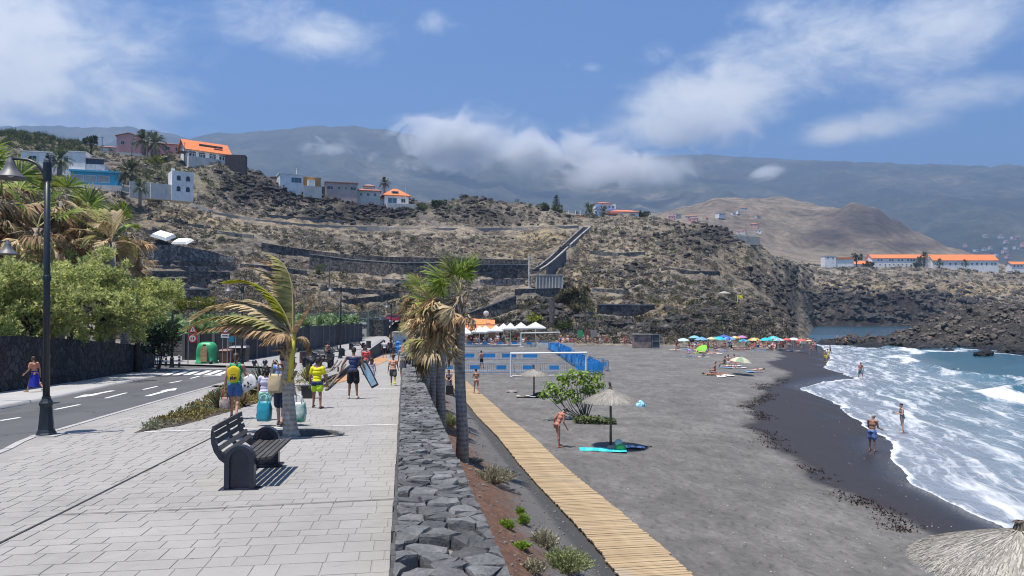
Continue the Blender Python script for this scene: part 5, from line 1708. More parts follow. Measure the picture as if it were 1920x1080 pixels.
 # ------------------------------------------------------------------ palms
L_GREEN=leafmat('green palm leaf',(.10,.155,.02),(.28,.36,.06),.5,.35,.2)
L_YELL=leafmat('yellow green palm leaf',(.20,.26,.015),(.42,.40,.03),.5,.4,.15)
L_TAN=leafmat('dried tan palm leaf',(.32,.235,.12),(.64,.51,.31),.7,.25,.25)
L_BROWN=leafmat('dried brown palm leaf',(.19,.115,.055),(.46,.31,.165),.75,.2,.3)
L_OLIVE=leafmat('fading olive palm leaf',(.19,.18,.05),(.42,.38,.15),.6,.3,.25)
def trunk_material(name,c0,c1,ring):
 m,nt,b=newmat(name)
 p=obj_pos(nt)
 z=nd(nt,'ShaderNodeSeparateXYZ',Vector=p).outputs[2]
 n=noise(nt,vmath(nt,'MULTIPLY',p,(1,1,.5)),9,5,.7)
 wv_=fmath(nt,'SINE',fmath(nt,'MULTIPLY',fmath(nt,'ADD',z,fmath(nt,'MULTIPLY',n,.05)),ring))
 f=fmath(nt,'ADD',fmath(nt,'MULTIPLY',n,.86),fmath(nt,'MULTIPLY',fmath(nt,'ADD',wv_,1),.07))
 c=ramp(nt,f,[(.3,c0),(.7,c1)])
 setin(nt,b,Base_Color=c,Roughness=.9)
 nt.links.new(bump(nt,f,.8,.03),b.inputs['Normal'])
 return m
TR_COCO=trunk_material('coconut palm bark',(.17,.145,.115),(.46,.41,.345),60)
TR_FAN=trunk_material('fan palm bark',(.12,.10,.085),(.40,.345,.285),46)
TR_DARK=mat('dark bark',(.05,.04,.032),.95,.4,4,bmp=.7)
def bez(P,t):
 P=[Vector(p)for p in P]
 while len(P)>1:P=[a.lerp(b,t)for a,b in zip(P[:-1],P[1:])]
 return P[0]
def frond(P,n,L,wind=(0,0,0),droop=.3,q=random,side0=Vector((0,0,1)),wid=.028,start=.14,rr=.022,sweep=.55):
 """Feather leaf: curved midrib and rows of narrow leaflets on both sides (material 0 midrib, 1 leaflets)."""
 mb=MB()
 pts=[bez(P,k/12)for k in range(13)]
 mb.tube(pts,[rr*(1-.8*k/12)for k in range(13)],5,0)
 wind=Vector(wind)
 for k in range(n):
  t=start+(1-start)*k/(n-1)
  p=bez(P,t);tan=(bez(P,min(1,t+.02))-bez(P,max(0,t-.02))).normalized()
  s_=tan.cross(side0)
  if s_.length<.05:s_=tan.cross(Vector((0,1,0)))
  s_.normalize();nrm=s_.cross(tan)
  ll=L*(.45+.55*math.sin(math.pi*min(1,t*1.05)**.8))*q.uniform(.8,1.12)
  for sg in(-1,1):
   d=(s_*sg+tan*sweep+nrm*.25+wind+rv(q)*.16).normalized()
   w=wid*q.uniform(.75,1.15)
   wd=tan.cross(d).cross(d);wd=(tan-d*tan.dot(d)).normalized()*w
   a=p;b=p+d*ll*.5;d2=(d+Vector((0,0,-droop))+wind*.5).normalized();c=b+d2*ll*.32
   d3=(d2+Vector((0,0,-droop))+wind*.4).normalized();e=c+d3*ll*.22
   mb.add((a-wd*.6,a+wd*.6,b+wd,b-wd,c+wd*.75,c-wd*.75,e),((0,1,2,3),(3,2,4,5),(5,4,6)),1)
 return mb
RACH=mat('palm midrib',(.42,.36,.14),.6,.2,3)
RACHD=mat('dried palm midrib',(.30,.22,.13),.8,.2,3)
q=random.Random(21)
pb=prom(546,819)
pcoco=thing('coconut_palm','coconut palm with its yellow and brown fronds blown to one side beside the bench','palm tree',pb)
K=1/89.0
def cp_(px,py,dy=0.0):
 return Vector(((px-546)*K,dy,(820-py)*K))
mb=MB()
tp=[(546,822),(544,800),(540,750),(539,700),(543,660),(547,628)]
tz=np.linspace(0,1,46)
tpx=np.interp(tz,[0,.11,.37,.63,.83,1],[p[0]for p in tp]);tpy=np.interp(tz,[0,.11,.37,.63,.83,1],[p[1]for p in tp]);trr=np.interp(tz,[0,.11,.37,.63,.83,1],[.20,.15,.125,.112,.098,.065])
mb.tube([cp_(x,y)for x,y in zip(tpx,tpy)],[float(r)*(1.05 if k%2 else .955)*q.uniform(.98,1.02)for k,r in enumerate(trr)],14)
o=mb.build('trunk',TR_COCO,pcoco,True)
mb=MB()
for k in range(26):
 a=q.random()*6.28;z=cp_(0,q.uniform(648,722)).z
 c=Vector((-.06+.0*z,0,z));d=Vector((math.cos(a),math.sin(a),0))
 mb.tube([c+d*.09,c+d*q.uniform(.12,.2)+Vector((-.03,0,.12)),c+d*q.uniform(.12,.28)+Vector((-.10,0,.10))],[.035,.03,.006],5)
mb.build('leaf_sheath',L_BROWN,pcoco)
MB().tube([cp_(545,715,-.09),cp_(548,665,-.1),cp_(552,622,-.05)],[.05,.06,.03],8).build('young_sheath',mat('yellow palm sheath',(.46,.40,.04),.5,.2,3),pcoco,True)
def cf(P,mats,n,L,wind,droop,dseed,**kw):
 frond(P,n,L,wind,droop,random.Random(dseed),**kw).build('frond',mats,pcoco)
O_=(547,632)
specs=[([(547,632,0),(530,560,-.05),(490,520,-.1),(428,532,-.1)],'y',60,.42,(-.8,0,.2),.12),([(547,632,0),(542,570,.1),(552,500,.1),(505,478,.15)],'o',52,.42,(-1.3,0,.0),.15),([(547,632,0),(545,560,.2),(556,492,.3),(470,484,.3)],'b',50,.42,(-1.4,0,.05),.12),([(547,632,0),(535,560,.25),(520,505,.4),(450,500,.4)],'t',44,.4,(-.9,0,.1),.1),([(547,632,0),(500,575,-.1),(440,545,-.3),(372,598,-.3)],'t',64,.44,(-.8,0,-.25),.22),([(547,632,0),(510,560,.3),(440,548,.5),(395,580,.6)],'t',56,.42,(-.9,0,-.1),.2),([(547,635,0),(505,590,-.4),(440,575,-.6),(372,615,-.6)],'o',64,.46,(-.75,0,-.35),.3),([(547,635,0),(500,600,.3),(440,590,.5),(388,608,.5)],'o',60,.46,(-.8,0,-.3),.3),([(547,638,0),(505,600,-.3),(450,600,-.6),(395,622,-.7)],'b',60,.46,(-.7,0,-.45),.35),([(547,638,0),(510,615,.3),(465,605,.5),(415,620,.6)],'o',56,.46,(-.65,0,-.5),.4),([(547,640,0),(520,610,-.35),(490,615,-.5),(455,622,-.5)],'b',54,.42,(-.55,0,-.6),.4),([(547,640,0),(525,615,.35),(505,625,.5),(485,632,.5)],'d',50,.40,(-.5,0,-.6),.4),([(547,632,0),(520,590,0),(480,570,.1),(420,560,.1)],'t',54,.44,(-.9,0,-.05),.15),([(547,636,0),(520,600,.1),(470,585,.2),(410,605,.3)],'t',56,.44,(-.85,0,-.2),.25),([(548,636,0),(560,610,-.1),(585,590,-.2),(592,555,-.2)],'d',22,.14,(-.5,0,-.2),.3),([(548,640,0),(562,625,.2),(575,632,.3),(572,668,.3)],'b',34,.24,(-.6,0,-.5),.4),([(547,640,0),(540,610,-.4),(535,630,-.6),(512,640,-.6)],'b',44,.34,(-.5,0,-.6),.4),]
KM={'y':[RACH,L_YELL],'o':[RACH,L_OLIVE],'t':[RACHD,L_TAN],'b':[RACHD,L_BROWN],'d':[RACHD,L_BROWN]}
for i,(P,k,n,L,wd,dr)in enumerate(specs):
 cf([cp_(*p)for p in P],KM[k],n,L,wd,dr,40+i)
 # tree pit
o=tag(rows_mesh('tree_pit',[[(pitc.x+.80*r*math.cos(a),pitc.y+.53*r*math.sin(a),zp(pitc.y)+.006+.02*(1-r))for a in np.linspace(0,2*math.pi,24)]for r in(0.02,.5,1.0)],mat('pit soil',(.045,.035,.028),.95,.5,6,bmp=.8)),'oval tree pit of bare soil at the foot of the coconut palm','tree pit')
mb=MB()
for k in range(24):
 a=2*math.pi*k/24
 mb.box((pitc.x+.85*math.cos(a),pitc.y+.58*math.sin(a),zp(pitc.y)+.012),(.10,.20,.05),math.atan2(.58*math.cos(a),-.85*math.sin(a))-math.pi/2)
mb.build('pit_edge',PAVE,o)
def fan(seed,dead,pet=.75,rad=.75,n=24):
 """Fan leaf: stalk along +Y, blade of narrow folded segments at its end."""
 q=random.Random(seed);mb=MB()
 mb.tube([(0,0,0),(0,pet*.5,.06 if not dead else .02),(0,pet,.02 if not dead else-.06)],[.022,.016,.012],4,0)
 c=Vector((0,pet,.02 if not dead else-.06))
 for k in range(n):
  a=(k/(n-1)-.5)*R(235 if not dead else 150)
  if dead:a*=q.uniform(.5,1.0)
  L=rad*(1-.18*abs(k/(n-1)-.5)*2)*q.uniform(.85,1.1)
  d=Vector((math.sin(a),math.cos(a),q.uniform(-.12,.12)+(.0 if not dead else-.25)))
  d.normalize()
  w=Vector((math.cos(a),-math.sin(a),q.uniform(-.5,.5))).normalized()*(.030 if not dead else .026)
  dr=(.28 if not dead else q.uniform(.7,1.5))
  p1=c+d*L*.55;d2=(d+Vector((0,0,-dr))).normalized();p2=p1+d2*L*.3
  d3=(d2+Vector((0,0,-dr*1.2))+rv(q)*.3).normalized();p3=p2+d3*L*.28
  mb.add((c-w*.2,c+w*.2,p1+w,p1-w,p2+w*.7,p2-w*.7,p3),((0,1,2,3),(3,2,4,5),(5,4,6)),1)
 return mb
FAN_G=[fan(i,False,.7,.75).mesh('frond',[RACH,L_GREEN])for i in range(3)]
FAN_O=[fan(i+5,False,.7,.7).mesh('frond',[RACHD,L_OLIVE])for i in range(2)]
FAN_T=[fan(i+10,True,.6,.7).mesh('frond',[RACHD,L_TAN])for i in range(3)]
FAN_B=[fan(i+20,True,.55,.72).mesh('frond',[RACHD,L_BROWN])for i in range(3)]
def orient(d,roll=0.0,up=Vector((0,0,1))):
 d=Vector(d).normalized()
 x=d.cross(up)
 if x.length<.05:x=Vector((1,0,0))
 x.normalize();z=x.cross(d)
 return(Matrix((x,d,z)).transposed()@Matrix.Rotation(roll,3,'Y')).to_4x4()
def fan_palm(label,base,top,r0,green,dead,seed,s=1.0,wind=-.8,skirt=1.6,fine=True,group=None,gdir=None):
 q=random.Random(seed)
 base=Vector(base);top=Vector(top)
 t=thing('fan_palm',label,'palm tree',base,0,group)
 h=top-base
 pts=[h*k/7+Vector((math.sin(k*.9+seed)*.03,0,0))*(0<k<7)for k in range(8)]
 pts[0].z-=.25
 MB().tube(pts,[r0*(1.35,1.12,1.03,1,.98,.96,.92,.85)[k]for k in range(8)],14).build('trunk',TR_FAN,t,True)
 mb=MB()
 for k in range(30):
  a=q.random()*6.28;z=-q.random()*.7*s
  c=h+Vector((0,0,z));d=Vector((math.cos(a),math.sin(a),0))
  mb.tube([c+d*r0*.7,c+d*(r0+.10*s)+Vector((0,0,.16*s))],[.03*s,.012*s],4)
 mb.build('stalk_stubs',L_BROWN,t)['kind']='stuff'
 for k in range(dead):
  a=q.random()*6.28;e=q.uniform(-1.1,.25)
  d=Vector((math.cos(a)*math.cos(e)+wind*q.uniform(.5,1.2),math.sin(a)*math.cos(e)*.8,math.sin(e)-.15))
  z=-q.random()**1.3*skirt*s
  M=Matrix.Translation(h+Vector((0,0,z))+Vector((d.x,d.y,0)).normalized()*r0*.6)@orient(d,q.uniform(-.9,.9))@Matrix.Scale(s*q.uniform(.75,1.15),4)
  put('frond',(q.choice(FAN_T)if q.random()<.5 else q.choice(FAN_B))if q.random()<.93 else q.choice(FAN_O),t,M)
 for k in range(green):
  a=q.random()*6.28;e=q.uniform(.45,1.35)
  d=Vector((math.cos(a)*math.cos(e)+wind*.5,math.sin(a)*math.cos(e),math.sin(e)))
  if gdir and k<len(gdir):d=Vector(gdir[k])
  M=Matrix.Translation(h+Vector((0,0,.05)))@orient(d,q.uniform(-.6,.6))@Matrix.Scale(s*q.uniform(.8,1.1),4)
  put('frond',q.choice(FAN_G)if q.random()<.75 else q.choice(FAN_O),t,M)
 return t
def on_bank(px,py):
 d=ray(px,py)
 Y=8.0
 while Y<60:
  p=Vector((0,0,CZ))+d*(Y/d.y)
  if wall_x(Y)+.8<p.x<bw_left(Y)and p.z<=bank_z(p.x,Y):return Vector((p.x,Y,bank_z(p.x,Y)))
  Y+=.05
 p=onbeach(px,py);return p
pA=on_bank(866,866)
fan_palm('nearest fan palm with green fans on top and a brown skirt, by the stone wall',pA,at(862,556,pA.y),.155,9,46,1,.98,-1.15,.9,gdir=[(-.6,0,.55),(-.3,.1,1),(.1,0,1),(.3,0,.9),(-.8,-.2,.3),(-.2,-.2,.9),(-.5,.2,.8),(.15,.25,.7),(-.9,.2,.6)])
for(px,Y,ytop,r0,sd,gr_,dd,lb)in((827,27.5,596,.165,2,2,44,'second fan palm with a heavy hanging skirt, just behind the nearest one'),(813,30.5,578,.14,3,2,42,'slender fan palm in the middle of the roadside clump'),(801,35,562,.20,4,3,48,'thick trunked fan palm at the left of the clump'),(789,41,552,.17,5,3,42,'farthest fan palm of the clump with bleached fronds')):
 x=(px-960)/F*Y
 fan_palm(lb,(x,Y,bank_z(x,Y)if x>wall_x(Y)else zp(Y)),at(px+(2 if px>815 else 3),ytop,Y),r0,gr_,dd,sd,1.05,-1.2,1.3)
 # tall ragged palms behind the tamarisks
FAN_TB=FAN_T
for(px,Y,ytop,sd,s,gr_,dd,lb)in((-40,41,345,11,2.0,5,80,'tall shaggy fan palm cut off by the left edge'),(32,44,372,12,2.0,5,96,'tall shaggy fan palm behind the street lamp'),(112,46,378,13,2.0,5,96,'shaggy fan palm with bleached fronds right of the street lamp'),(-8,49,340,14,2.0,5,80,'tallest shaggy fan palm rising behind the others'),(160,50,415,15,1.8,3,80,'lower shaggy fan palm half hidden by tamarisk trees'),(238,52,436,16,1.7,3,76,'rightmost shaggy fan palm leaning over the tamarisk trees'),(70,40,428,17,1.9,3,84,'shaggy fan palm with a grey skirt low behind the lamp')):
 x=(px-960)/F*Y
 fan_palm(lb,(x,Y,zu(Y)-.3),at(px,ytop,Y),.3,gr_,dd,sd,s,-.35,1.5)
 # feather palm with pale windblown fronds
Y=44;px0,py0=205,455
base=at(px0,640,Y)
fp=thing('date_palm','feather palm with pale windblown fronds right of the shaggy fan palms','palm tree',(base.x,Y,zu(Y)-.3))
hh=at(px0,py0,Y).z-fp.location.z
MB().tube([(0,0,0),(.1,0,hh*.5),(0,0,hh)],[.3,.26,.24],12).build('trunk',TR_FAN,fp,True)
q=random.Random(8)
for k in range(26):
 a=q.random()*6.28;e=q.uniform(.2,1.35)if k<17 else q.uniform(-.9,.2)
 d=Vector((math.cos(a)*math.cos(e)-.25,math.sin(a)*math.cos(e),math.sin(e)))
 L=q.uniform(2.6,3.6)
 o_=Vector((0,0,hh))
 P=[o_,o_+d*L*.4,o_+d*L*.75+Vector((-.15,0,-.1)),o_+d*L+Vector((-.3,0,-1.0*abs(math.cos(e))-.3))]
 frond(P,46,.62,(-.35,0,0),.2,q,wid=.035,rr=.035,sweep=.9).build('frond',[RACHD,(L_OLIVE,L_TAN,L_OLIVE,L_GREEN)[k%4]if k<17 else L_TAN],fp)
 # ------------------------------------------------------------------ tamarisks over the roadside wall
L_TAM=leafmat('tamarisk foliage',(.20,.25,.06),(.64,.66,.27),.8,.5,.12)
def clump_tree(name,label,base,blobs,n,ls,m,trunk_pts,seed,cat='tree',trm=TR_DARK,flat=1.0,group=None):
 """blobs: (centre, radii) of the crown's masses; limbs run from the trunk into each."""
 q=random.Random(seed)
 t=thing(name,label,cat,base,0,group)
 tr=MB()
 tr.tube(trunk_pts[0],trunk_pts[1],8)
 tip=Vector(trunk_pts[0][-1])
 mb=MB()
 for c,r in blobs:
  c=Vector(c)
  tr.tube([tip,tip.lerp(c,.5)+rv(q)*.15,c],[trunk_pts[1][-1]*.7,trunk_pts[1][-1]*.4,.015],5)
  k=max(5,int(n/len(blobs)/45))
  for _ in range(k):
   v=rv(q).normalized()*q.uniform(.55,1.0)
   cc=c+Vector((v.x*r[0],v.y*r[1],v.z*r[2]))
   rs=q.uniform(.16,.34)*(r[0]+r[2])/2
   blob_leaves(mb,q,cc,(rs,rs,rs*.8),int(n/len(blobs)/k),ls,.35,flat)
 tr.build('trunk',trm,t,True)
 mb.build('crown',m,t)
 return t
q=random.Random(31)
for i,(px,py,Y,rw,rh,lb)in enumerate(((-70,575,31,2.4,2.3,'olive green tamarisk mostly beyond the left edge'),(28,572,33,2.3,2.3,'olive green tamarisk left of the street lamp over the wall'),(120,570,36,2.5,2.6,'feathery tamarisk spilling over the wall right of the street lamp'),(196,560,40,2.5,2.7,'feathery tamarisk standing over the middle of the dark wall'),(250,560,44,2.2,2.8,'browner tamarisk at the right end of the dark wall'),(60,528,40,2.6,1.8,'tamarisk in the back row below the shaggy palms'))):
 c=at(px,py,Y)
 base=Vector((fwall_x(Y)-1.2 if px<250 else c.x,Y+.6,zu(Y)-.3))
 cc=c-base
 bl=[]
 for k in range(15):
  v=rv(q)
  bl.append((cc+Vector((v.x*rw,v.y*rw*.75,v.z*rh*.8)),(q.uniform(.75,1.15),q.uniform(.75,1.1),q.uniform(.6,.85))))
 clump_tree('tamarisk',lb,base,bl,11500,.185,L_TAM,([(0,0,0),(cc.x*.3,0,cc.z*.4),(cc.x*.6,0,cc.z*.75)],[.2,.16,.12]),50+i,flat=.8)
L_HEDGE=leafmat('yellow green hedge leaf',(.10,.14,.015),(.34,.33,.04),.7,.3)
def leafy(name,label,cat,base,blobs,n,ls,m,seed,flat=1.0,group=None,stems=True):
 q=random.Random(seed)
 t=thing(name,label,cat,base,0,group)
 mb=MB();s_=MB()
 for c,r in blobs:
  blob_leaves(mb,q,c,r,n//len(blobs),ls,.3,flat)
  s_.tube([(c[0]*.2,c[1]*.2,-.05),(c[0]*.7,c[1]*.7,c[2]*.6),c],[.03,.02,.008],5)
 mb.build('foliage',m,t)
 if stems:s_.build('stem',TR_DARK,t)
 return t
c=at(340,570,93);hb=[((q.uniform(-3.6,3.6),q.uniform(-.5,.5),q.uniform(-.1,.9)),(.8,.6,.7))for _ in range(16)]
leafy('hedge','yellow green flowering hedge below the terrace walls','hedge',(c.x,93,c.z-.6),hb,2600,.26,L_HEDGE,71)
c=at(282,628,45)
leafy('bush','dark green bush at the corner of the black wall','bush',(c.x,46,zu(46)),[((q.uniform(-.6,.6),q.uniform(-.4,.4),1.4+q.uniform(-.2,.9)),(.7,.6,.6))for _ in range(7)],1500,.16,leafmat('dark hedge leaf',(.012,.022,.01),(.05,.07,.025)),72)
# ------------------------------------------------------------------ bananas behind the plantation walls
L_BAN=leafmat('banana leaf',(.05,.10,.03),(.22,.30,.13),.45,.35,.25)
def banana(seed):
 q=random.Random(seed);mb=MB()
 mb.tube([(0,0,0),(.05,0,1.0),(0,0,1.9)],[.14,.11,.07],7,1)
 for k in range(11):
  a=q.random()*6.28;e=q.uniform(.5,1.35)
  d=Vector((math.cos(a)*math.cos(e),math.sin(a)*math.cos(e),math.sin(e)))
  L=q.uniform(1.3,2.0);o_=Vector((0,0,1.7))
  P=[o_,o_+d*L*.5,o_+d*L*.85+Vector((0,0,-.05)),o_+d*L+Vector((0,0,-.55))]
  s_=d.cross(Vector((0,0,1))).normalized()
  pr=None
  for j in range(9):
   t=j/8;p=bez(P,t);w=.26*math.sin(math.pi*(.12+.86*t))*q.uniform(.6,1.1)
   cur=(p-s_*w+Vector((0,0,-w*.35)),p,p+s_*w+Vector((0,0,-w*.35)))
   if pr:
    mb.quad(pr[0],pr[1],cur[1],cur[0]);mb.quad(pr[1],pr[2],cur[2],cur[1])
   pr=cur
 return mb.mesh('banana_plant',[L_BAN,mat('banana stem',(.12,.13,.05),.7)])
BAN=[banana(i)for i in range(5)]
q=random.Random(61);n=0
spots=[]
for Y in np.arange(63,101,2.6):
 for X in np.arange(-20.8-(Y-63)*.01,-47,-1.9):
  spots.append((X+q.uniform(-.5,.5),Y+q.uniform(-.8,.8)))
for Y in np.arange(58,64,2.2):
 for X in np.arange(-29.0,-40,-1.5):spots.append((X+q.uniform(-.4,.4),Y+q.uniform(-.6,.6)))
for X,Y in spots:
 px=960+F*X/Y
 if px<270 or px>690:continue
 o=bpy.data.objects.new('banana_plant',BAN[n%5]);n+=1;COL.objects.link(o)
 o.location=(X,Y,ZU-.3);o.rotation_euler.z=q.random()*6.28;s_=q.uniform(.95,1.35);o.scale=(s_,s_,s_)
 tag(o,'leafy green banana plant in the plantation behind the dark walls','banana plant','banana plants of the walled plantation')
 # ------------------------------------------------------------------ shrub on the sand
L_GRAPE=leafmat('glossy round leaf',(.08,.17,.02),(.30,.40,.06),.35,.35,.1)
gb=onbeach(1097,786)
KB=gb.y/F
sg=thing('sea_grape','bright green round leaved shrub with bare stems growing from the sand','shrub',gb)
q=random.Random(91);st_=MB();lf=MB()
def gp(px,py,dy=0):return Vector(((px-1097)*KB,dy,(786-py)*KB))
tips=[(1022,738),(1030,722),(1048,733),(1052,708),(1062,722),(1075,700),(1070,735),(1085,715),(1092,702),(1098,730),(1108,712),(1118,706),(1112,736),(1080,745),(1045,748),(1126,724),(1066,706),(1036,730),(1058,740),(1102,722)]
for i,(px,py)in enumerate(tips):
 dy=q.uniform(-.7,.7)
 tip=gp(px,py,dy)
 mid=gp(1097+(px-1097)*.55,786+(py-786)*.38-(6 if px>1060 else-4),dy*.5)
 st_.tube([gp(1097+q.uniform(-5,5),788),mid,tip],[.03,.022,.01],5)
 for k in range(58):
  v=rv(q);p=tip+Vector((v.x*.40,v.y*.42,v.z*.30))
  d=(v+Vector((0,0,.5))+rv(q)*.5).normalized();a=d.cross(rv(q)).normalized();b=d.cross(a)
  r=q.uniform(.045,.085)
  lf.add([p+(a*math.cos(t)+b*math.sin(t))*r for t in np.linspace(0,2*math.pi,7)[:-1]],((0,1,2,3,4,5),))
st_.build('stem',mat('pale grey bark',(.16,.14,.12),.9),sg,True);lf.build('foliage',L_GRAPE,sg)
gl=onbeach(1112,793)
lowp=thing('creeper','low dark leaved plant creeping over the sand below the green shrub','plant',gl)
lf=MB()
for k in range(420):
 x=q.uniform(-1.0,1.15);p=Vector((x,q.uniform(-.4,.4),q.random()*(.34 if x<.4 else .2)))
 d=(rv(q)+Vector((0,0,.9))).normalized();a=d.cross(rv(q)).normalized();b=d.cross(a);r=q.uniform(.04,.08)
 lf.add([p+(a*math.cos(t)+b*math.sin(t))*r for t in np.linspace(0,2*math.pi,7)[:-1]],((0,1,2,3,4,5),))
lf.build('foliage',leafmat('creeper leaf',(.05,.085,.02),(.20,.24,.08)),lowp)
mb=MB()
for k in range(9):mb.tube([(0,0,.03),(q.uniform(-.8,.9),q.uniform(-.2,.2),.08),(q.uniform(-1.1,1.4),q.uniform(-.3,.3),.03)],[.02,.015,.006],4)
mb.build('stem',MATS['pale grey bark'],lowp)
# ------------------------------------------------------------------ plants of the bank and the beds
L_SILV=leafmat('silvery succulent leaf',(.16,.155,.10),(.46,.42,.29),.8,.2,.1)
L_PALEG=leafmat('pale green leaf',(.12,.16,.05),(.33,.36,.16),.7,.25,.1)
L_FRESH=leafmat('fresh green leaf',(.10,.20,.02),(.30,.40,.05),.6,.3,.1)
def stemmy(name,label,base,r,h,n,m,seed,ls=.05,tw=True):
 """Low shrub of many upright twigs, each carrying small leaves."""
 q=random.Random(seed)
 t=thing(name,label,'shrub',base);lf=MB();s_=MB()
 for k in range(n):
  a=q.random()*6.28;rr=r*math.sqrt(q.random())
  tip=Vector((math.cos(a)*rr,math.sin(a)*rr,h*(1-.55*(rr/r)**2)*q.uniform(.7,1.1)))
  b0=Vector((math.cos(a)*rr*.35,math.sin(a)*rr*.35,0))
  mid=b0.lerp(tip,.5)+Vector((0,0,-.05*h))+rv(q)*.03
  if k%2==0:s_.tube([b0,mid,tip],[.008,.006,.003],3)
  for j in range(13):
   f=q.uniform(.35,1.0);p=bez([b0,mid,tip],f)+rv(q)*ls*.5
   d=((tip-b0).normalized()+rv(q)*1.0).normalized();w=d.cross(rv(q)).normalized()*ls*.24
   lf.add((p-w,p+w,p+d*ls*q.uniform(.7,1.4)),((0,1,2),))
 s_.build('twigs',mat('dry twig',(.22,.17,.12),.9,.3,5),t)['kind']='stuff';lf.build('foliage',m,t)
 return t
p=on_bank(925,905);stemmy('shrub','large pale silvery shrub on the bank beside the nearest fan palm',p,.62,.46,230,L_SILV,1)
p=on_bank(948,897);stemmy('shrub','smaller dry silvery shrub touching the large one on the bank',p,.34,.3,110,L_SILV,2)
p=on_bank(842,800);stemmy('shrub','grey green shrub at the foot of the trunks by the stone wall',p,.42,.55,150,L_PALEG,3,.06)
p=on_bank(1062,1072);stemmy('shrub','grey green succulent shrub at the bottom of the bank',p,.52,.42,230,L_PALEG,4,.05)
p=on_bank(1022,1028);stemmy('shrub','loose grey shrub behind the succulent one on the bank',p,.3,.38,110,L_SILV,5,.05)
p=on_bank(1000,1075);stemmy('shrub','small dry shrub at the lower edge of the red soil',p,.24,.22,80,L_SILV,6,.045)
p=on_bank(950,992);stemmy('succulent','round bright green succulent on the red soil',p,.17,.17,70,L_FRESH,7,.05)
p=on_bank(976,1030);stemmy('succulent','low bright green succulent nearest the loose grey shrub',p,.18,.12,60,L_FRESH,8,.05)
p=on_bank(982,985);stemmy('succulent','tall bright green succulent between the red soil and the gravel',p,.13,.26,55,L_FRESH,9,.05)
p=on_bank(975,966);stemmy('succulent','tiny yellow green sprig up the bank',p,.10,.2,34,L_FRESH,10,.05)
p=on_bank(890,868);stemmy('shrub','thin dry sprigs at the root of the nearest fan palm',p,.3,.16,60,L_SILV,11,.04)
for k,(px,py,s_)in enumerate(((958,918,.13),(972,926,.1),(880,880,.09),(905,910,.08),(1040,960,.07))):
 p=on_bank(px,py);o=bpy.data.objects.new('stone',pm[k%5]);COL.objects.link(o);o.location=p;o.scale=(s_,s_*.8,s_*.8)
 tag(o,('reddish rounded stone by the boardwalk side of the bank','flat reddish stone below the rounded one','small stone beside the fan palm trunk','small stone in front of the silvery shrub','small grey stone in the gravel strip')[k],'stone')
 # ground cover of the beds
L_COVER=leafmat('ochre ground cover',(.09,.075,.02),(.34,.27,.08),.8,.2)
L_COVER2=leafmat('grey ground cover',(.10,.12,.06),(.34,.35,.22),.8,.2)
def bed(poly,lab,seed,n,h):
 q=random.Random(seed)
 xs=[p[0]for p in poly];ysl=[p[1]for p in poly]
 base=MB();c0=(sum(xs)/len(xs),sum(ysl)/len(ysl))
 base.add([(c0[0],c0[1],zp(c0[1])+.06)]+[(p[0],p[1],zp(p[1])+.012)for p in poly],[(0,i+1,(i+1)%len(poly)+1)for i in range(len(poly))])
 struct(base.build('bed_soil',MATS['pit soil']))
 a=MB();b=MB()
 for _ in range(n):
  for _t in range(40):
   x,y=q.uniform(min(xs),max(xs)),q.uniform(min(ysl),max(ysl))
   if pt_in((x,y),poly):break
  f=vnoise(np.array([x*1.3]),np.array([y*.8]),None,5)[0]
  blob_leaves(a if f<.25 else b,q,(x,y,zp(y)+.05),(.12,.12,h*q.uniform(.5,1)),16,.06,.6,1.2)
 o=a.build('ground_cover',L_COVER);tag(o,lab[0],'ground cover',kind='stuff')
 if b.v:o=b.build('ground_cover',L_COVER2);tag(o,lab[1],'ground cover',kind='stuff')
bed(BED1,('low ochre ground cover in the long planting bed','grey green ground cover in the long planting bed'),5,950,.13)
bed(BED2,('low ochre ground cover in the small bed by the driftwood','grey green ground cover in the small bed by the driftwood'),6,260,.1)
def spiky(name,label,base,n,L,m,seed,e0=.35,w=.035,group=None):
 q=random.Random(seed);t=thing(name,label,'plant',base,0,group);mb=MB();dd=MB()
 for k in range(n):
  a=q.random()*6.28;e=e0+(1.5-e0)*(k/n)**.8
  d=Vector((math.cos(a)*math.cos(e),math.sin(a)*math.cos(e),math.sin(e)));l=L*q.uniform(.75,1.1)
  s_=d.cross(Vector((0,0,1)));s_=s_.normalized()if s_.length>.02 else Vector((1,0,0));u=s_.cross(d)*.3
  o_=Vector((0,0,.05));c=o_+d*l*.5;tip=o_+d*l+Vector((0,0,-.12*l*math.cos(e)))
  tg=dd if(e<e0+.12 and k%2)else mb
  tg.add((o_-s_*w*.7,o_-u*w,o_+s_*w*.7,c+s_*w,c-u*w*1.4,c-s_*w,tip),((0,1,4,5),(1,2,3,4),(5,4,6),(4,3,6)))
 mb.build('leaves',m,t)
 if dd.v:dd.build('dead_leaves',L_TAN,t)
 MB().tube([(0,0,-.05),(0,0,.25)],[.09,.06],8).build('stem',TR_DARK,t)
 return t
L_AGA=leafmat('aloe leaf',(.12,.14,.06),(.33,.32,.17),.6,.15)
L_YUC=leafmat('yucca leaf',(.03,.055,.025),(.11,.15,.07),.5,.15)
p=prom(408,768);spiky('aloe','pale spiky aloe left of the woman in green',p,70,.62,L_AGA,1)
p=prom(455,762);spiky('aloe','rusty spiky aloe right of the woman in green',p,70,.52,leafmat('rusty aloe leaf',(.16,.12,.06),(.36,.27,.15),.6,.15),2)
p=prom(496,742);spiky('yucca','tall dark spiky yucca behind the walking family',p,80,1.25,L_YUC,3,.15,.05)
p=prom(576,716);spiky('aloe','yellowish grassy aloe in the small bed by the driftwood',p,90,.85,leafmat('grassy aloe leaf',(.14,.14,.04),(.36,.33,.12),.6,.2),4,.5,.03)
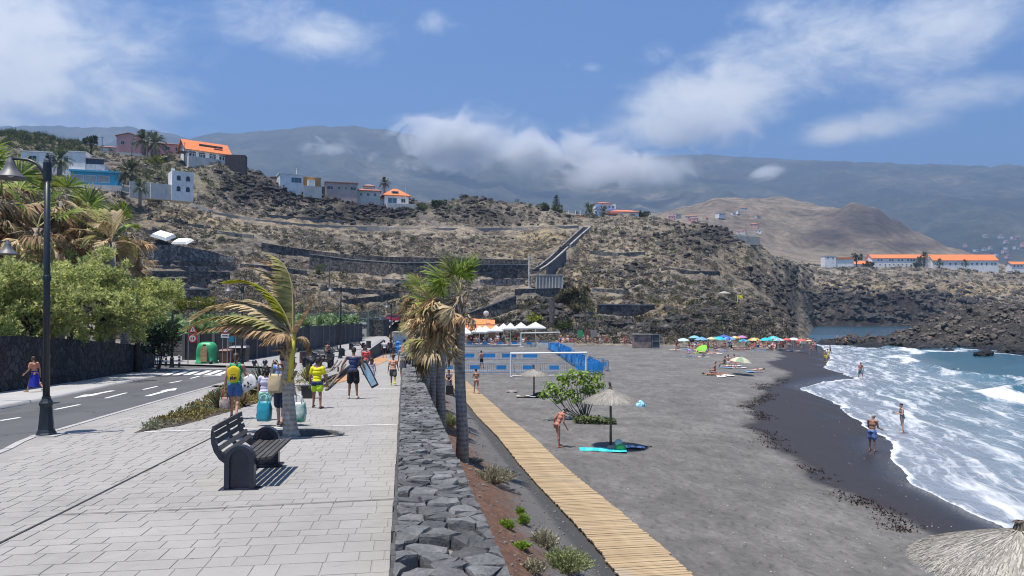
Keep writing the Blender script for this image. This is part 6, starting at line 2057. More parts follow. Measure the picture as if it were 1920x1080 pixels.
p=prom(598,706);spiky('aloe','second grassy aloe closer to the driftwood rails',p,60,.7,MATS['grassy aloe leaf'],5,.5,.03)
# ------------------------------------------------------------------ trees on the hill
def phoenix_mesh(seed,n=58,L=2.6):
 q=random.Random(seed);mb=MB()
 for k in range(n):
  a=q.random()*6.28;e=-.75+2.1*(k/n)
  d=Vector((math.cos(a)*math.cos(e),math.sin(a)*math.cos(e),math.sin(e)));l=L*q.uniform(.8,1.1)
  P=[Vector((0,0,0)),d*l*.45+Vector((0,0,.15)),d*l*.85,d*l+Vector((0,0,-.75*max(.2,math.cos(e))))]
  s_=d.cross(Vector((0,0,1)));s_=s_.normalized()if s_.length>.05 else Vector((1,0,0))
  for j in range(14):
   t=.12+.88*j/13;p=bez(P,t);tn=(bez(P,min(1,t+.05))-bez(P,t-.05)).normalized()
   ll=.62*math.sin(math.pi*(.15+.8*t))
   for sg in(-1,1):
    dd=(s_*sg+tn*.8+Vector((0,0,.15))).normalized();w=tn*.075
    mb.add((p-w,p+w,p+dd*ll),((0,1,2),))
 return mb
L_PHX=leafmat('date palm leaf',(.035,.05,.02),(.15,.17,.08),.6,.2)
PHX=[phoenix_mesh(i).mesh('crown',L_PHX)for i in range(3)]
def date_palm(label,px,py,Y,s,i,hgt=2.0):
 c=at(px,py,Y)
 t=thing('date_palm',label,'palm tree',(c.x,Y,c.z-hgt),0)
 MB().tube([(0,0,-1.5),(0,0,hgt*.6),(0,0,hgt)],[.42*s,.36*s,.3*s],9).build('trunk',TR_FAN,t,True)
 put('crown',PHX[i%3],t,Matrix.Translation((0,0,hgt))@Matrix.Rotation(i*1.3,4,'Z')@Matrix.Scale(s,4))
 return t
date_palm('date palm standing in front of the white flat roofed house',112,300,218,1.7,0,3)
date_palm('left one of the two date palms before the pink house',270,263,272,1.75,1,4)
date_palm('right one of the two date palms before the pink house',291,268,270,1.9,2,4)
date_palm('low spreading date palm right of the cyan house',244,324,207,1.75,0,2)
date_palm('tall date palm rising beside the orange hip roofed house',721,343,315,1.15,1,6)
date_palm('full date palm at the top of the hillside steps',1107,400,325,2.0,2,4)
date_palm('slimmer date palm right of the full one at the steps',1131,397,330,1.2,0,5)
date_palm('small palm with a bare stem near the whitewashed wall',263,352,188,1.0,1,3)
date_palm('small palm in front of the long white building',1733,482,632,2.2,0,6)
date_palm('low palm by the windows of the long white building',1761,492,628,1.6,1,3)
date_palm('single low palm before the right wing of the long white building',1810,493,628,1.4,2,2)
date_palm('broad palm at the foot of the long white building',1724,492,626,2.4,1,3)
def round_tree(label,px,py,Y,r,m,seed,name='tree',fl=.8,n=900):
 c=at(px,py,Y);q=random.Random(seed)
 if name=='bush':
  c=onhill(px,py+r*.45*F/Y);Y=c.y;c=Vector((c.x,c.y,c.z+r*.45))
 zb=hz(c.x,Y)if Y<800 else c.z-r
 h=max(r*.45,c.z-zb)if name=='bush' else max(r*.8,c.z-zb)
 bl=[((q.uniform(-.6,.6)*r,q.uniform(-.6,.6)*r,h+q.uniform(-.4,.4)*r*fl),(r*.5,r*.5,r*.42*fl+.1))for _ in range(8)]
 return clump_tree(name,label,(c.x,Y,c.z-h),bl,n,r*.2,m,([(0,0,-1),(0,0,h*.5)],[r*.12,r*.08]),seed)
L_TREE=leafmat('dark evergreen leaf',(.016,.03,.012),(.06,.085,.03),.7,.2)
L_TREE2=leafmat('mid green leaf',(.05,.075,.02),(.16,.19,.06),.7,.25)
round_tree('flat topped dark tree on the skyline left of the pink house',171,262,262,3.4,L_TREE,1,fl=.5)
round_tree('yellow green round bush below the hilltop palms',292,300,252,3.0,L_HEDGE,2,'bush')
round_tree('round dark tree behind the tiny white hut',1208,403,344,3.6,L_TREE,3)
round_tree('rounded dark bush on the crest with a small straw parasol beside it',822,381,322,3.4,L_TREE,4,'bush',.6)
round_tree('green bush on the crest right of the orange hip roofed house',790,388,318,2.8,L_TREE2,5,'bush',.7)
round_tree('bright bush left of the pyramid shaped conifer',1020,388,330,3.2,L_TREE2,6,'bush',.7)
round_tree('spreading green tree at the foot of the pyramid shaped conifer',1048,394,328,4.0,L_TREE2,7,'tree',.7)
round_tree('dark tree left of the long white building',1606,483,628,5.2,L_TREE,8)
round_tree('round dark tree below the orange roof of the long building',1625,495,622,5.0,L_TREE,9)
round_tree('dark bush in front of the palm at the long white building',1716,498,622,3.6,L_TREE,10,'bush',.7)
round_tree('green bush hanging below the small white cube house',345,362,196,2.6,L_TREE2,11,'bush',.6)
round_tree('light green bush on the slope under the whitewashed wall',296,372,182,2.4,L_HEDGE,12,'bush',.6)
round_tree('green shrub between the white tarpaulins',324,446,170,1.5,L_TREE2,13,'bush')
round_tree('bright shrub behind the last white parasol',1003,600,139,1.9,L_HEDGE,14,'bush')
round_tree('leafy green shrub right of the dark gully',1052,612,137,2.2,L_TREE2,15,'bush')
round_tree('wind bent olive shrub above the plantation',596,508,162,1.7,L_TREE2,16,'bush',1.6)
round_tree('large brown green tamarisk below the concrete tank',1075,566,160,4.0,leafmat('brown tamarisk leaf',(.07,.065,.03),(.22,.19,.10)),17,'bush',.8,1600)
# pyramid shaped conifer
c=at(1043,368,335);t=thing('conifer','pyramid shaped conifer with tiers on the saddle','tree',(c.x,335,c.z-7))
MB().tube([(0,0,-2),(0,0,7.6)],[.25,.05],7).build('trunk',TR_DARK,t)
mb=MB();q=random.Random(3)
for k in range(9):
 z=1.2+k*.72;r=2.9*(1-k/10)
 for j in range(11):
  a=j*6.28/11+k;d=Vector((math.cos(a),math.sin(a),0))
  blob_leaves(mb,q,d*r*.6+Vector((0,0,z+.1)),(r*.35*abs(d.x)+.22,r*.35*abs(d.y)+.22,.16),12,.38)
mb.build('crown',L_TREE,t)
# spiky hedge on the left skyline and verdure beside it
pts=[];sz=[]
q=random.Random(17)
for k in range(330):
 px=q.uniform(-30,160);Y=q.uniform(262,300)
 x=(px-960)/F*Y;pts.append((x,Y,hz(x,Y)-.2));sz.append(q.uniform(1.0,1.9))
CACT=proto_coll('spiky_hedge',[tuft(i+40,34,1.5).mesh('spiky_hedge',leafmat('cactus green',(.03,.05,.02),(.10,.13,.06)))for i in range(2)])
scatter('spiky_hedge',pts,sz,'spiky dark green hedge along the left skyline',CACT,rseed=5)
# ------------------------------------------------------------------ bench
NAVY=mat('navy painted iron',(.016,.021,.038),.34,.25,6,bmp=.15)
SLAT=mat('dark weathered slat',(.050,.047,.043),.6,.35,5,rand=.25,bmp=.2)
def arch_pts(w,h,n=12):
 r=w/2
 return[(-r,0),(r,0)]+[(r*math.cos(a),h-r+r*math.sin(a))for a in np.linspace(0,math.pi,n)]
def make_bench(label,loc_,rz,scale=None,group=None):
 t=thing('park_bench',label,'bench',loc_,rz,group,scale)
 for y in(-.90,.90):
  mb=MB()
  o=arch_pts(.40,.62);i=[(x*.66,.03+z*.87)for x,z in arch_pts(.40,.62)]
  n=len(o)
  for ya in(-.075,.075):
   sg=1 if ya>0 else-1
   vs=[(p[0],y+ya,p[1])for p in o]+[(p[0],y+ya,p[1])for p in i]+[(p[0],y+ya-sg*.045,p[1])for p in i]
   fs=[]
   for k in range(n):
    k2=(k+1)%n
    f1=(k,k2,n+k2,n+k);f2=(n+k,n+k2,2*n+k2,2*n+k)
    fs+=[f1,f2]if sg<0 else[tuple(reversed(f1)),tuple(reversed(f2))]
   fs.append(tuple(range(2*n,3*n)))
   mb.add(vs,fs)
  vs=[(p[0],y-.075,p[1])for p in o]+[(p[0],y+.075,p[1])for p in o]
  mb.add(vs,[(k,n+k,n+(k+1)%n,(k+1)%n)for k in range(n)])
  lg=mb.build('leg',NAVY,t)
  MB().box((0,y,.012),(.54,.23,.026)).build('base_plate',NAVY,lg)
 prof=[(-.385,.845),(-.372,.755),(-.345,.66),(-.300,.57),(-.235,.49),(-.155,.435),(-.07,.405),(.02,.395),(.11,.398),(.20,.406),(.29,.416),(.375,.428)]
 for k in range(len(prof)):
  a=prof[max(0,k-1)];b=prof[min(len(prof)-1,k+1)]
  ang=math.atan2(b[1]-a[1],b[0]-a[0])
  x,z=prof[k]
  if k==5:continue
  M=Matrix.Rotation(-ang,3,'Y')
  MB().box((x,0,z),(.068,1.66,.032),M=M).build('slat',SLAT,t)
 for y in(-.78,0,.78):
  mb=MB();vs=[]
  P=[bez(prof[k:k+1]and[(p[0],0,p[1])for p in prof[k:k+1]],0)for k in range(len(prof))]
  th=.10 if abs(y)>.5 else .04
  for k,p in enumerate(P):
   a=P[max(0,k-1)];b=P[min(len(P)-1,k+1)];d=(b-a).normalized();nn=Vector((d.z,0,-d.x))
   w=th*math.sin(math.pi*(k+.6)/(len(P)+.2))+.02
   up_,lo=p-nn*.016*(0 if abs(y)<.5 else-1.2),p+nn*w
   for yy in(-.02,.02):vs+=[(up_.x,y+yy,up_.z),(lo.x,y+yy,lo.z)]
  fs=[]
  for k in range(len(P)-1):
   i0,j0=k*4,k*4+4
   fs+=[(i0,i0+1,j0+1,j0),(i0+2,j0+2,j0+3,i0+3),(i0,j0,j0+2,i0+2),(i0+1,i0+3,j0+3,j0+1)]
  fs+=[(0,2,3,1),(len(vs)-4,len(vs)-3,len(vs)-1,len(vs)-2)]
  mb.add(vs,fs).build('side_plate' if abs(y)>.5 else 'strap',NAVY,t)
 return t
b0,b1=prom(450,917),prom(499,876)
bc=(b0+b1)/2
bench=make_bench('dark slatted park bench with arched iron legs in the middle of the promenade',(bc.x,bc.y,zp(bc.y)+.012),math.atan2(b1.y-b0.y,b1.x-b0.x)-math.pi/2)
bench.scale=(1,(b1-b0).length/1.8,1)
for px,py,rz,lb in((586,687,-.2,'far dark bench right of the brown litter bin'),(604,676,-.4,'far dark bench with a person sitting on it'),(631,668,-.3,'far dark bench beside the third street lamp'),(670,655,-.5,'farthest dark bench by the block wall'),(600,691,2.6,'far dark bench turned towards the driftwood rails')):
 p=upper(px,py);dup(bench,(p.x,p.y,zu(p.y)),rz,lb,1.0)
 # ------------------------------------------------------------------ street lamps
LAMPM=mat('dark green black lamp paint',(.012,.018,.024),.42,.25,3)
BELL=mat('grey lamp shade metal',(.10,.10,.105),.5,.2,4)
def make_lamp(label,p,H=6.1,lean=0.0,rz=0.0):
 t=thing('street_lamp',label,'street lamp',p,rz)
 t.rotation_euler=(0,lean,rz)
 mb=MB()
 mb.lathe((0,0,0),[(.20,-.05),(.20,.05),(.185,.07),(.175,.10),(.155,.14),(.15,.20),(.115,.62),(.135,.66),(.14,.70),(.115,.74),(.085,.80),(.09,.84)],8)
 mb.build('pedestal',LAMPM,t)
 MB().tube([(0,0,.80),(0,0,H*.56),(0,0,H-.25)],[.068,.064,.055],12).build('pole',LAMPM,t,True)
 MB().lathe((0,0,0),[(.085,H*.545),(.085,H*.56),(.07,H*.565)],12).build('collar',LAMPM,t)
 MB().lathe((0,0,0),[(.075,H-.62),(.085,H-.58),(.085,H-.22),(.06,H-.16),(.03,H-.12),(.04,H-.07),(.012,H)],10).build('finial',LAMPM,t)
 ax=-.80
 MB().tube([(-.04,0,H-.52),(-.10,0,H-.40),(-.22,0,H-.24),(-.40,0,H-.15),(-.62,0,H-.12),(ax,0,H-.115)],[.035,.035,.032,.03,.028,.024],8).build('arm',LAMPM,t,True)
 o=MB().lathe((ax,0,0),[(.04,H-.08),(.05,H-.12),(.085,H-.17),(.10,H-.24),(.14,H-.34),(.20,H-.43),(.31,H-.52),(.32,H-.545),(.30,H-.54),(.18,H-.44),(.10,H-.36)],20,0,False).build('lamp_shade',BELL,t,True)
 MB().lathe((ax,0,0),[(.02,H-.36),(.09,H-.40),(.10,H-.47),(.02,H-.52)],12).build('lamp_glass',mat('frosted lamp glass',(.5,.5,.47),.3),o,True)
 return t
lp_=prom(86.5,817)
make_lamp('tall dark street lamp with a bell shade standing nearest beside the road',(lp_.x,lp_.y,zp(lp_.y)),6.1,-.018)
MB_=MB();MB_.box((lp_.x+.04,lp_.y,zp(lp_.y)+.012),(.55,.5,.03));o=MB_.build('lamp_footing',KERB);tag(o,'pale concrete footing under the nearest street lamp','footing')
p=prom(-32,767);p=Vector(((-34-960)/F*24.2,24.2,zp(24.2)))
make_lamp('street lamp whose bell shade reaches in from the left edge',p,5.35,0,math.pi)
p=prom(322,692);make_lamp('thin dark street lamp on the pavement corner by the zebra crossing',(p.x,p.y,zp(p.y)),5.15)
p=upper(453,694);make_lamp('dark street lamp behind the fronds of the coconut palm',(p.x,p.y,zu(p.y)),5.2,0,.6)
p=upper(638,672);make_lamp('street lamp among the far benches with its bell to the left',(p.x,p.y,zu(p.y)),5.7)
p=upper(733,656);make_lamp('farthest street lamp beside the climbing lane',(p.x,p.y,zu(p.y)),4.6,0,1.2)
# ------------------------------------------------------------------ containers, bollards, bins, signs
GREENP=mat('green moulded plastic',(.03,.30,.12),.45,.12,1.5,bmp=.1)
p=upper(388,681)
t=thing('recycling_bin','green dome shaped glass recycling bin by the block wall','bin',(p.x,p.y,zu(p.y)))
mb=MB();n=28;vs=[];fs=[]
for r,z in((.76,0),(.78,.08),(.70,.12),(.70,.5),(.69,.95),(.64,1.2),(.52,1.38),(.34,1.46),(.02,1.48)):
 for k in range(n):
  a=2*math.pi*k/n;e=4.0
  rr=r/(abs(math.cos(a))**e+abs(math.sin(a))**e)**(1/e)*.92
  vs.append((rr*math.cos(a),rr*math.sin(a)*.85,z))
for i in range(8):
 for k in range(n):fs.append((i*n+k,i*n+(k+1)%n,(i+1)*n+(k+1)%n,(i+1)*n+k))
fs.append(tuple(range(8*n,9*n)))
mb.add(vs,fs).build('body',GREENP,t,True)
MB().lathe((0,-.50,1.27),[(.085,-.06),(.10,0),(.09,.05)],12).build('opening',mat('black rubber',(.008,.008,.008),.7),t).rotation_euler=(0,0,0)
mb=MB();pts=arch_pts(.42,1.08,9)
mb.add([(x+.02,-.63,.14+z)for x,z in pts]+[(x+.02,-.58,.14+z)for x,z in pts],[tuple(range(len(pts)))]+[(k,len(pts)+k,len(pts)+(k+1)%len(pts),(k+1)%len(pts))for k in range(len(pts))])
mb.build('label_panel',mat('faded poster',(.50,.40,.20),.7,.4,7,two=(.40,.18,.10)),t)
def wheelie(label,p,col,w,h,d,lid):
 t=thing('waste_container',label,'container',p)
 MB().box((0,0,h*.46),(w,d,h*.84),taper=1.06).build('body',col,t)
 mb=MB()
 mb.add([(-w*.55,-d*.55,h*.88),(w*.55,-d*.55,h*.88),(w*.55,d*.55,h*.88),(-w*.55,d*.55,h*.88),(-w*.5,-d*.40,h*.97),(w*.5,-d*.40,h*.97),(w*.5,d*.45,h),(-w*.5,d*.45,h)],((3,2,1,0),(4,5,6,7),(0,1,5,4),(1,2,6,5),(2,3,7,6),(3,0,4,7)))
 mb.build('lid',lid,t)
 for x in(-1,1):MB().tube([(x*w*.42,-d*.3,.06),(x*w*.42+.03,-d*.3,.06)],.07,8).build('wheel',MATS['black rubber'],t)
 return t
p=upper(424,680);wheelie('brown waste container right of the green recycling bin',(p.x,p.y,zu(p.y)),mat('brown plastic',(.14,.065,.045),.6,.15,2),.72,.95,.7,mat('brown lid',(.20,.10,.07),.6))
p=upper(446,679);wheelie('black waste container with a hood right of the brown one',(p.x,p.y+.3,zu(p.y)),mat('black plastic',(.018,.018,.02),.5,.15,2),1.1,1.15,.8,mat('grey lid',(.09,.09,.10),.4))
p=upper(399,682);o=MB().ball((0,0,.12),(.16,.14,.14),10,6).build('rubbish_bag',MATS['black plastic']);o.location=(p.x,p.y-.35,zu(p.y));tag(o,'small black rubbish bag lying at the foot of the green bin','bag')
STRW=mat('white reflective band',(.72,.72,.70),.5)
def bollard(label,p):
 t=thing('bollard',label,'bollard',p)
 MB().lathe((0,0,0),[(.085,0),(.075,.05),(.07,.78),(.05,.84),(.01,.86)],12).build('post',NAVY,t,True)
 for z in(.36,.58,.76):MB().lathe((0,0,0),[(.078,z-.04),(.078,z+.04)],12).build('band',STRW,t)
p=upper(311,684);bollard('black and white banded bollard left of the corner lamp',(p.x,p.y,zu(p.y)-.1))
p=upper(336,686);bollard('black and white banded bollard right of the corner lamp',(p.x,p.y,zu(p.y)-.1))
for px,lb in((477,'round black ball bollard left of the yucca'),(497,'round black ball bollard behind the yucca tips'),(516,'round black ball bollard right of the yucca')):
 p=upper(px,686);t=thing('ball_bollard',lb,'bollard',(p.x,p.y,zu(p.y)))
 MB().ball((0,0,.24),.17,14,9).build('ball',NAVY,t,True);MB().lathe((0,0,0),[(.12,0),(.10,.04),(.07,.1)],12).build('foot',NAVY,t)
def litter(label,p,m):
 t=thing('litter_bin',label,'bin',p)
 MB().lathe((0,0,0),[(.22,.12),(.23,.16),(.23,.86),(.21,.88)],14).build('drum',m,t)
 MB().lathe((0,0,0),[(.24,.86),(.245,.90),(.20,.905),(.19,.86)],14,0,False).build('rim',BELL,t)
 MB().tube([(0,0,0),(0,0,.14)],.06,8).build('foot',NAVY,t)
p=upper(568,684);litter('brown round litter bin near the grassy aloes',(p.x,p.y,zu(p.y)),mat('brown slatted bin',(.12,.05,.035),.7,.2,6))
p=upper(691,657);litter('dark round litter bin near the far benches',(p.x,p.y,zu(p.y)),mat('dark slatted bin',(.04,.03,.028),.7,.2,6))
p=prom(577,747);t=thing('planter_box','small black box planter beside the walking boy','planter',(p.x,p.y,zp(p.y)))
MB().box((0,0,.2),(.34,.3,.4),taper=1.08).build('box',MATS['black plastic'],t);MB().box((.05,0,.42),(.5,.36,.05)).build('tray',MATS['black plastic'],t)
RED=mat('sign red',(.55,.02,.03),.5);SIGNW=mat('sign white',(.75,.75,.74),.5);STEEL=mat('galvanised steel',(.34,.34,.35),.45,.1,3,.6);BLUES=mat('sign teal',(.02,.22,.32),.5)
def disc(mb,c,r,y,n=20,mi=0):
 mb.add([(c[0]+r*math.cos(a),y,c[1]+r*math.sin(a))for a in np.linspace(0,2*math.pi,n+1)[:-1]],(tuple(range(n)),),mi)
def pole(t,x,h,r=.03):return MB().tube([(x,.03,0),(x,.03,h)],r,8).build('post',STEEL,t)
p=upper(352,684);t=thing('traffic_sign','pole with a red triangle warning sign above a round one','sign',(p.x,p.y,zu(p.y)))
pole(t,0,2.75)
mb=MB();mb.add([(.0,-.02,2.15),(.62,-.02,2.15),(.31,-.02,2.70),(.0,0,2.15),(.62,0,2.15),(.31,0,2.70)],((0,1,2),(0,3,4,1),(1,4,5,2),(2,5,3,0)));o=mb.build('triangle_plate',RED,t)
MB().add([(.12,-.026,2.22),(.50,-.026,2.22),(.31,-.026,2.56)],((0,1,2),)).build('face',SIGNW,o)
MB().box((.31,-.032,2.35),(.05,.006,.18)).build('mark',NAVY,o)
mb=MB().tube([(.30,0,1.76),(.30,-.02,1.76)],.30,20);o=mb.build('round_plate',RED,t)
mb=MB();disc(mb,(.30,1.76),.22,-.026);mb.build('face',SIGNW,o)
MB().box((.21,-.03,1.76),(.06,.006,.2)).build('mark',NAVY,o);MB().box((.36,-.03,1.76),(.10,.006,.2)).build('mark',RED,o)
p=upper(405,683);t=thing('traffic_sign','round white no parking sign on twin posts above the recycling bin','sign',(p.x,p.y+1.2,zu(p.y)))
pole(t,-.05,2.3);pole(t,.28,2.3)
o=MB().tube([(.12,0,2.36),(.12,-.02,2.36)],.32,20).build('round_plate',RED,t)
mb=MB();disc(mb,(.12,2.36),.24,-.026);mb.build('face',SIGNW,o)
MB().box((.12,-.032,2.36),(.05,.006,.44),M=Matrix.Rotation(R(45),3,'Y')).build('bar',RED,o)
o=MB().box((.12,-.01,1.88),(.56,.02,.26)).build('plate',SIGNW,t);MB().box((.12,-.024,1.9),(.4,.006,.05)).build('mark',NAVY,o)
p=upper(435,682);t=thing('traffic_sign','teal plate sign on two thin posts right of the containers','sign',(p.x,p.y,zu(p.y)))
pole(t,-.1,2.1,.025);pole(t,.22,2.1,.025);MB().box((-.05,0,1.75),(.34,.02,.55)).build('plate',BLUES,t)
# ------------------------------------------------------------------ plantation walls and fences
def blockwall(label,a,b,h,npan,seed,postw=.22,cols=(.030,.030,.034),z0=None):
 q=random.Random(seed)
 a=Vector((a[0],a[1],0));b=Vector((b[0],b[1],0));d=b-a;L=d.length;d.normalize();rz=math.atan2(d.y,d.x)
 t=thing('block_wall',label,'wall',(a.x,a.y,0),rz)
 for k in range(npan):
  x0,x1=L*k/npan,L*(k+1)/npan
  p=a+d*(x0+x1)/2;z=zu(p.y)
  v=q.choice((.75,.85,1,1.1,1.3,1.9))
  m=mat('block panel %.2f %s'%(v,cols),tuple(min(.5,c*v)for c in cols),.9,.45,1.6,bmp=.4)
  MB().box(((x0+x1)/2,0,z+h/2-.15+q.uniform(-.03,.03)),(x1-x0-.02,.2,h+.3)).build('panel',m,t)
  MB().box((x0,0,z+h/2-.1),(postw,.28,h+.25)).build('post',mat('pale block post',(.12,.12,.125),.9,.3,2),t)
 return t
blockwall('dark block wall behind the green recycling bin',(-24.4,55.2),(-19.9,55.0),1.95,4,1)
blockwall('long dark block wall of the plantation beside the upper walk',(-19.9,55.0),(-19.6,96.5),2.25,17,2)
blockwall('dark block wall behind the banana plants under the yellow green hedge',(-46,89),(-27,92),2.3,7,3,cols=(.04,.045,.055))
t=thing('garden_wall','low grey wall of long courses in the side street','wall',(0,0,0))
for k in range(6):
 a,b=at(294,676,60),at(349,676,60)
 MB().box(((a.x+b.x)/2,60.5,zu(60)+.1+k*.2),((b.x-a.x),.3-.02*(k%2),.18)).build('course',mat('grey block course',(.15,.145,.135),.9,.3,1.5,rand=.25),t)
for x in(350,356):MB().box((at(x,676,59.8).x,59.8,zu(60)+.9),(.3,.3,1.9)).build('pier',mat('pale block post',(.12,.12,.125)),t)
def net_material():
 m,nt,b=newmat('green windbreak net')
 p=obj_pos(nt)
 n=noise(nt,p,1.2,4,.6)
 setin(nt,b,Base_Color=ramp(nt,n,[(.35,(.05,.085,.055)),(.65,(.15,.20,.14))]),Roughness=.9)
 tr=nt.nodes.new('ShaderNodeBsdfTransparent');mx=nd(nt,'ShaderNodeMixShader',i0=.36)
 nt.links.new(b.outputs[0],mx.inputs[1]);nt.links.new(tr.outputs[0],mx.inputs[2]);nt.links.new(mx.outputs[0],nt.nodes['Material Output'].inputs[0])
 return m
NET=net_material()
t=thing('net_fence','tall green net fence at the end of the plantation','fence',(0,0,0))
fpts=[at(636,630,98),at(662,632,101),at(690,634,104),at(712,628,112)]
for a,b in zip(fpts[:-1],fpts[1:]):
 h=3.6
 MB().add([(a.x,a.y,zu(a.y)-.1),(b.x,b.y,zu(b.y)-.1),(b.x,b.y,zu(b.y)+h),(a.x,a.y,zu(a.y)+h)],((0,1,2,3),)).build('net_panel',NET,t)
for a in fpts:MB().tube([(a.x,a.y-.05,zu(a.y)-.2),(a.x,a.y-.05,zu(a.y)+3.8)],.07,6).build('post',mat('pale fence post',(.30,.30,.28),.8),t)
t=thing('net_fence','pale green netting stretched over the back of the plantation','fence',(0,0,0))
fp2=[at(560,590,101),at(600,588,101),at(640,588,101)]
for a,b in zip(fp2[:-1],fp2[1:]):
 MB().add([(a.x,a.y,ZU),(b.x,b.y,ZU),(b.x,b.y,ZU+3.7),(a.x,a.y,ZU+3.7)],((0,1,2,3),)).build('net_panel',NET,t)
for a in fp2:MB().tube([(a.x,a.y-.05,ZU-.2),(a.x,a.y-.05,ZU+3.9)],.06,6).build('post',MATS['pale fence post'],t)
a=at(709,628,108);o=MB().box((a.x,108,zu(108)+1.0),(2.4,5,2.6)).build('wall_stub',DSTONE);tag(o,'dark stone retaining stub where the lane bends beside the net fence','wall')
# driftwood rails
DRIFT=mat('grey driftwood',(.17,.13,.10),.9,.4,4,bmp=.5)
t=thing('driftwood_rail','rough driftwood rails at the start of the dividing wall','railing',(0,0,0))
for a,b,r in(((606,712),(633,690),.07),((601,724),(640,692),.06),((612,733),(648,700),.06)):
 A,B=prom(*a),prom(*b)
 MB().tube([(A.x,A.y,zp(A.y)+.05),((A.x+B.x)/2,(A.y+B.y)/2,zp(B.y)+.42),(B.x,B.y,zp(B.y)+.52)],[r,r*.9,r*.7],7).build('rail',DRIFT,t,True)
for p_ in((612,726),(634,708)):
 A=prom(*p_);MB().tube([(A.x,A.y,zp(A.y)-.05),(A.x,A.y,zp(A.y)+.55)],.05,7).build('post',DRIFT,t)
DIRT=mat('orange dirt',(.36,.20,.10),.95,.3,1.2,bmp=.3)
for pts in([(618,722),(626,712),(648,698),(670,704),(645,716)],[(668,690),(700,672),(722,668),(728,676),(700,688)]):
 P=[prom(*p)for p in pts]
 struct(MB().add([(p.x,p.y,zp(p.y)+.022)for p in P],(tuple(range(len(P))),)).build('dirt_patch',DIRT))
 # ------------------------------------------------------------------ parked cars on the lane
TYRE=mat('tyre rubber',(.012,.012,.012),.8);CARG=mat('car window',(.012,.016,.02),.06)
def car(label,p,rz,paint):
 t=thing('parked_car',label,'car',p,rz)
 L,W=4.2,1.74
 prof=[(-2.1,.32),(-2.1,.72),(-1.95,.86),(-1.05,.96),(-.35,1.40),(.95,1.44),(1.62,1.05),(2.02,.95),(2.1,.6),(2.08,.32)]
 n=len(prof);vs=[]
 for y,k in((-W/2,1),(-W/2+.06,0),(W/2-.06,0),(W/2,1)):
  for x,z in prof:
   yy=y*(1 if z<1.0 else .84)
   vs.append((x*(.985 if k else 1),yy,z))
 fs=[]
 for r in range(3):
  for k in range(n):fs.append((r*n+k,r*n+(k+1)%n,(r+1)*n+(k+1)%n,(r+1)*n+k))
 fs+=[tuple(reversed(range(n))),tuple(range(3*n,4*n))]
 o=MB().add(vs,fs).build('body',paint,t)
 for sg in(-1,1):
  y=sg*(W/2*.925+.012)
  a,b=W/2*1.0,W/2*.85
  for xs in(((-.92,1.0),(-.30,1.35),(.28,1.37),(.28,1.0)),((.36,1.0),(.36,1.37),(.92,1.38),(1.42,1.03))):
   pts=[(x,sg*((a if z<1.01 else b)+.012),z)for x,z in xs]
   MB().add(pts,(tuple(range(4)),)).build('side_window',CARG,t)
 MB().add([(-1.0,-W*.44,1.0),(-1.0,W*.44,1.0),(-.38,W*.40,1.395),(-.38,-W*.40,1.395)],((0,1,2,3),)).xf(Matrix.Translation((-.02,0,.012))).build('windscreen',CARG,t)
 MB().add([(1.6,-W*.43,1.08),(1.6,W*.43,1.08),(1.0,W*.39,1.42),(1.0,-W*.39,1.42)],((0,1,2,3),)).xf(Matrix.Translation((.03,0,.015))).build('rear_window',CARG,t)
 for x in(-1.3,1.3):
  for sg in(-1,1):
   w=MB().tube([(x,sg*(W/2-.18),.32),(x,sg*(W/2+.02),.32)],.32,14).build('wheel',TYRE,t)
   MB().tube([(x,sg*(W/2+.02),.32),(x,sg*(W/2+.03),.32)],.18,10).build('rim',STEEL,w)
 for sg in(-1,1):
  MB().box((-2.08,sg*.6,.70),(.08,.36,.14)).build('headlight',SIGNW,t);MB().box((2.06,sg*.62,.80),(.08,.3,.14)).build('tail_light',RED,t)
 MB().box((-2.1,0,.42),(.1,1.6,.2)).build('bumper',mat('dark bumper',(.03,.03,.03),.6),t)
 return t
def paint(name,c):
 m=mat(name,c,.25,.03,1);m.node_tree.nodes['Principled BSDF'].inputs['Coat Weight'].default_value=.6
 return m
for px,py,Y,rz,m,lb in((690,603,124,2.5,paint('pale green car paint',(.36,.45,.36)),'pale green parked car partly hidden by the net fence'),(713,600,128,2.6,paint('silver green car paint',(.42,.48,.46)),'silver green parked car with a dark windscreen on the lane'),(745,595.5,136,2.75,paint('dark red car paint',(.28,.02,.045)),'dark red parked car at the top of the lane'),(668,601,122,2.4,paint('white car paint',(.62,.62,.60)),'white parked car behind the net fence')):
 x=(px-960)/F*Y;car(lb,(x,Y,zu(Y)+.0),rz,m)
 # ------------------------------------------------------------------ kiosk, hut and steps at the end of the walk
KW=mat('white kiosk panel',(.66,.67,.66),.6,.08,1)
p=at(760,668,96);zk=1.6
t=thing('kiosk','white kiosk with small windows and a lattice side at the end of the walk','kiosk',(p.x,96,zk))
MB().box((0,1.2,1.4),(3.1,2.4,2.8)).build('wall',KW,t);MB().box((0,1.1,2.9),(3.5,3,.14)).build('roof',mat('grey kiosk roof',(.30,.30,.30),.8),t)
window(t,-.1,0,1.75,.42,.6,'f',GLASS,0);window(t,.75,0,1.7,.55,.5,'f',GLASS,0)
mb=MB()
for k in range(6):mb.box((1.85+k*.32,.1,1.5),(.05,.05,2.4))
for k in range(7):mb.box((2.65,.1,.5+k*.36),(1.7,.05,.05))
mb.build('lattice',mat('white lattice',(.5,.52,.54),.7),t)
MB().box((.4,-1.0,.55),(5.4,.12,1.0)).build('front_board',mat('blue dotted board',(.02,.14,.42),.6),t)
mb=MB()
for k in range(9):mb.box((-1.7+k*.55,-1.075,.8),(.22,.02,.22))
mb.build('pattern',SIGNW,t)
BLUEV=mat('bright blue vinyl',(.02,.20,.52),.4,.15,2)
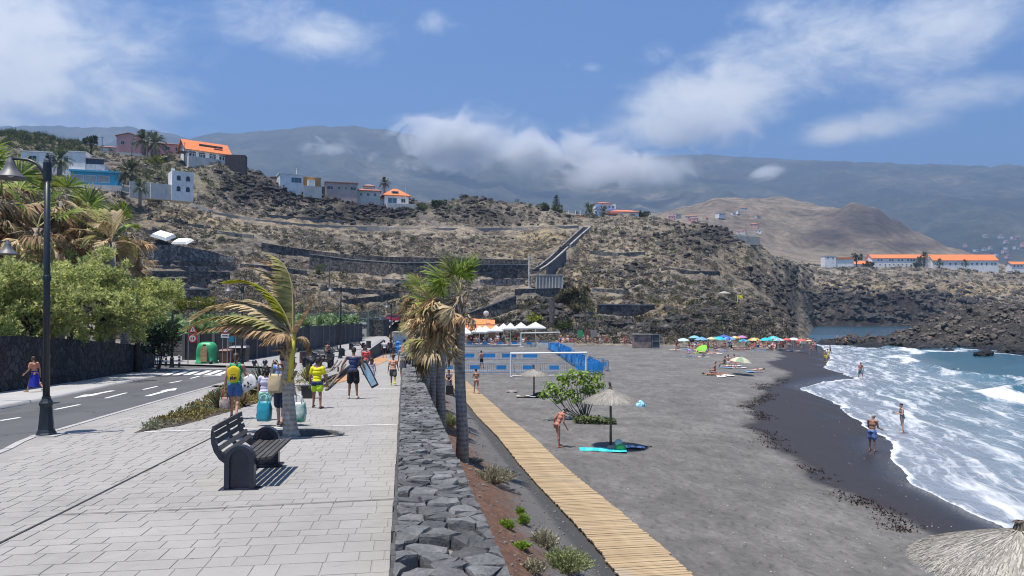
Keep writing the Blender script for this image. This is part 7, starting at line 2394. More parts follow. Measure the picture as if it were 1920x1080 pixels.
for k,(x,z,r)in enumerate(((-.25,.5,.5),(.45,.55,.5),(.1,1.1,.42))):tag(MB().tube([(x+r*.62*math.cos(a),0,z+r*.62*math.sin(a))for a in np.linspace(0,6.28,18)],r*.38,8).build('inflatable_ring',BLUEV,None,True,(at(744,670,92).x,92+k*.1,max(zp(92),1.5))),('blue inflatable ring at the left of the pile by the kiosk','blue inflatable ring at the right of the pile by the kiosk','smaller blue inflatable ring on top of the pile by the kiosk')[k],'inflatable')
p=at(801,658,88);t=thing('round_sign','round blue sign on a post left of the nearest fan palm trunks','sign',(p.x,88,1.6))
MB().tube([(0,0,0),(0,0,2.2)],.04,6).build('post',STEEL,t);o=MB().tube([(0,-.06,2.3),(0,-.09,2.3)],.52,18).build('plate',BLUEV,t)
mb=MB();disc(mb,(0,2.3),.30,-.096);mb.build('emblem',mat('pale blue print',(.25,.45,.65),.5),o)
p=at(776,640,112);t=thing('hut','brown timber hut with a barred lower window behind the fan palms','hut',(p.x,112,1.8))
MB().box((0,1.5,1.7),(3.9,3,3.4)).build('wall',mat('brown timber',(.10,.05,.04),.9,.3,1.5),t);MB().box((0,1.4,3.5),(4.5,3.8,.18)).build('roof',mat('orange sand roof',(.38,.22,.12),.9),t)
window(t,.6,0,1.2,1.8,1.3,'f',GLASS,5,NAVY)
MB().box((-2.2,.5,1.1),(.4,.4,2.2)).build('pillar',mat('pale pillar',(.36,.33,.28),.9),t)
t=thing('steps','short grey steps with a thin handrail beside the brown hut','steps',(at(745,641,108).x,108,1.8))
for k in range(5):MB().box((-.3,k*.42,.15+k*.26),(1.9,.44,.34+k*.1)).build('step',WALK,t)
mb=MB();mb.tube([(-1.3,-.1,.9),(.5,1.9,2.3)],.03,5);mb.tube([(-1.3,-.1,0),(-1.3,-.1,.9)],.03,5);mb.tube([(.5,1.9,.8),(.5,1.9,2.3)],.03,5);mb.build('handrail',NAVY,t)
# utility poles and lines of the hill
for px,pyb,Y,h,lb in((191,290,262,6.5,'utility pole on the skyline left of the pink house'),(247,298,262,6,'utility pole before the pink house'),(346,300,262,6.5,'utility pole before the orange roofed house'),(761,385,300,8,'white pole right of the orange hip roofed house'),(617,566,150,9,'thin utility pole above the plantation'),(992,548,172,9,'white pole beside the concrete tank'),(556,344,292,6,'utility pole behind the white and ochre house')):
 p=at(px,pyb,Y);t=thing('utility_pole',lb,'pole',(p.x,Y,p.z-1))
 MB().tube([(0,0,0),(0,0,h+1)],[.13,.09],7).build('pole',mat('pole timber',(.10,.09,.08),.9)if 'white' not in lb else FRAME,t)
 MB().box((0,0,h+.6),(1.0,.1,.1)).build('crossarm',MATS.get('pole timber',FRAME),t)
 # ------------------------------------------------------------------ straw parasols
L_STRAW2=leafmat('bleached straw',(.17,.158,.135),(.46,.43,.375),.9,.1,.08)
POLEW=mat('weathered wooden pole',(.17,.125,.08),.85,.35,3,bmp=.4)
def straw_canopy(seed,R_,drop,n):
 q=random.Random(seed);mb=MB()
 nn=40
 rings=[]
 for j in range(9):
  r=R_*j/8*.96
  rings.append([(r*math.cos(a)*(1+q.uniform(-.015,.015)),r*math.sin(a),-drop*(j/8)**1.12+q.uniform(-.01,.01)+.0)for a in np.linspace(0,2*math.pi,nn+1)[:-1]])
 vs=[p for r in rings for p in r];fs=[]
 for j in range(8):
  for k in range(nn):fs.append((j*nn+k,(j+1)*nn+k,(j+1)*nn+(k+1)%nn,j*nn+(k+1)%nn))
 mb.add(vs,fs)
 for _ in range(n):
  a=q.random()*6.283;r0=R_*math.sqrt(q.random())*.93
  L=q.uniform(.16,.34)*R_
  s=Vector((math.cos(a),math.sin(a),0));t=Vector((-s.y,s.x,0))
  def hgt(r):return-drop*(r/R_)**1.12
  jit=q.uniform(-.22,.22)
  d=(s+t*jit)
  p0=s*r0+Vector((0,0,hgt(r0)+q.uniform(.005,.03)))
  r1=min(r0+L,R_*q.uniform(.98,1.07));p1=s*r1+t*jit*L+Vector((0,0,hgt(min(r1,R_))+q.uniform(-.012,.028)-max(0,r1-R_*.97)*.6))
  w=t*q.uniform(.004,.010)
  mb.add((p0-w,p0+w,p1+w*.5,p1-w*.5),((0,1,2,3),))
 return mb
def straw_parasol(label,base,h,R_,drop,n,seed,KN=1.0):
 q=random.Random(seed)
 t=thing('straw_parasol',label,'parasol',base)
 MB().tube([(0,0,-.2),(.01,0,h*.5),(0,0,h-.05)],[.055,.05,.045],10).build('pole',POLEW,t,True)
 o=straw_canopy(seed,R_,drop,n).build('canopy',L_STRAW2,t);o.location=(0,0,h)
 mb=MB()
 for k in range(70):
  a=q.random()*6.28;r=q.uniform(0,.06);e=q.uniform(.02,.09)
  w=Vector((math.cos(a+1.5),math.sin(a+1.5),0))*.012
  b=Vector((math.cos(a)*.10,math.sin(a)*.10,h-.04));m_=Vector((math.cos(a)*.045,math.sin(a)*.045,h+.12));tp_=Vector((math.cos(a)*e-.05,math.sin(a)*e,h+q.uniform(.2,.34)*KN))
  mb.add((b-w,b+w,m_+w,m_-w,tp_),((0,1,2,3),(3,2,4)))
 mb.build('tuft',leafmat('dark straw tuft',(.06,.05,.04),(.20,.17,.13)),t)
 mb=MB()
 for k in range(8):
  a=k*math.pi/4;mb.tube([(0,0,h-.08),(R_*.9*math.cos(a),R_*.9*math.sin(a),h-drop*.93)],.014,4)
 mb.build('rafters',POLEW,t)
 return t
p=onbeach(1145,839);straw_parasol('straw parasol on the sand beside the bending bather, shading a turquoise mat',p,2.42,1.14,.50,4200,1)
p=onbeach(1001,743);straw_parasol('farther straw parasol in front of the white goal',p,1.78,.98,.40,2600,2)
p=at(1915,1055,9.7);straw_parasol('big straw parasol cut off by the lower right corner',(p.x,p.y,bz(p.x,p.y)),p.z-bz(p.x,p.y)+.42,1.25,.42,11000,3,.35)
# ------------------------------------------------------------------ steel barriers
BBLUE=mat('blue barrier paint',(.035,.20,.50),.45,.1,2,rand=.12)
BGREY=mat('galvanised barrier tube',(.10,.19,.33),.5,.15,2,.4)
BPALE=mat('bright blue plate',(.02,.26,.62),.4,.1,2,rand=.15)
def barrier_meshes(Lb,full,wide=0):
 fr=MB();br=MB();pl=MB();ft=MB()
 h0,h1=.16,1.02
 x=Lb/2-.04
 fr.tube([(-x,0,h0),(-x,0,h1),(x,0,h1),(x,0,h0),(-x,0,h0)],.024,5)
 fr.tube([(-x,0,h0+.18),(x,0,h0+.18)],.014,4)
 for k in range(1,14):br.tube([(-x+2*x*k/14,0,h0),(-x+2*x*k/14,0,h1)],.009,4,0,False)
 if full:pl.box((0,0,.62),(2*x-.1,.012,.70))
 elif wide:pl.box((.1,0,.62),(1.6,.014,.46))
 else:pl.box((.05,0,.62),(.86,.014,.36))
 for s in(-1,1):ft.box((s*x*.72,0,.08),(.05,.5,.035));ft.box((s*x*.72,0,.12),(.04,.04,.12))
 return fr.mesh('frame',BGREY if not full else BBLUE),br.mesh('bars',BGREY if not full else BBLUE),pl.mesh('plate',BPALE),ft.mesh('foot',BGREY)
BM=barrier_meshes(2.35,False);BW=barrier_meshes(2.35,False,1);BF=barrier_meshes(2.35,True)
def barrier(label,loc_,rz,ms,group=None):
 t=thing('crowd_barrier',label,'barrier',loc_,rz,group)
 for nm,me in zip(('frame','bars','plate','foot'),ms):
  o=put(nm,me,t)
  if nm=='bars':o['kind']='stuff'
 return t
B1=barrier('open steel crowd barrier with a blue plate in the row behind the white goal',(0,0,0),0,BM,'barriers in the near row')
def rowb(proto,pts,label,group,skip=(),first=False,jit=.05):
 q=random.Random(len(label));out=[]
 a,b=pts;d=b-a;L=math.hypot(d.x,d.y);n=max(1,round(L/2.38))
 rz=math.atan2(d.y,d.x)
 for k in range(n):
  if k in skip:continue
  p=a.lerp(b,(k+.5)/n);p.z=bz(p.x,p.y)
  o=proto if first and not out else copy_tree(proto)
  o.location=p;o.rotation_euler.z=rz+q.uniform(-jit,jit);o['label']=label;o['group']=group
  out.append(o)
 return out
rowb(B1,(onbeach(764,702),onbeach(1112,703)),'open steel crowd barrier with a blue plate in the row behind the near white goal','barriers in the near row',first=True)
B3=barrier('steel crowd barrier with a wide blue plate',(0,0,0),0,BW)
rowb(B3,(onbeach(735,677),onbeach(1012,677)),'steel crowd barrier with a blue plate in the middle row across the sand','barriers in the middle row',first=True)
rowb(B1,(onbeach(866,652),onbeach(1032,650)),'steel crowd barrier with a blue plate in the far row below the terrace','barriers in the far row')
rowb(B1,(onbeach(1090,682),onbeach(1142,697)),'loose steel crowd barrier standing right of the solid blue ones','loose barriers',jit=.3)
B2=barrier('solid blue crowd barrier in the long blue stack on the sand',(0,0,0),0,BF,'stacked blue barriers')
q=random.Random(4);fst=True
A0,A1=onbeach(1036,655),onbeach(1110,701)
for lane in range(4):
 for k in range(19):
  t_=(k+q.uniform(-.1,.1))/18
  p=A0.lerp(A1,t_)+Vector((lane*.42-.6+q.uniform(-.05,.05),0,0));p.z=bz(p.x,p.y)+.02*lane
  o=B2 if fst else copy_tree(B2);fst=False
  o.location=p;o.rotation_euler=(q.uniform(-.16,.05),0,math.atan2(A1.y-A0.y,A1.x-A0.x)+q.uniform(-.12,.12))
  # goals
def goal(label,pl_,pr,h,dep):
 d=pr-pl_;rz=math.atan2(d.y,d.x);L=math.hypot(d.x,d.y)
 t=thing('football_goal',label,'goal',pl_,rz)
 MB().tube([(0,0,0),(0,0,h)],.085,8).build('post',FRAME,t);MB().tube([(L,0,0),(L,0,h)],.085,8).build('post',FRAME,t)
 MB().tube([(-.06,0,h),(L+.06,0,h)],.085,8).build('crossbar',FRAME,t)
 MB().tube([(0,-.55,.05),(0,dep,.05),(L,dep,.05),(L,-.35,.05)],.045,6).build('ground_frame',FRAME,t)
 mb=MB();mb.tube([(0,0,h),(0,dep,.05)],.018,4);mb.tube([(L,0,h),(L,dep,.05)],.018,4);mb.build('stay',FRAME,t)
a,b=onbeach(958,707),onbeach(1099,706);goal('near white football goal on the black sand',a,b,1.98,.5)
a,b=onbeach(977,651),onbeach(1049,648);goal('far white football goal in front of the terrace',a,b,2.25,.6)
# mural panel and frame hut
p=at(1206,652,116);t=thing('beach_hut','beach hut with a faded mural panel and a dark open frame door','hut',(p.x,116,bz(p.x,116)))
MB().box((-.1,.8,1.05),(2.75,1.6,2.1)).build('mural',mat('faded mural',(.34,.24,.20),.8,.35,.9,two=(.09,.08,.075)),t)
MB().box((2.0,.6,1.05),(1.1,1.2,2.1)).build('door',mat('dark teal door',(.03,.05,.06),.6),t)
mb=MB()
for x in(1.4,2.55):mb.box((x,-.02,1.1),(.09,.09,2.2))
for z in(.1,1.1,2.15):mb.box((1.98,-.02,z),(1.2,.08,.09))
mb.tube([(2.6,0,2.0),(3.4,-.4,1.2),(2.7,-.2,.1)],.04,5);mb.build('door_frame',mat('grey frame',(.20,.20,.20),.6),t)
MB().box((0,.8,2.16),(3.1,1.9,.12)).build('roof',mat('grey slab',(.25,.24,.22),.9),t)
# lifeguard flag and little parasol on the cliff
p=onhill(1383,575);t=thing('flag','yellow flag on a pole on the lower slope','flag',p)
hf=2.6;MB().tube([(0,0,-.3),(0,0,hf)],.05,6).build('pole',FRAME,t)
MB().add([(0,0,hf),(1.1,.1,hf-.1),(1.15,-.1,hf-.85),(0,0,hf-.8)],((0,1,2,3),)).build('cloth',mat('yellow cloth',(.70,.60,.02),.7,transl=.3),t)
p=onhill(1358,562);t=thing('straw_parasol','tiny straw parasol on the cliff beside the yellow flag','parasol',p)
MB().tube([(0,0,-.3),(0,0,2)],.06,6).build('pole',POLEW,t);straw_canopy(9,1.7,.6,200).build('canopy',L_STRAW2,t).location=(0,0,2.1)
p=at(812,385,320);t=thing('straw_parasol','tiny straw parasol on the crest beside the dark bush','parasol',p)
MB().tube([(0,0,-2),(0,0,2)],.08,6).build('pole',POLEW,t);straw_canopy(8,1.7,.9,200).build('canopy',leafmat('pale straw',(.40,.30,.18),(.6,.5,.34)),t).location=(0,0,2.4)
# ------------------------------------------------------------------ bright parasols
def cloth(name,c):return mat('parasol '+name,c,.65,.05,1,transl=.25)
def parasol(label,base,R_,h,m,tilt=(0,0),group=None,m2=None):
 t=thing('beach_umbrella',label,'beach umbrella',base,0,group)
 t.rotation_euler=(tilt[0],tilt[1],0)
 MB().tube([(0,0,-.15),(0,0,h+.1)],.022,6).build('pole',FRAME,t)
 mb=MB();n=16;vs=[(0,0,h)]
 for j,(r,z)in enumerate(((.35,-.05),(.7,-.19),(1.0,-.42))):
  for k in range(n):
   s_=1-(.05 if k%2 else 0)*(j>0);vs.append((R_*r*s_*math.cos(2*math.pi*k/n),R_*r*s_*math.sin(2*math.pi*k/n),h+R_*z+(.03 if k%2 and j==2 else 0)))
 fs=[(0,1+k,1+(k+1)%n)for k in range(n)];mi=[(k//2)%2 for k in range(n)]
 for j in range(2):
  for k in range(n):fs.append((1+j*n+k,1+(j+1)*n+k,1+(j+1)*n+(k+1)%n,1+j*n+(k+1)%n));mi.append((k//2)%2)
 mb.add(vs,fs)
 if m2:mb.m=mi
 mb.build('canopy',[m,m2]if m2 else m,t)
 return t
CAQ,CTU,CBL,CLB=cloth('aqua',(.22,.50,.55)),cloth('turquoise',(.02,.50,.58)),cloth('blue',(.05,.13,.45)),cloth('light blue',(.16,.40,.62))
CMI,CYE,COR,CPU,CRE,CWH,CLI=cloth('mint',(.50,.66,.62)),cloth('pale yellow',(.62,.58,.34)),cloth('orange',(.66,.36,.06)),cloth('pink',(.50,.22,.50)),cloth('red',(.62,.12,.09)),cloth('white',(.70,.70,.70)),cloth('lime',(.22,.62,.04))
for px,py,rp_,m,lb,m2 in((1281,634,13,CMI,'pale mint beach umbrella at the left end of the colourful row',None),(1302,629,11,CAQ,'aqua beach umbrella behind the light blue one near the left end',None),(1315,632,13,CLB,'light blue beach umbrella second in front from the left end',None),(1334,632,10,CYE,'pale yellow beach umbrella left of the turquoise one',None),(1347,631,14,CTU,'large turquoise beach umbrella left of the dark blue one',None),(1357,628,10,CBL,'dark blue beach umbrella at the back of the row',None),(1367,631,13,CLB,'light blue beach umbrella right of the dark blue one',CBL),(1378,630,10,COR,'small orange beach umbrella behind the pink one',CYE),(1391,629,10,CPU,'pink violet beach umbrella behind the teal one',None),(1394,636,10,CTU,'low teal beach umbrella under the pink one',CBL),(1414,633,13,COR,'large orange beach umbrella standing alone in the row',CYE),(1436,633,13,CTU,'turquoise beach umbrella right of the large orange one',None),(1450,630,12,CTU,'taller turquoise beach umbrella near the pale blue one',CAQ),(1460,634,11,CMI,'pale blue beach umbrella right of the turquoise pair',CLB),(1475,634,9,CRE,'small red beach umbrella left of the white one',None),(1488,633,11,CWH,'white beach umbrella between the two red ones',None),(1503,635,11,CRE,'red beach umbrella at the right end of the row',None),(1517,637,6,CYE,'little pale parasol at the rocky end of the row',None)):
 Yb=113+(640-py)*.9
 p=at(px,py,Yb);z0=bz(p.x,Yb)
 parasol(lb,(p.x,Yb,z0),rp_*Yb/F,max(1.5,p.z-z0),m,(0,0),None,m2)
p=at(1306,662,104);t=parasol('lime green umbrella lying tilted on the sand in front of the row',(p.x+.9,p.y,bz(p.x,p.y)+.0),1.05,1.0,CLI,(R(20),R(-42)))
p=onbeach(1386,702);parasol('cream and green beach umbrella over the group in the middle of the sand',p,1.1,1.72,cloth('cream',(.58,.55,.40)),(R(4),R(6)),None,cloth('sage',(.26,.36,.22)))
# white square parasols and the terrace
SAIL=mat('white sail cloth',(.62,.62,.61),.7,.04,1,transl=.2)
for k,(px,py,hw,Y,lb)in enumerate(((874,614,12,121,'white terrace parasol half hidden by the nearest fan palm trunk'),(899,611,15,121,'white terrace parasol under the left of the orange roof'),(910,610,13,124,'second white terrace parasol under the orange roof'),(930,609,13,123,'white terrace parasol at the end of the orange roof'),(944,606,13,125,'white terrace parasol left of the middle of the row'),(957,605,12,123,'white terrace parasol in the middle of the row'),(977,604,14,126,'white terrace parasol over the far goal post'),(1004,603.5,19,127,'widest white terrace parasol at the right end of the row'))):
 p=at(px,py,Y);t=thing('terrace_parasol',lb,'parasol',(p.x,Y,1.9));w_=hw*Y/F
 h=p.z-1.9
 MB().tube([(0,0,0),(0,0,h)],.05,6).build('pole',FRAME,t)
 MB().add([(-w_,-w_,h-.95),(w_,-w_,h-.95),(w_,w_,h-.95),(-w_,w_,h-.95),(-w_,-w_,h-1.2),(w_,-w_,h-1.2),(w_,w_,h-1.2),(-w_,w_,h-1.2),(0,0,h)],((0,1,8),(1,2,8),(2,3,8),(3,0,8),(0,4,5,1),(1,5,6,2),(2,6,7,3),(3,7,4,0))).build('canopy',SAIL,t)
t=thing('restaurant','beach restaurant with an orange tiled roof behind the white parasols','restaurant',at(893,640,131))
MB().box((.2,2.2,.9),(7.6,4,4.2)).build('wall',mat('shaded ochre wall',(.30,.20,.13),.9),t)
zr=at(893,608,131).z-t.location.z
MB().add([(-3.4,-2.2,zr-.7),(3.4,-2.2,zr-.9),(3.2,3.8,zr+.75),(-3.4,3.8,zr+1.15),(-3.4,-2.2,zr-.95),(3.4,-2.2,zr-1.15),(3.2,3.8,zr+.6),(-3.4,3.8,zr+1.0)],((0,1,2,3),(7,6,5,4),(0,4,5,1),(1,5,6,2),(2,6,7,3),(3,7,4,0))).build('roof',mat('orange restaurant roof',(.62,.20,.06),.8,.2,1.5),t)
MB().ball((1.7,1.2,zr+1.9),(.5,.18,.5),12,7).build('satellite_dish',OFFW,t);MB().tube([(1.7,1.2,zr),(1.7,1.2,zr+1.9)],.05,5).build('mast',STEEL,t)
t=thing('terrace','low pale terrace of the beach restaurant','terrace',(0,0,0))
a,b=at(862,642,120),at(1065,638,126)
MB().box(((a.x+b.x)/2,126,1.2),(b.x-a.x,11,1.4),math.atan2(b.y-a.y,b.x-a.x)*.5).build('platform',CONC,t)
MB().box(((a.x+b.x)/2+5.2,120.6,1.7),(8.6,.25,1.0)).build('low_wall',OFFW,t)
for px,py,m,lb in((1204,616,None,''),):
 pass
c_=at(1098,632,124)
for k,(x,m,w_)in enumerate(((-.9,GREENP,.7),(.3,MATS['brown plastic'],.9),(1.3,MATS['grey slab'],1.0))):tag(MB().box((0,0,0),(w_,.8,1.1),taper=1.06).build('waste_box',m,None,False,(c_.x+x,124,c_.z+.55)),('green box at the foot of the rocks','brown box between the green and grey ones at the rocks','grey box at the foot of the rocks')[k],'box')
hill_wall('stair','sloping grey stair rail climbing from the sand into the rocks',[(1076,617,622),(1092,606,611),(1108,598,603),(1125,590,595)],CAPM,.3,cat='stairs')
hill_wall('retaining_wall','shaded dark stone wall in the gully behind the last parasol',[(1030,560,610),(1040,556,612)],DSTONE,.6)
# towels and things on the sand
def cloth_sheet(name,label,base,w,l,m,rz=0,lump=.02,m2=None,cat='towel',seed=1):
 nx,ny=14,8;q=random.Random(seed);mb=MB();vs=[]
 for j in range(ny+1):
  for i in range(nx+1):
   x=(i/nx-.5)*l;y=(j/ny-.5)*w
   vs.append((x+q.uniform(-.01,.01),y+q.uniform(-.01,.01),.03+lump*(1+float(vnoise(np.array([x*3+seed]),np.array([y*3]),None,seed)[0]))))
 mb.add(vs,[(j*(nx+1)+i,j*(nx+1)+i+1,(j+1)*(nx+1)+i+1,(j+1)*(nx+1)+i)for j in range(ny)for i in range(nx)])
 if m2:mb.m=[1 if(k%nx)//2%2 else 0 for k in range(nx*ny)]
 o=mb.build(name,[m,m2]if m2 else m,None,True);o.location=base;o.rotation_euler.z=rz
 return tag(o,label,cat)
TURQ=mat('turquoise towel',(.02,.42,.45),.9,.15,4);AQT=mat('pale aqua towel',(.06,.48,.50),.9,.1,4)
p=onbeach(1130,845);cloth_sheet('beach_towel','turquoise oval beach mat under the straw parasol',p,.8,1.9,TURQ,-.12,.02,AQT,seed=3)
p=onbeach(1186,842);cloth_sheet('beach_towel','blue and white striped towel right of the parasol pole',p,.5,.95,mat('blue white towel',(.25,.42,.68),.9),-.1,.05,SIGNW,seed=4)
p=onbeach(1164,846)
t=thing('beach_bag','green beach bag with a white plastic bag on top by the parasol pole','bag',p)
MB().ball((0,0,.14),(.22,.17,.17),12,7).build('body',mat('green bag',(.04,.36,.10),.6,.2,6),t,True);MB().ball((-.08,.05,.33),(.16,.12,.16),10,6).build('plastic_bag',mat('white plastic',(.60,.68,.62),.4,.1,3,transl=.3),t,True)
p=onbeach(1148,843);o=MB().ball((0,0,.08),(.24,.14,.1),12,6).build('clothes',mat('beige clothes',(.45,.34,.27),.9,.3,6),None,True);o.location=p;tag(o,'heap of beige clothes at the foot of the straw parasol','clothes')
p=onbeach(1216,840);o=MB().ball((0,0,.05),(.16,.08,.05),10,5).build('sandals',MATS['black plastic']);o.location=p;tag(o,'pair of dark sandals beyond the striped towel','sandals')
def heap(label,base,s,m,seed):
 q=random.Random(seed);bm=bmesh.new();bmesh.ops.create_icosphere(bm,subdivisions=3,radius=1)
 for v in bm.verts:
  n_=float(fbm(np.array([v.co.x*1.6+seed]),np.array([v.co.y*1.6]),np.array([v.co.z*1.6]),3,seed)[0]);v.co*=1+n_*.7
  v.co.z=max(v.co.z,-.2)
 me=bpy.data.meshes.new('cloth_heap');bm.to_mesh(me);bm.free();me.materials.append(m)
 o=bpy.data.objects.new('cloth_heap',me);COL.objects.link(o);o.location=base;o.scale=s
 return tag(o,label,'towel')
p=onbeach(1201,763);heap('crumpled pale blue towel heaped alone on the open sand',p+Vector((0,0,.05)),(.3,.26,.3),mat('pale blue towelling',(.30,.58,.68),.9,.2,5),2)
p=onbeach(990,745);cloth_sheet('beach_towel','pale rumpled towel left of the farther straw parasol pole',p,.6,1.5,mat('pale pink towel',(.55,.50,.46),.9),.05,.05,seed=6)
p=onbeach(1016,744);o=heap('dark bag and clothes right of the farther straw parasol pole',p+Vector((0,0,.1)),(.45,.3,.22),MATS['black plastic'],5)
p=onbeach(959,735);heap('small grey heap of clothes left of the farther straw parasol',p,(.4,.25,.1),mat('grey clothes',(.25,.23,.22),.9),7)
# scattered seaweed is part of the sand; a few pale shells and bits of litter
bits=MB();q=random.Random(77)
for k in range(260):
 px,py=q.uniform(900,1800),q.uniform(740,1075)
 p=onbeach(px,py)
 if p.x<bw_right(p.y)+.2 or inside_sea(np.array([p.x]),np.array([p.y]))[0]:continue
 s_=q.uniform(.008,.022);bits.box((p.x,p.y,p.z+.01),(s_*2,s_,s_),q.random()*6)
o=bits.build('shells',mat('pale shell',(.55,.52,.48),.8));tag(o,'pale shells and bits of litter dotted over the black sand','shells',kind='stuff')
# seaweed clumps along the wrack line
wl=MB();
for k in range(1500):
 Y=17+q.random()**1.5*55
 x=float(np.interp(Y,WTa[:,1],WTa[:,0]))+q.gauss(0,.35)+float(fbm(np.array([x_]if False else[Y*.5]),np.array([Y*.33]),None,2,5)[0])*.8
 if vnoise(np.array([Y*.35]),np.array([x*.3]),None,4)[0]<-.15:continue
 z=bz(x,Y)
 blob_leaves(wl,q,(x,Y,z+.01),(.10,.10,.02),5,.07,.2,1.0)
o=wl.build('seaweed',leafmat('dark red seaweed',(.012,.006,.005),(.06,.025,.018),.7,.1));tag(o,'dark reddish seaweed washed up along the tide line','seaweed',kind='stuff')
# rocks standing in the surf
for px,py,Y,r,lb in((1846,668,122,1.5,'small black rock in the surf left of the other one'),(1902,663,126,2.4,'larger black rock in the surf at the right edge'),(1590,640,168,2.2,'low black reef in front of the bay'),(1640,643,160,2.6,'flat reef with people beside the headland')):
 p=at(px,py,Y);bm=bmesh.new();bmesh.ops.create_icosphere(bm,subdivisions=4,radius=1)
 co=np.array([v.co[:]for v in bm.verts]);d=1+fbm(co[:,0]*1.8+px,co[:,1]*1.8,co[:,2]*1.8,5,3,.6)*.8
 for v,k in zip(bm.verts,d):v.co*=float(k)
 me=bpy.data.meshes.new('sea_rock');bm.to_mesh(me);bm.free();me.materials.append(ROCKM)
 o=bpy.data.objects.new('sea_rock',me);COL.objects.link(o);o.location=(p.x,Y,0);o.scale=(r,r*.8,r*.55);tag(o,lb,'rock')
 # ------------------------------------------------------------------ people
TMP=bpy.data.scenes.new('tmp')
def remesh(mb,name,voxel,mats,smooth_it=4,extra=None):
 me=bpy.data.meshes.new(name);me.from_pydata(mb.v,[],mb.f)
 o=bpy.data.objects.new(name,me);TMP.collection.objects.link(o)
 m=o.modifiers.new('r','REMESH');m.mode='VOXEL';m.voxel_size=voxel
 m=o.modifiers.new('s','SMOOTH');m.factor=.5;m.iterations=smooth_it
 vl=TMP.view_layers[0];vl.update()
 dg=vl.depsgraph
 ev=o.evaluated_get(dg)
 res=bpy.data.meshes.new_from_object(ev,depsgraph=dg)
 res.name=name
 bpy.data.objects.remove(o);bpy.data.meshes.remove(me)
 if extra and extra.v:
  bm=bmesh.new();bm.from_mesh(res)
  vv=[bm.verts.new(p)for p in extra.v]
  for f in extra.f:
   try:bm.faces.new([vv[i]for i in f])
   except ValueError:pass
  bm.to_mesh(res);bm.free()
 res.materials.clear()
 for mm in(mats if isinstance(mats,(list,tuple))else[mats]):res.materials.append(mm)
 for p in res.polygons:p.use_smooth=True
 return res
def caps(mb,a,b,ra,rb,n=10):
 """Tapered limb with round ends."""
 a,b=Vector(a),Vector(b);d=(b-a).normalized()
 pts=[a-d*ra*.95,a-d*ra*.6,a,a.lerp(b,.33),a.lerp(b,.66),b,b+d*rb*.6,b+d*rb*.95]
 rr=[ra*.3,ra*.8,ra,ra*.67+rb*.33,ra*.33+rb*.67,rb,rb*.8,rb*.3]
 mb.tube(pts,rr,n)
def eball(mb,M,c,r,nu=14,nv=9):
 q=MB().ball((0,0,0),r,nu,nv)
 mb.add([M@(Vector(p))+Vector(c)for p in q.v],q.f)
def SK(name,c):return mat('skin '+name,c,.55,.08,6)
SK_L,SK_M,SK_T,SK_R=SK('fair',(.50,.30,.22)),SK('medium',(.40,.22,.145)),SK('tanned',(.26,.125,.075)),SK('sunburnt',(.40,.16,.105))
HAIR_D=mat('dark hair',(.018,.013,.010),.55,.3,20,bmp=.4);HAIR_B=mat('brown hair',(.055,.03,.018),.55,.3,20,bmp=.4);HAIR_G=mat('grey hair',(.30,.29,.27),.6,.2,20)
FEAT=mat('eye dark',(.015,.01,.01),.4);LIP=mat('lip',(.28,.10,.08),.5)
def fabric(name,c,two=None,scale=9):return mat('fabric '+name,c,.9,.12,scale,bmp=.15,two=two)
def rot(ax,d):return Matrix.Rotation(R(d),3,ax)
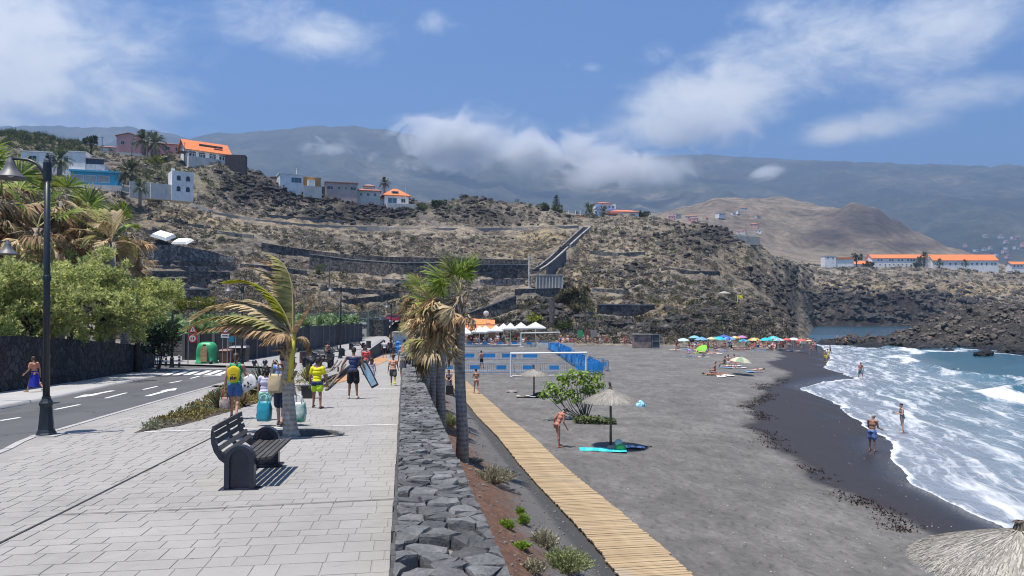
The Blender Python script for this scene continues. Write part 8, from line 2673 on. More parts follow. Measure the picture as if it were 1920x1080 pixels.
class Fig:
 """A figure of height H facing +Y; angles in degrees."""
 def __init__(s,H=1.7,fem=False,lean=0,head=0,turn=0,legs=((8,3,5),(-8,3,8)),arms=((5,8,12),(-5,8,12)),child=False,ground='feet',bulk=1.0,twist=0):
  s.H=H;s.fem=fem
  k=H
  s.T=rot('X',-lean)@rot('Z',twist)
  hipw=.052*k*(1.05 if fem else 1)
  s.hip=Vector((0,0,.52*k if not child else .49*k))
  s.leg=[]
  for sg,(pt,sd,kn)in zip((-1,1),legs):
   h=s.hip+Vector((sg*hipw,0,-.02*k))
   up=rot('Y',-sg*sd)@rot('X',pt)
   kne=h+up@Vector((0,0,-.245*k*(1 if not child else .96)))
   ank=kne+(rot('Y',-sg*sd)@rot('X',pt-kn))@Vector((0,0,-.235*k*(1 if not child else .95)))
   fa=(pt-kn)*.35
   toe=ank+(rot('Z',-sg*8)@rot('X',fa))@Vector((0,.105*k,-.028*k))
   heel=ank+(rot('X',fa))@Vector((0,-.022*k,-.030*k))
   s.leg.append((h,kne,ank,toe,heel))
  shw=(.105 if fem else .118)*k*(.9 if child else 1)
  s.tl=.292*k
  s.nk=s.hip+s.T@Vector((0,0,s.tl+.01*k))
  s.sh=[s.hip+s.T@Vector((sg*shw,0,s.tl-.02*k))for sg in(-1,1)]
  s.arm=[]
  for sg,sh,(pt,sd,el)in zip((-1,1),s.sh,arms):
   up=s.T@rot('Y',-sg*sd)@rot('X',pt)
   e=sh+up@Vector((0,0,-.172*k))
   w=e+(s.T@rot('Y',-sg*sd*.6)@rot('X',pt+el))@Vector((0,0,-.155*k))
   hd=(w-e).normalized()
   s.arm.append((sh,e,w,hd))
  s.HT=s.T@rot('X',-head)@rot('Z',turn)
  hk=1.18 if child else 1.0
  s.hs=hk
  s.hd=s.nk+s.T@Vector((0,.006*k,.035*k))+s.HT@Vector((0,.008*k,.072*k*hk))
  s.bulk=bulk
  zmin=min(min(l[3].z-.016*k,l[4].z-.018*k,l[1].z-.03*k)for l in s.leg)if ground=='feet' else s.hip.z-.085*k
  s.off=Vector((0,0,-zmin))
  if ground=='seat':
   zm=min(min(l[3].z-.016*k,l[4].z-.018*k)for l in s.leg);s.off=Vector((0,0,-min(zmin,zm)))
 def P(s,v):return v+s.off
 def body(s,m,voxel=.013,fingers=True):
  k=s.H;mb=MB();b=s.bulk;O=s.off
  for(h,kn,an,to,he)in s.leg:
   caps(mb,h+O,kn+O,.050*k*b,.032*k)
   caps(mb,kn+O,an+O,.031*k,.0195*k)
   calf=(kn+O).lerp(an+O,.3);eball(mb,Matrix.Identity(3),calf+Vector((0,-.006*k,0)),(.029*k,.031*k,.055*k))
   caps(mb,he+O,to+O,.0195*k,.014*k);caps(mb,an+O,he+O,.021*k,.019*k)
   caps(mb,an+O,to.lerp(he,.35)+O,.021*k,.017*k)
  T=s.T;hp=s.hip+O
  f=s.fem
  eball(mb,T,hp+T@Vector((0,-.004*k,.0)),(.092*k*(1.04 if f else .97)*b,.064*k*b,.066*k))
  for sg in(-1,1):eball(mb,T,hp+T@Vector((sg*.043*k,-.032*k,-.018*k)),(.047*k,.046*k,.05*k))
  eball(mb,T,hp+T@Vector((0,.004*k*b,.085*k)),(.078*k*(.93 if f else 1)*b,.056*k*b,.075*k))
  eball(mb,T,hp+T@Vector((0,.002*k,.185*k)),(.092*k*(.93 if f else 1)*b,.060*k*b,.085*k))
  if f:
   for sg in(-1,1):eball(mb,T,hp+T@Vector((sg*.042*k,.05*k,.185*k)),(.036*k,.032*k,.036*k))
  caps(mb,s.sh[0]+O,s.sh[1]+O,.037*k,.037*k)
  eball(mb,T,hp+T@Vector((0,-.006*k,.25*k)),(.085*k,.05*k,.045*k))
  caps(mb,s.nk+O-T@Vector((0,0,.02*k)),s.hd+O-s.HT@Vector((0,.01*k,.03*k)),.033*k,.029*k)
  ex=MB()
  for sg,(sh,e,w,hd)in zip((-1,1),s.arm):
   caps(mb,sh+O,e+O,.033*k*min(b,1.1),.0235*k);caps(mb,e+O,w+O,.0235*k,.0155*k)
   pc=w+hd*.028*k;xq=hd.cross(Vector((0,1,0.2))).normalized();yq=xq.cross(hd)
   Mh=Matrix((yq,xq,hd)).transposed()
   eball(mb,Mh,pc+O,(.023*k,.012*k,.032*k))
   if fingers:
    for j in range(4):
     st_=pc+hd*.022*k+yq*(j-1.5)*.0105*k
     L=(.040,.046,.043,.034)[j]*k
     d2=(hd+xq*sg*.35).normalized();d3=(hd+xq*sg*.9).normalized()
     ex.tube([st_+O,st_+d2*L*.5+O,st_+d2*L*.5+d3*L*.5+O],[.0052*k,.0048*k,.0035*k],6)
    th=pc+yq*.018*k-hd*.008*k
    ex.tube([th+O,th+(yq*.7+hd*.7)*.022*k+O,th+(yq*.55+hd*1.3)*.03*k+O],[.0062*k,.0055*k,.004*k],6)
  H=s.HT;c=s.hd+O;hk=s.hs
  eball(mb,H,c+H@Vector((0,-.006*k,.012*k*hk)),(.044*k*hk,.053*k*hk,.052*k*hk))
  eball(mb,H,c+H@Vector((0,.010*k*hk,-.025*k*hk)),(.034*k*hk,.038*k*hk,.042*k*hk))
  eball(mb,H,c+H@Vector((0,.050*k*hk,-.012*k*hk)),(.008*k,.012*k,.014*k),8,6)
  for sg in(-1,1):eball(mb,H,c+H@Vector((sg*.044*k*hk,-.004*k,-.008*k)),(.006*k,.012*k,.018*k),8,6)
  return remesh(mb,'body',voxel*k/1.7,m,3,ex)
 def face(s,parent):
  k=s.H;H=s.HT;c=s.P(s.hd);hk=s.hs;mb=MB();lp_=MB()
  for sg in(-1,1):
   eball(mb,H,c+H@Vector((sg*.017*k*hk,.044*k*hk,.004*k)),(.0055*k,.004*k,.0035*k),8,5)
   eball(mb,H,c+H@Vector((sg*.017*k*hk,.045*k*hk,.014*k)),(.010*k,.004*k,.002*k),8,5)
  mb.build('eyes',FEAT,parent)
  eball(lp_,H,c+H@Vector((0,.045*k*hk,-.034*k*hk)),(.013*k,.005*k,.004*k),8,5);lp_.build('mouth',LIP,parent)
 def hair(s,m,style='short',voxel=.012):
  k=s.H;H=s.HT;c=s.P(s.hd);hk=s.hs;mb=MB()
  eball(mb,H,c+H@Vector((0,-.011*k*hk,.024*k*hk)),(.049*k*hk,.054*k*hk,.050*k*hk))
  eball(mb,H,c+H@Vector((0,-.022*k*hk,-.004*k*hk)),(.046*k*hk,.042*k*hk,.046*k*hk))
  if style=='long':
   q=random.Random(int(k*1000))
   for j in range(9):
    a=(j/8-.5)*3.4
    p0=c+H@Vector((math.sin(a)*.042*k*hk,-math.cos(a)*.038*k*hk,.0))
    p1=s.P(s.nk)+s.T@Vector((math.sin(a)*.07*k,-math.cos(a)*.052*k-.012*k,-.05*k+q.uniform(-.02,.01)*k))
    caps(mb,p0,p1,.022*k,.013*k,7)
  if style=='bushy':
   q=random.Random(3)
   for j in range(22):
    v=rv(q).normalized();v.y=min(v.y,.2)
    eball(mb,Matrix.Identity(3),c+Vector((v.x*.062*k,v.y*.058*k-.012*k,v.z*.06*k-.03*k)),(.028*k,)*3,8,6)
  if style=='bun':
   eball(mb,H,c+H@Vector((0,-.058*k,.030*k)),(.024*k,.024*k,.026*k),10,7)
  if style=='tail':
   caps(mb,c+H@Vector((0,-.055*k,.02*k)),c+H@Vector((.01*k,-.085*k,-.09*k)),.022*k,.010*k,8)
  return remesh(mb,'hair',voxel*k/1.7,m,2)
 def top(s,m,sleeve=.5,length=1.0,name='shirt',loose=.012,voxel=.014,straps=False):
  k=s.H;T=s.T;hp=s.P(s.hip);mb=MB();b=s.bulk;g=loose*k/1.7*1.7;f=s.fem
  if length>.7:
   eball(mb,T,hp+T@Vector((0,-.004*k,.02*k)),(.088*k*b+g,.064*k*b+g,.055*k))
  eball(mb,T,hp+T@Vector((0,.004*k*b,.085*k)),(.079*k*b+g,.057*k*b+g,.075*k))
  eball(mb,T,hp+T@Vector((0,.002*k,.185*k)),(.091*k*b+g,.060*k*b+g,.08*k))
  if f:
   for sg in(-1,1):eball(mb,T,hp+T@Vector((sg*.042*k,.05*k,.185*k)),(.037*k+g*.5,.033*k+g*.5,.036*k))
  w=.72 if straps else .97
  caps(mb,s.P(s.nk).lerp(s.P(s.sh[0]),w)-T@Vector((0,0,.01*k)),s.P(s.nk).lerp(s.P(s.sh[1]),w)-T@Vector((0,0,.01*k)),.036*k+g*.6,.036*k+g*.6)
  eball(mb,T,hp+T@Vector((0,-.006*k,.245*k)),(.084*k+g*.4,.05*k+g,.04*k))
  if sleeve:
   for(sh,e,wr,hd)in s.arm:caps(mb,s.P(sh),s.P(sh).lerp(s.P(e),sleeve),.035*k+g,.030*k+g)
  return remesh(mb,name,voxel*k/1.7,m,2)
 def bottom(s,m,leg=.5,name='shorts',loose=.010,voxel=.014,low=False):
  k=s.H;T=s.T;hp=s.P(s.hip);mb=MB();b=s.bulk;g=loose*k
  eball(mb,T,hp+T@Vector((0,-.004*k,-.005*k if not low else-.015*k)),(.093*k*(1.04 if s.fem else .97)*b+g*.7,.065*k*b+g*.7,.058*k if not low else .045*k))
  for sg in(-1,1):eball(mb,T,hp+T@Vector((sg*.043*k,-.032*k,-.018*k)),(.047*k+g*.6,.046*k+g*.6,.046*k))
  if leg:
   for(h,kn,an,to,he)in s.leg:caps(mb,s.P(h),s.P(h).lerp(s.P(kn),leg),.051*k*b+g,.046*k*b+g*1.4)
  return remesh(mb,name,voxel*k/1.7,m,2)
 def band(s,m):
  k=s.H;T=s.T;hp=s.P(s.hip);mb=MB()
  eball(mb,T,hp+T@Vector((0,.002*k,.175*k)),(.091*k,.064*k,.020*k))
  for sg in(-1,1):eball(mb,T,hp+T@Vector((sg*.042*k,.05*k,.185*k)),(.038*k,.035*k,.032*k))
  return remesh(mb,'bikini_top',.012,m,1)
 def skirt(s,m,length=.6,flare=.05,name='skirt'):
  k=s.H;hp=s.P(s.hip);mb=MB();n=22;rings=7;vs=[]
  for j in range(rings):
   t=j/(rings-1);z=hp.z+.07*k-(length*.52*k+.07*k)*t
   for a in np.linspace(0,2*math.pi,n+1)[:-1]:
    fl=1+.10*t*math.sin(a*5)
    vs.append((hp.x+(.088*k+flare*k*t)*math.cos(a)*fl*s.bulk,hp.y+(.068*k+flare*k*t)*math.sin(a)*fl*s.bulk,z))
  mb.add(vs,[(j*n+i,j*n+(i+1)%n,(j+1)*n+(i+1)%n,(j+1)*n+i)for j in range(rings-1)for i in range(n)])
  me=mb.mesh(name,m,True)
  return me
 def shoes(s,m):
  k=s.H;mb=MB()
  for(h,kn,an,to,he)in s.leg:
   caps(mb,s.P(he),s.P(to),.0225*k,.0175*k,8);caps(mb,s.P(he),s.P(an),.022*k,.021*k,8)
  return mb.mesh('shoes',m,True)
def person(label,p,rz,fig,skin,parts,group=None,face=True,tilt=None):
 t=thing('person',label,'person',p,rz,group)
 if tilt:t.rotation_euler=(tilt[0],tilt[1],rz)
 put('body',fig.body(skin),t)
 for me in parts:put(me.name.split('.')[0],me,t)
 if face:fig.face(t)
 return t
def wp(t_rz,base,v):
 return Vector(base)+Matrix.Rotation(t_rz,3,'Z')@v
def pz(px,py,up_=.012):
 p=prom(px,py);return Vector((p.x,p.y,zp(p.y)+up_))
 # the walking family
f=Fig(1.66,True,3,4,legs=((14,2,4),(-16,2,22)),arms=((-4,10,14),(16,20,85)),bulk=1.08)
base=pz(440,786);rz=.12
person('woman in a green sleeveless top and blue shorts with a yellow bag on her back',base,rz,f,SK_M,[f.top(fabric('emerald',(.02,.30,.14)),0,1,straps=True),f.bottom(fabric('denim blue',(.05,.12,.28)),.55),f.hair(HAIR_B,'tail'),f.shoes(fabric('grey shoe',(.10,.09,.09)))])
def bag_mesh(w,d,h,name,m,handles=True,hm=None,seed=1,m2=None):
 q=random.Random(seed);t_=MB();nx,nz=8,7;vs=[]
 n=20
 for j in range(nz+1):
  z=h*j/nz;t=j/nz
  for i in range(n):
   a=2*math.pi*i/n
   c,s_=math.cos(a),math.sin(a)
   kx=abs(c)**.6*(1 if c>0 else-1);ky=abs(s_)**.6*(1 if s_>0 else-1)
   bul=1+.16*math.sin(math.pi*t)-.14*t+q.uniform(-.07,.07)
   vs.append((w/2*kx*bul*(.9+.12*t),d/2*ky*bul*(1.05-.35*t),z))
 fs=[(j*n+i,j*n+(i+1)%n,(j+1)*n+(i+1)%n,(j+1)*n+i)for j in range(nz)for i in range(n)]
 fs+=[tuple(reversed(range(n))),tuple(range(nz*n,nz*n+n))]
 t_.add(vs,fs)
 if m2:t_.m=[(1 if(k//n)%2 else 0)for k in range(nz*n)]+[0,0]
 return t_
def bag(name,label,p,rz,w,d,h,m,hm,hl=.25,m2=None,seed=1,mark=None,cat='bag',tilt=0):
 t=thing(name,label,cat,p,rz);t.rotation_euler=(0,tilt,rz)
 bag_mesh(w,d,h,'body',m,seed=seed,m2=m2).build('body',[m,m2]if m2 else m,t,True)
 for s_ in(-1,1):
  MB().tube([(-w*.28,s_*d*.3,h*.95),(-w*.2,s_*d*.12,h+hl*.8),(0,0,h+hl),(w*.2,s_*d*.12,h+hl*.8),(w*.28,s_*d*.3,h*.95)],.012,5).build('handle',hm,t,True)
 if mark:mark(t,w,d,h)
 return t
hL=wp(rz,base,f.P(f.arm[0][2]+f.arm[0][3]*.06));hR=wp(rz,base,f.P(f.arm[1][1]))
YELF=fabric('yellow',(.62,.46,.01));BLKF=fabric('black print',(.02,.02,.02));WHF=fabric('white cotton',(.60,.59,.58));
def blot(t,w,d,h):
 for k,(x,z,a,b_)in enumerate(((-.2,.45,.12,.14),(.1,.5,.10,.2),(.22,.3,.1,.1),(-.05,.28,.16,.08))):
  MB().box((x*w,-d*.56,z*h),(a*w,.012,b_*h)).build('print',BLKF,t)
  # yellow drawstring bag on her back
bk=wp(rz,base,f.P(f.hip+f.T@Vector((.0,-.085*1.66,.10*1.66))))
t=thing('drawstring_bag','yellow drawstring bag with dark lettering on the back of the woman in green','bag',bk,rz)
mb=MB();vs=[];n=18
for j in range(8):
 u=j/7;z=.42*u-.12;w_=(.155*math.sin(math.pi*(.20+.62*(1-u))**.9)+.012)if j<7 else .03
 for i in range(n):
  a=2*math.pi*i/n;vs.append((w_*math.cos(a),-.045+.06*math.sin(a)*(1-u*.6),z))
fs=[(j*n+i,j*n+(i+1)%n,(j+1)*n+(i+1)%n,(j+1)*n+i)for j in range(7)for i in range(n)]+[tuple(reversed(range(n))),tuple(range(7*n,8*n))]
mb.add(vs,fs).build('body',YELF,t,True)
for k,(x,z,a,b_)in enumerate(((-.06,-.01,.035,.08),(-.015,.0,.035,.08),(.035,-.01,.04,.07),(.07,.0,.02,.06),(0,.075,.12,.02))):MB().box((x,-.107+abs(x)*.2,z),(a,.006,b_)).build('print',BLKF,t)
for s_ in(-1,1):MB().tube([(0,-.03,.30),(s_*.10,.02,.36),(s_*.13,.10,.38)],.008,5).build('cord',fabric('green cord',(.05,.25,.1)),t)
bag('tote_bag','white cloth tote with grey print slung at the right hip of the woman in green',hR+Vector((.13,-.03,-.34)),rz,.42,.2,.36,WHF,fabric('pale pink strap',(.55,.40,.38)),.16,mark=lambda t,w,d,h:blot(t,w*.8,d,h),tilt=-.5)
bag('shopping_bag','small plaid shopping bag in the left hand of the woman in green',hL+Vector((0,0,-.50)),rz,.26,.16,.30,fabric('plaid',(.45,.38,.33),(.20,.14,.13),22),fabric('red strap',(.45,.08,.08)),.22)
f=Fig(1.34,True,2,4,child=True,legs=((12,3,2),(-12,3,18)),arms=((4,14,20),(0,18,26)),bulk=1.1)
person('girl with bushy dark hair, pale lilac top and mint shorts walking away',pz(497,788),.1,f,SK_M,[f.top(fabric('lilac white',(.52,.50,.62)),.35,1),f.bottom(fabric('mint',(.30,.58,.44)),.45,loose=.016),f.hair(HAIR_D,'bushy'),f.shoes(fabric('dark sandal',(.05,.03,.03)))])
f=Fig(1.68,False,4,8,legs=((10,2,2),(-12,2,14)),arms=((2,10,8),(4,12,10)))
base=pz(527,799);rz=-.1
person('adult in a blue shirt and navy knee shorts walking behind the coconut palm trunk',base,rz,f,SK_L,[f.top(fabric('bright blue',(.05,.17,.45),(.16,.30,.52),5),.5,1),f.bottom(fabric('navy',(.022,.028,.055)),.92,loose=.014),f.hair(HAIR_D,'short'),f.shoes(fabric('brown shoe',(.09,.055,.045)))])
hL=wp(rz,base,f.P(f.arm[0][2]+f.arm[0][3]*.06));hR=wp(rz,base,f.P(f.arm[1][2]+f.arm[1][3]*.06))
bag('straw_bag','cream and tan shoulder bag on the back of the adult in blue',wp(rz,base,Vector((-.06,-.23,.80))),rz,.34,.18,.44,fabric('cream weave',(.55,.46,.31),(.42,.32,.18),3),fabric('tan strap',(.36,.26,.14)),.3)
bag('shopping_bag','large teal shopping bag hanging beside the adult in blue',Vector((hL.x-.14,hL.y-.05,zp(base.y)+.12)),rz,.34,.22,.46,mat('teal plastic',(.02,.25,.33),.35,.2,6),fabric('pale blue strap',(.25,.50,.62)),.16,seed=3)
bag('shopping_bag','green and white shopping bag right of the coconut palm trunk',Vector((hR.x+.10,hR.y-.02,zp(base.y)+.10)),rz,.34,.22,.46,mat('green white plastic',(.60,.64,.62),.4,.1,3,two=(.02,.22,.15)),fabric('white strap',(.6,.6,.6)),.18,seed=4)
f=Fig(1.47,False,4,10,child=True,legs=((12,7,6),(-6,7,6)),arms=((0,14,16),(6,15,22)))
base=pz(594,766);rz=-.15
person('boy in a bright yellow shirt and lime and navy shorts walking away',base,rz,f,SK_T,[f.top(fabric('bright yellow',(.66,.60,.01)),.55,1),f.bottom(fabric('lime',(.42,.62,.02)),.5,loose=.018),f.bottom(fabric('navy band',(.015,.035,.085)),.12,'waistband',loose=.020),f.hair(HAIR_D),f.shoes(fabric('brown sandal',(.10,.055,.04)))])
f=Fig(1.71,False,3,10,legs=((4,4,3),(-4,4,4)),arms=((4,34,30),(6,26,30)),bulk=.94)
base=pz(662,748);rz=.05
person('teenager in a navy sleeveless top and black shorts carrying a board and a towel',base,rz,f,SK_T,[f.top(fabric('navy blue',(.02,.03,.09),(.035,.05,.13),4),0,1,straps=False),f.bottom(fabric('black',(.008,.008,.010)),.72,loose=.018),f.hair(HAIR_D),f.shoes(fabric('pale sandal',(.40,.36,.33)))])
hR=wp(rz,base,f.P(f.arm[1][2]));hL=wp(rz,base,f.P(f.arm[0][2]))
t=thing('bodyboard','pale blue and black bodyboard under the arm of the teenager in navy','board',hR+Vector((.10,0,-.10)),0);t.rotation_euler=(0,R(-28),.1)
pts=[(-.13,-.50),(.13,-.50),(.15,.1),(.13,.42),(.05,.50),(-.05,.50),(-.13,.42),(-.15,.1)]
def slab_xz(pts,y0,y1):
 n=len(pts);return MB().add([(x,y0,z)for x,z in pts]+[(x,y1,z)for x,z in pts],[tuple(range(n)),tuple(reversed(range(n,2*n)))]+[(k,n+k,n+(k+1)%n,(k+1)%n)for k in range(n)])
slab_xz(pts,-.03,.03).build('deck',mat('black foam',(.02,.025,.03),.6),t);slab_xz([(x*.72,z*.86)for x,z in pts],-.036,-.031).build('graphic',mat('pale blue foam',(.38,.56,.66),.5),t)
mb=MB();q=random.Random(3);vs=[]
for j in range(9):
 u=j/8
 for i in range(5):
  vs.append((-.02-.55*u**1.2+(i/4-.5)*(.10+.16*u)+q.uniform(-.02,.02),.03*math.sin(i*2+j),-.04-.42*u+(i/4-.5)*.22*u+q.uniform(-.02,.02)))
mb.add(vs,[(j*5+i,j*5+i+1,(j+1)*5+i+1,(j+1)*5+i)for j in range(8)for i in range(4)])
o=mb.build('towel',fabric('cream towel',(.62,.58,.46),(.42,.40,.26),6),None,True);o.location=hL+Vector((0,0,.02));tag(o,'cream towel flying from the left hand of the teenager in navy','towel')
f=Fig(1.12,True,0,0,child=True,legs=((10,2,4),(-10,2,14)),arms=((10,16,20),(-4,14,12)))
person('little girl with long brown hair in a white and lilac dress',pz(697,719),0,f,SK_M,[f.top(fabric('pale lilac',(.55,.48,.58)),.3,1,'dress_top'),f.skirt(fabric('pale lilac',(.55,.48,.58)),.42),f.hair(HAIR_B,'long'),f.shoes(fabric('pink sandal',(.45,.2,.25)))])
f=Fig(1.34,False,4,6,child=True,legs=((22,2,14),(-18,2,30)),arms=((-16,12,30),(18,12,30)))
person('boy with an orange towel top, grey shorts and yellow shoes running along the wall',pz(737,723),.1,f,SK_T,[f.top(fabric('orange',(.55,.20,.12),(.62,.36,.25),5),.4,1),f.bottom(fabric('grey',(.07,.075,.07)),.7,loose=.016),f.hair(HAIR_B),f.shoes(fabric('lime yellow',(.55,.62,.03)))])
f=Fig(1.62,True,4,6,legs=((8,2,6),(-8,2,10)),arms=((10,12,30),(2,12,20)))
person('woman with pinkish hair and a grey dress walking by the wall',pz(755,706),0,f,SK_M,[f.top(fabric('grey print',(.20,.20,.21),(.35,.33,.33),8),.4,1,'dress_top'),f.skirt(fabric('dark grey',(.09,.09,.10)),.5,.03),f.hair(mat('pinkish hair',(.36,.16,.13),.6),'long'),f.shoes(fabric('pink sandal',(.45,.2,.25)))])
f=Fig(1.7,True,10,10,legs=((4,3,4),(-4,3,4)),arms=((30,12,50),(26,12,40)))
person('person in a pale pink top leaning at the far end of the stone wall',pz(776,704),-.9,f,SK_L,[f.top(fabric('pale pink',(.58,.42,.40)),.5,1),f.bottom(fabric('grey',(.07,.075,.07)),.8),f.hair(HAIR_B,'bun'),f.shoes(fabric('grey shoe',(.10,.09,.09)))])
f=Fig(1.68,False,6,10,legs=((4,3,4),(-4,3,4)),arms=((20,12,60),(10,12,20)))
person('person in a grey shirt standing behind the woman with pinkish hair',pz(764,698),.4,f,SK_M,[f.top(fabric('mid grey',(.26,.26,.27)),.5,1),f.bottom(fabric('charcoal',(.03,.03,.033)),.9),f.hair(HAIR_D),f.shoes(fabric('grey shoe',(.10,.09,.09)))])
for px,py,H,rz,top_,bot,hr,lb in((721,671,1.72,.3,(.62,.62,.60),(.02,.02,.02),HAIR_D,'person in a white shirt and black trousers beside the blue inflatables'),(732,670,1.78,2.6,(.05,.03,.03),(.015,.02,.05),HAIR_D,'tall person in dark clothes beside the blue inflatables'),(738,668,1.66,1.2,(.50,.36,.30),(.10,.08,.08),HAIR_B,'person in a beige top behind the tall dark clothed one'),(686,703,1.5,.4,(.55,.08,.08),(.2,.2,.2),HAIR_B,'child in a red top walking ahead of the little girl'),(683,695,1.6,-.3,(.50,.42,.40),(.08,.08,.1),HAIR_D,'woman in a pale top ahead of the child in red')):
 f=Fig(H,px in(738,683),2,5,legs=((8,3,5),(-8,3,10)),arms=((6,10,30),(-6,10,20)))
 person(lb,pz(px,py),rz,f,SK_M,[f.top(fabric('t%d'%px,top_),.5,1),f.bottom(fabric('b%d'%px,bot),.95),f.hair(hr,'short' if px!=683 else 'long'),f.shoes(fabric('grey shoe',(.10,.09,.09)))])
 # person across the road
f=Fig(1.36,True,6,8,legs=((22,4,8),(-20,4,24)),arms=((14,12,40),(-10,14,20)))
p=pz(64,735,.0);person('person in an orange top and long royal blue skirt walking by the black wall',p,1.3,f,SK_M,[f.top(fabric('rust orange',(.42,.13,.05),(.55,.28,.18),7),.6,1),f.skirt(fabric('royal blue',(.01,.02,.30)),.72,.07),f.hair(HAIR_B,'bun'),f.shoes(fabric('tan shoe',(.36,.25,.17)))])
# seated on the far bench
f=Fig(1.65,False,12,6,legs=((86,5,86),(84,5,82)),arms=((30,10,30),(30,10,30)),ground='feet')
p=upper(612,673);person('person in a brown top sitting on a far bench',(p.x,p.y,zu(p.y)),-.6,f,SK_T,[f.top(fabric('brown',(.17,.08,.05)),.5,1),f.bottom(fabric('black',(.008,.008,.010)),.5),f.hair(HAIR_D)])
# on the beach
f=Fig(1.70,False,26,38,legs=((18,4,14),(2,4,6)),arms=((-12,20,42),(16,10,40)),bulk=1.0)
p=onbeach(1045,839);person('tanned man in small reddish swim briefs bending forward on the sand by the boardwalk',p,-1.15,f,SK_R,[f.bottom(mat('rust red swimwear',(.26,.09,.065),.6,.1,6),0,'swim_briefs',.004,low=True),f.hair(HAIR_D)])
f=Fig(1.58,True,2,12,legs=((10,2,4),(-10,2,14)),arms=((24,10,75),(20,10,80)))
p=onbeach(893,742);p.z=1.68;person('woman in a red bikini with dark hair tied up walking away along the boardwalk',p,.35,f,SK_M,[f.bottom(fabric('red print',(.42,.10,.09)),0,'bikini_bottom',.004,low=True),f.band(fabric('red print',(.42,.10,.09))),f.hair(HAIR_D,'bun')])
f=Fig(1.62,True,6,6,legs=((2,3,3),(-2,3,3)),arms=((24,12,50),(22,12,50)))
p=Vector((at(843,737,47).x,47,1.68));person('woman in a dark patterned dress beside the boardwalk behind the palm trunks',p,2.6,f,SK_M,[f.top(fabric('dark pattern',(.05,.05,.08),(.16,.14,.2),12),.3,1,'dress_top'),f.skirt(fabric('dark pattern',(.05,.05,.08)),.5,.03),f.hair(HAIR_D,'bun')])
t=thing('trolley','black beach trolley in front of the woman in the dark dress','trolley',p+Vector((.05,-.55,0)))
MB().box((0,0,.42),(.45,.34,.55)).build('body',MATS['black plastic'],t);MB().tube([(-.18,.1,.6),(-.18,.25,1.0),(.18,.25,1.0),(.18,.1,.6)],.015,5).build('handle',STEEL,t)
for s_ in(-1,1):MB().tube([(s_*.24,0,.12),(s_*.28,0,.12)],.12,10).build('wheel',TYRE,t)
f=Fig(1.76,False,6,24,turn=-15,legs=((2,4,2),(-3,4,2)),arms=((12,8,50),(14,8,62)),bulk=1.12)
p=onbeach(1636,846);person('man in blue and white swim shorts and a white cap standing at the water line',p,-1.0,f,SK_T,[f.bottom(fabric('blue white',(.02,.055,.20),(.14,.22,.40),9),.62,'swim_shorts',.016),f.hair(HAIR_G),])
capm=MB();eball(capm,f.HT,f.P(f.hd)+f.HT@Vector((0,-.008,.05)),(.088,.10,.065));capm.box(f.P(f.hd)+f.HT@Vector((0,.115,.045)),(.13,.12,.012),M=f.HT);o=capm.build('cap',fabric('white cap',(.65,.65,.64)),bpy.data.objects[COL.objects[-1].parent.name]if COL.objects[-1].parent else None,True)
f=Fig(1.64,True,2,4,legs=((4,3,3),(-5,3,4)),arms=((10,8,95),(8,8,100)),bulk=1.12)
p=onbeach(1692,815);p.z=max(p.z,.06);person('woman in a dark patterned swimsuit standing in the foam',p,1.45,f,SK_L,[f.top(fabric('swimsuit',(.035,.05,.06),(.15,.19,.2),12),0,1,'swimsuit',.004,straps=True),f.bottom(fabric('swimsuit',(.035,.05,.06),(.15,.19,.2),12),0,'swimsuit_bottom',.004),f.hair(HAIR_D,'bun')])
f=Fig(1.74,False,4,14,legs=((20,4,10),(-14,4,28)),arms=((-14,12,20),(14,12,25)),bulk=1.1)
p=onbeach(1614,710);person('bare chested man in grey shorts wading towards the camera',(p.x,p.y,max(p.z,.02)),3.0,f,SK_R,[f.bottom(fabric('grey teal',(.10,.15,.16)),.75,'swim_shorts',.016),f.hair(HAIR_D)])
for px,py,rz,c,lb in((1548,679,2.6,(.60,.52,.05),'person in yellow shorts standing at the edge of the swash'),(1553,676,.5,(.62,.58,.25),'person in a pale yellow top beside the one in yellow shorts'),(1557,664,1.2,(.25,.10,.10),'person in dark red walking out of the crowd towards the water')):
 f=Fig(1.68,False,6,6,legs=((10,4,8),(-10,4,14)),arms=((10,12,30),(-6,12,20)))
 p=onbeach(px,py);person(lb,p,rz,f,SK_M,[f.bottom(fabric('y%d'%px,c),.6),f.hair(HAIR_D)]+([f.top(fabric('y%d'%px,c),.4)]if px!=1548 else[]))
f=Fig(1.7,False,10,0,legs=((40,8,40),(50,8,60)),arms=((60,30,20),(60,30,20)))
for px,py,lb,sk in((1789,692,'swimmer with a dark head in the water',SK_T),(1798,693,'swimmer with a white cap beside the dark headed one',SK_M)):
 Y=6.8*F/(py-590+2);p=at(px,py,Y);f2=Fig(1.7,False,8,0,legs=((20,8,30),(10,8,30)),arms=((50,40,30),(50,40,30)))
 person(lb,(p.x,Y,-1.42),2.0,f2,sk,[f2.hair(HAIR_D if px==1789 else FRAME)],face=False)
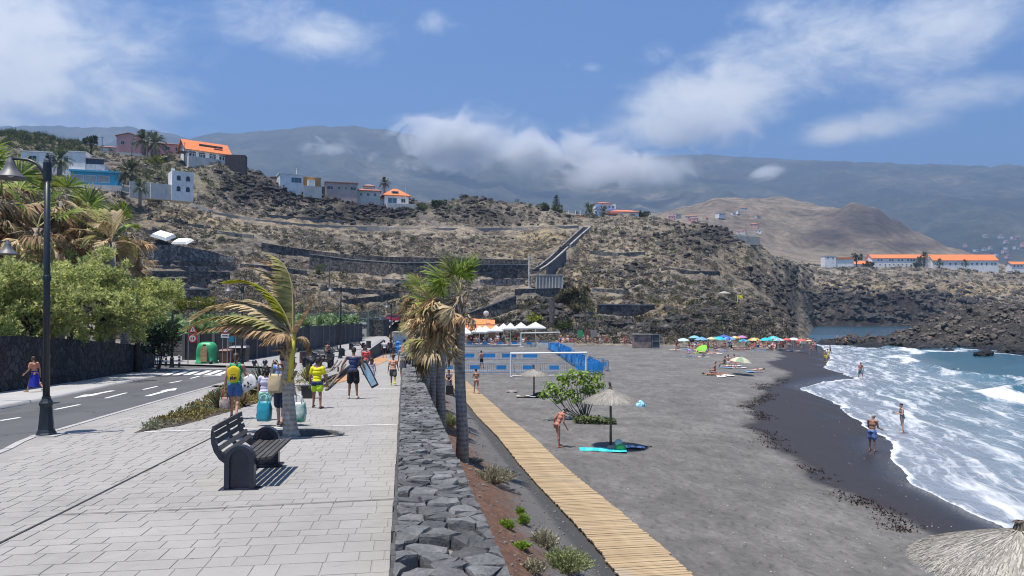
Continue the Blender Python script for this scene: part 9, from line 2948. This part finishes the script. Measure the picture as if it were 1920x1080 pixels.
 # sunbathers: lying, sitting and half raised figures, sharing a few bodies
lie=Fig(1.68,True,0,0,legs=((2,5,6),(3,5,14)),arms=((0,18,14),(0,20,20)))
LIE=(lie.body(SK_M,.018),lie.bottom(fabric('swim dark',(.03,.03,.05)),0,'swim_briefs',.005,.018,True),lie.hair(HAIR_D,'short',.016))
sit=Fig(1.66,True,-8,-4,legs=((92,6,70),(96,8,84)),arms=((36,10,30),(-20,14,6)),ground='seat')
SIT=(sit.body(SK_M,.018),sit.bottom(fabric('swim dark',(.03,.03,.05)),.1,'swim_shorts',.008,.018),sit.hair(HAIR_D,'short',.016),sit.top(fabric('top plain',(.4,.4,.4)),.3,1,'shirt',.012,.02))
stn=Fig(1.68,False,3,4,legs=((6,4,5),(-6,4,8)),arms=((8,10,24),(-4,12,30)))
STN=(stn.body(SK_M,.018),stn.bottom(fabric('swim dark',(.03,.03,.05)),.6,'shorts',.012,.018),stn.hair(HAIR_D,'short',.016),stn.top(fabric('top plain',(.4,.4,.4)),.5,1,'shirt',.012,.02))
def quick(label,p,rz,kit,skin,cols,hair=None,group=None,flat=False,scale=1.0):
 t=thing('person',label,'person',p,rz,group,scale)
 if flat:t.rotation_euler=(R(-86),0,rz);t.rotation_mode='ZXY' if False else 'XYZ'
 for i,me in enumerate(kit):
  m=skin if i==0 else(hair or HAIR_D)if me.name.startswith('hair')else cols[min(len(cols)-1,0 if i==1 else 1)]
  if i==3 and len(cols)<2:continue
  o=put(me.name.split('.')[0],me,t)
  o.material_slots[0].link='OBJECT';o.material_slots[0].material=m
 return t
TWL=[fabric('towel white',(.62,.62,.60)),fabric('towel pink',(.55,.30,.30)),fabric('towel blue',(.10,.25,.45)),fabric('towel sand',(.50,.42,.32))]
SW=[fabric('swim black',(.02,.02,.022)),fabric('swim red',(.42,.04,.04)),fabric('swim blue',(.03,.08,.30)),fabric('swim coral',(.55,.22,.16)),fabric('swim white',(.6,.6,.6)),fabric('swim green',(.05,.22,.10))]
SKS=[SK_L,SK_M,SK_T,SK_R]
for k,(px,py,rz,kind_,lb,sk,tw)in enumerate(((1352,706,1.35,'lie','tanned sunbather lying nearest the waterline group on a white towel',SK_T,0),(1340,703,1.5,'sit','sunbather sitting up beside the lying tanned one',SK_T,3),(1364,704,1.75,'lie','second sunbather lying right of the tanned one',SK_R,0),(1375,686,.9,'sit','sunbather with raised knees left of the cream umbrella',SK_M,0),(1366,687,-.6,'sit','sunbather leaning back at the left of the umbrella group',SK_L,1),(1358,690,1.2,'sit','sunbather with dark hair behind the umbrella group',SK_T,2),(1404,697,-1.45,'lie','sunbather with legs stretched out right of the cream umbrella',SK_L,2),(1349,664,1.4,'lie','fair sunbather lying in front of the parasol row',SK_L,0),(1292,669,2.4,'sit','person in violet sitting on the sand below the lime umbrella',SK_M,2),(1303,669,2.9,'sit','person sitting right of the one in violet',SK_L,3),(1384,690,2.2,'sit','person sitting under the cream umbrella',SK_R,0),(1330,663,1.5,'lie','sunbather lying on a white towel beside the dark bag',SK_L,0))):
 p=onbeach(px,py)
 if kind_=='lie':quick(lb,p+Vector((0,0,.16)),rz,LIE,sk,(SW[k%6],),HAIR_D,flat=True)
 else:quick(lb,p+Vector((0,0,.03)),rz,SIT,sk,(SW[k%6],)if px not in(1292,)else(SW[2],fabric('violet',(.35,.28,.5))),HAIR_B if k%2 else HAIR_D)
 cloth_sheet('beach_towel','towel under the '+' '.join(lb.split()[:9]),p,.8,1.7,TWL[tw],rz if kind_=='lie' else 0,.012,seed=20+k)
p=onbeach(1320,670);cloth_sheet('beach_towel','white towel with a dark bag on open sand',p,.7,1.5,TWL[0],0,.012,seed=44)
heap('dark bag on the white towel on open sand',p+Vector((-.1,.1,.15)),(.3,.2,.2),MATS['black plastic'],12)
# the crowd under the parasols
q=random.Random(19)
for k in range(78):
 px=q.choice((q.uniform(1268,1470),q.uniform(1400,1548)));py=q.uniform(650,659)if px<1500 else q.uniform(648,663)
 p=onbeach(px,py);st_=q.random()<(.25 if px<1440 else .62)
 kit=STN if st_ else(LIE if q.random()<.2 else SIT)
 quick('beachgoer in the crowd under the colourful umbrellas',p+Vector((0,0,.16 if kit is LIE else .02)),q.random()*6.28,kit if kit is LIE or q.random()<.5 else kit,q.choice(SKS),(q.choice(SW),)if q.random()<.6 else(q.choice(SW),q.choice(SW)),q.choice((HAIR_D,HAIR_B)),'crowd under the umbrellas',kit is LIE,q.uniform(.92,1.08))
for k in range(16):
 px=1268+k*15+q.uniform(-6,6);p=onbeach(px,q.uniform(653,659))
 o=cloth_sheet('beach_towel','towel spread on the sand under the colourful umbrellas',p,.9,1.8,q.choice(TWL),q.random()*3,.02,seed=60+k);o['group']='towels under the umbrellas'
 # guests of the terrace and people at the foot of the rocks
for k in range(44):
 px=q.uniform(862,985);Y=q.uniform(120.8,128);p=at(px,640,Y)
 st_=q.random()<.45
 quick('guest on the terrace under the white parasols',(p.x,Y,1.9),q.random()*6.28,STN if st_ else SIT,q.choice(SKS),(q.choice(SW),q.choice(SW+[fabric('shirt white',(.62,.61,.6))])),q.choice((HAIR_D,HAIR_B)),'guests on the terrace',False,1.0)
for k in range(26):
 px=q.choice((q.uniform(1045,1085),q.uniform(1050,1180)));Y=q.uniform(122,126);p=at(px,630,Y)
 quick('person resting at the foot of the rocks beyond the goals',(p.x,Y,bz(p.x,Y)+.3),q.random()*6.28,STN if q.random()<.4 else SIT,q.choice(SKS),(q.choice(SW),),q.choice((HAIR_D,HAIR_B)),'people at the foot of the rocks')
for k,(px,lb)in enumerate(((1462+108,'bather standing on the reef nearest the crowd'),(1585,'bather sitting on the reef'),(1600,'bather in red on the reef'),(1650,'bather at the far end of the reef'))):
 Y=163;p=at(px,640,Y);quick(lb,(p.x,Y,.75),q.random()*6,STN if k%2==0 else SIT,SKS[k],(SW[k],),HAIR_D)
for k in range(2):
 px,py=((903,690),(930,650))[k]
 p=onbeach(px,py);quick(('person standing by the middle barrier row','person walking behind the far barrier row')[k],p,1.0+k,STN,SK_T,(SW[k],SW[3]),HAIR_D)
bpy.data.scenes.remove(TMP)
# ------------------------------------------------------------------ low cloud lying along the ridge
def cloud_volume(label,c,s,dens,seed):
 m=bpy.data.materials.new('ridge cloud');m.use_nodes=True
 nt=m.node_tree;nt.nodes.remove(nt.nodes['Principled BSDF'])
 p=obj_pos(nt)
 l=vmath(nt,'LENGTH',vmath(nt,'MULTIPLY',p,(2,2,2)),out=1)
 wp_=vmath(nt,'ADD',vmath(nt,'MULTIPLY',p,(s[0]/420,s[1]/420,s[2]/300)),(seed*7.3,seed*3.1,0))
 n=noise(nt,wp_,1.25,8,.62,.8)
 d=fmath(nt,'SUBTRACT',fmath(nt,'ADD',fmath(nt,'MULTIPLY',n,4.2),mrange(nt,l,1.0,.0,0,1.5)),2.62)
 d=fmath(nt,'MULTIPLY',fmath(nt,'MAXIMUM',d,0.0),mrange(nt,l,1.0,.7))
 pv=nd(nt,'ShaderNodeVolumePrincipled',Density=fmath(nt,'MULTIPLY',d,dens))
 pv.inputs['Color'].default_value=(.99,.99,.99,1);pv.inputs['Anisotropy'].default_value=.1
 nt.links.new(pv.outputs[0],nt.nodes['Material Output'].inputs['Volume'])
 bm=bmesh.new();bmesh.ops.create_icosphere(bm,subdivisions=3,radius=.5)
 me=bpy.data.meshes.new('cloud');bm.to_mesh(me);bm.free();me.materials.append(m)
 o=bpy.data.objects.new('cloud',me);COL.objects.link(o)
 o.location=c;o.scale=s;o['kind']='stuff';o['label']=label
for k,(px,py,Y,w_,h_,d_,lab)in enumerate(((860,272,5200,330,150,.016,'white cloud lying over the middle of the mountain ridge'),(1040,290,5000,340,120,.014,'thin white cloud drifting down the mountain right of the first'),(1180,318,4700,330,80,.011,'long low cloud below the ridge'),(640,292,5300,200,90,.008,'faint veil of cloud on the left slope of the mountain'),(1290,240,5600,420,130,.007,'bright cloud rising off the ridge to the right'),(1440,322,5000,110,30,.008,'small wisp of cloud on the right slope'))):
 c=at(px,py,Y)
 cloud_volume(lab,c,(w_*Y/F*1.15,700,h_*Y/F*1.25),d_,k+1)
 # ------------------------------------------------------------------ air
m=bpy.data.materials.new('haze');m.use_nodes=True
nt=m.node_tree
nt.nodes.remove(nt.nodes['Principled BSDF'])
pv=nd(nt,'ShaderNodeVolumePrincipled',Density=HAZE)
pv.inputs['Color'].default_value=(.27,.38,.56,1)
pv.inputs['Anisotropy'].default_value=0.2
nt.links.new(pv.outputs[0],nt.nodes['Material Output'].inputs['Volume'])
mb=MB().box((0,4500,850-20),(32000,12000,1740))
o=mb.build('haze',m)
o['kind']='stuff';o['label']='thin blue haze over the mountains'
o.display_type='WIRE'
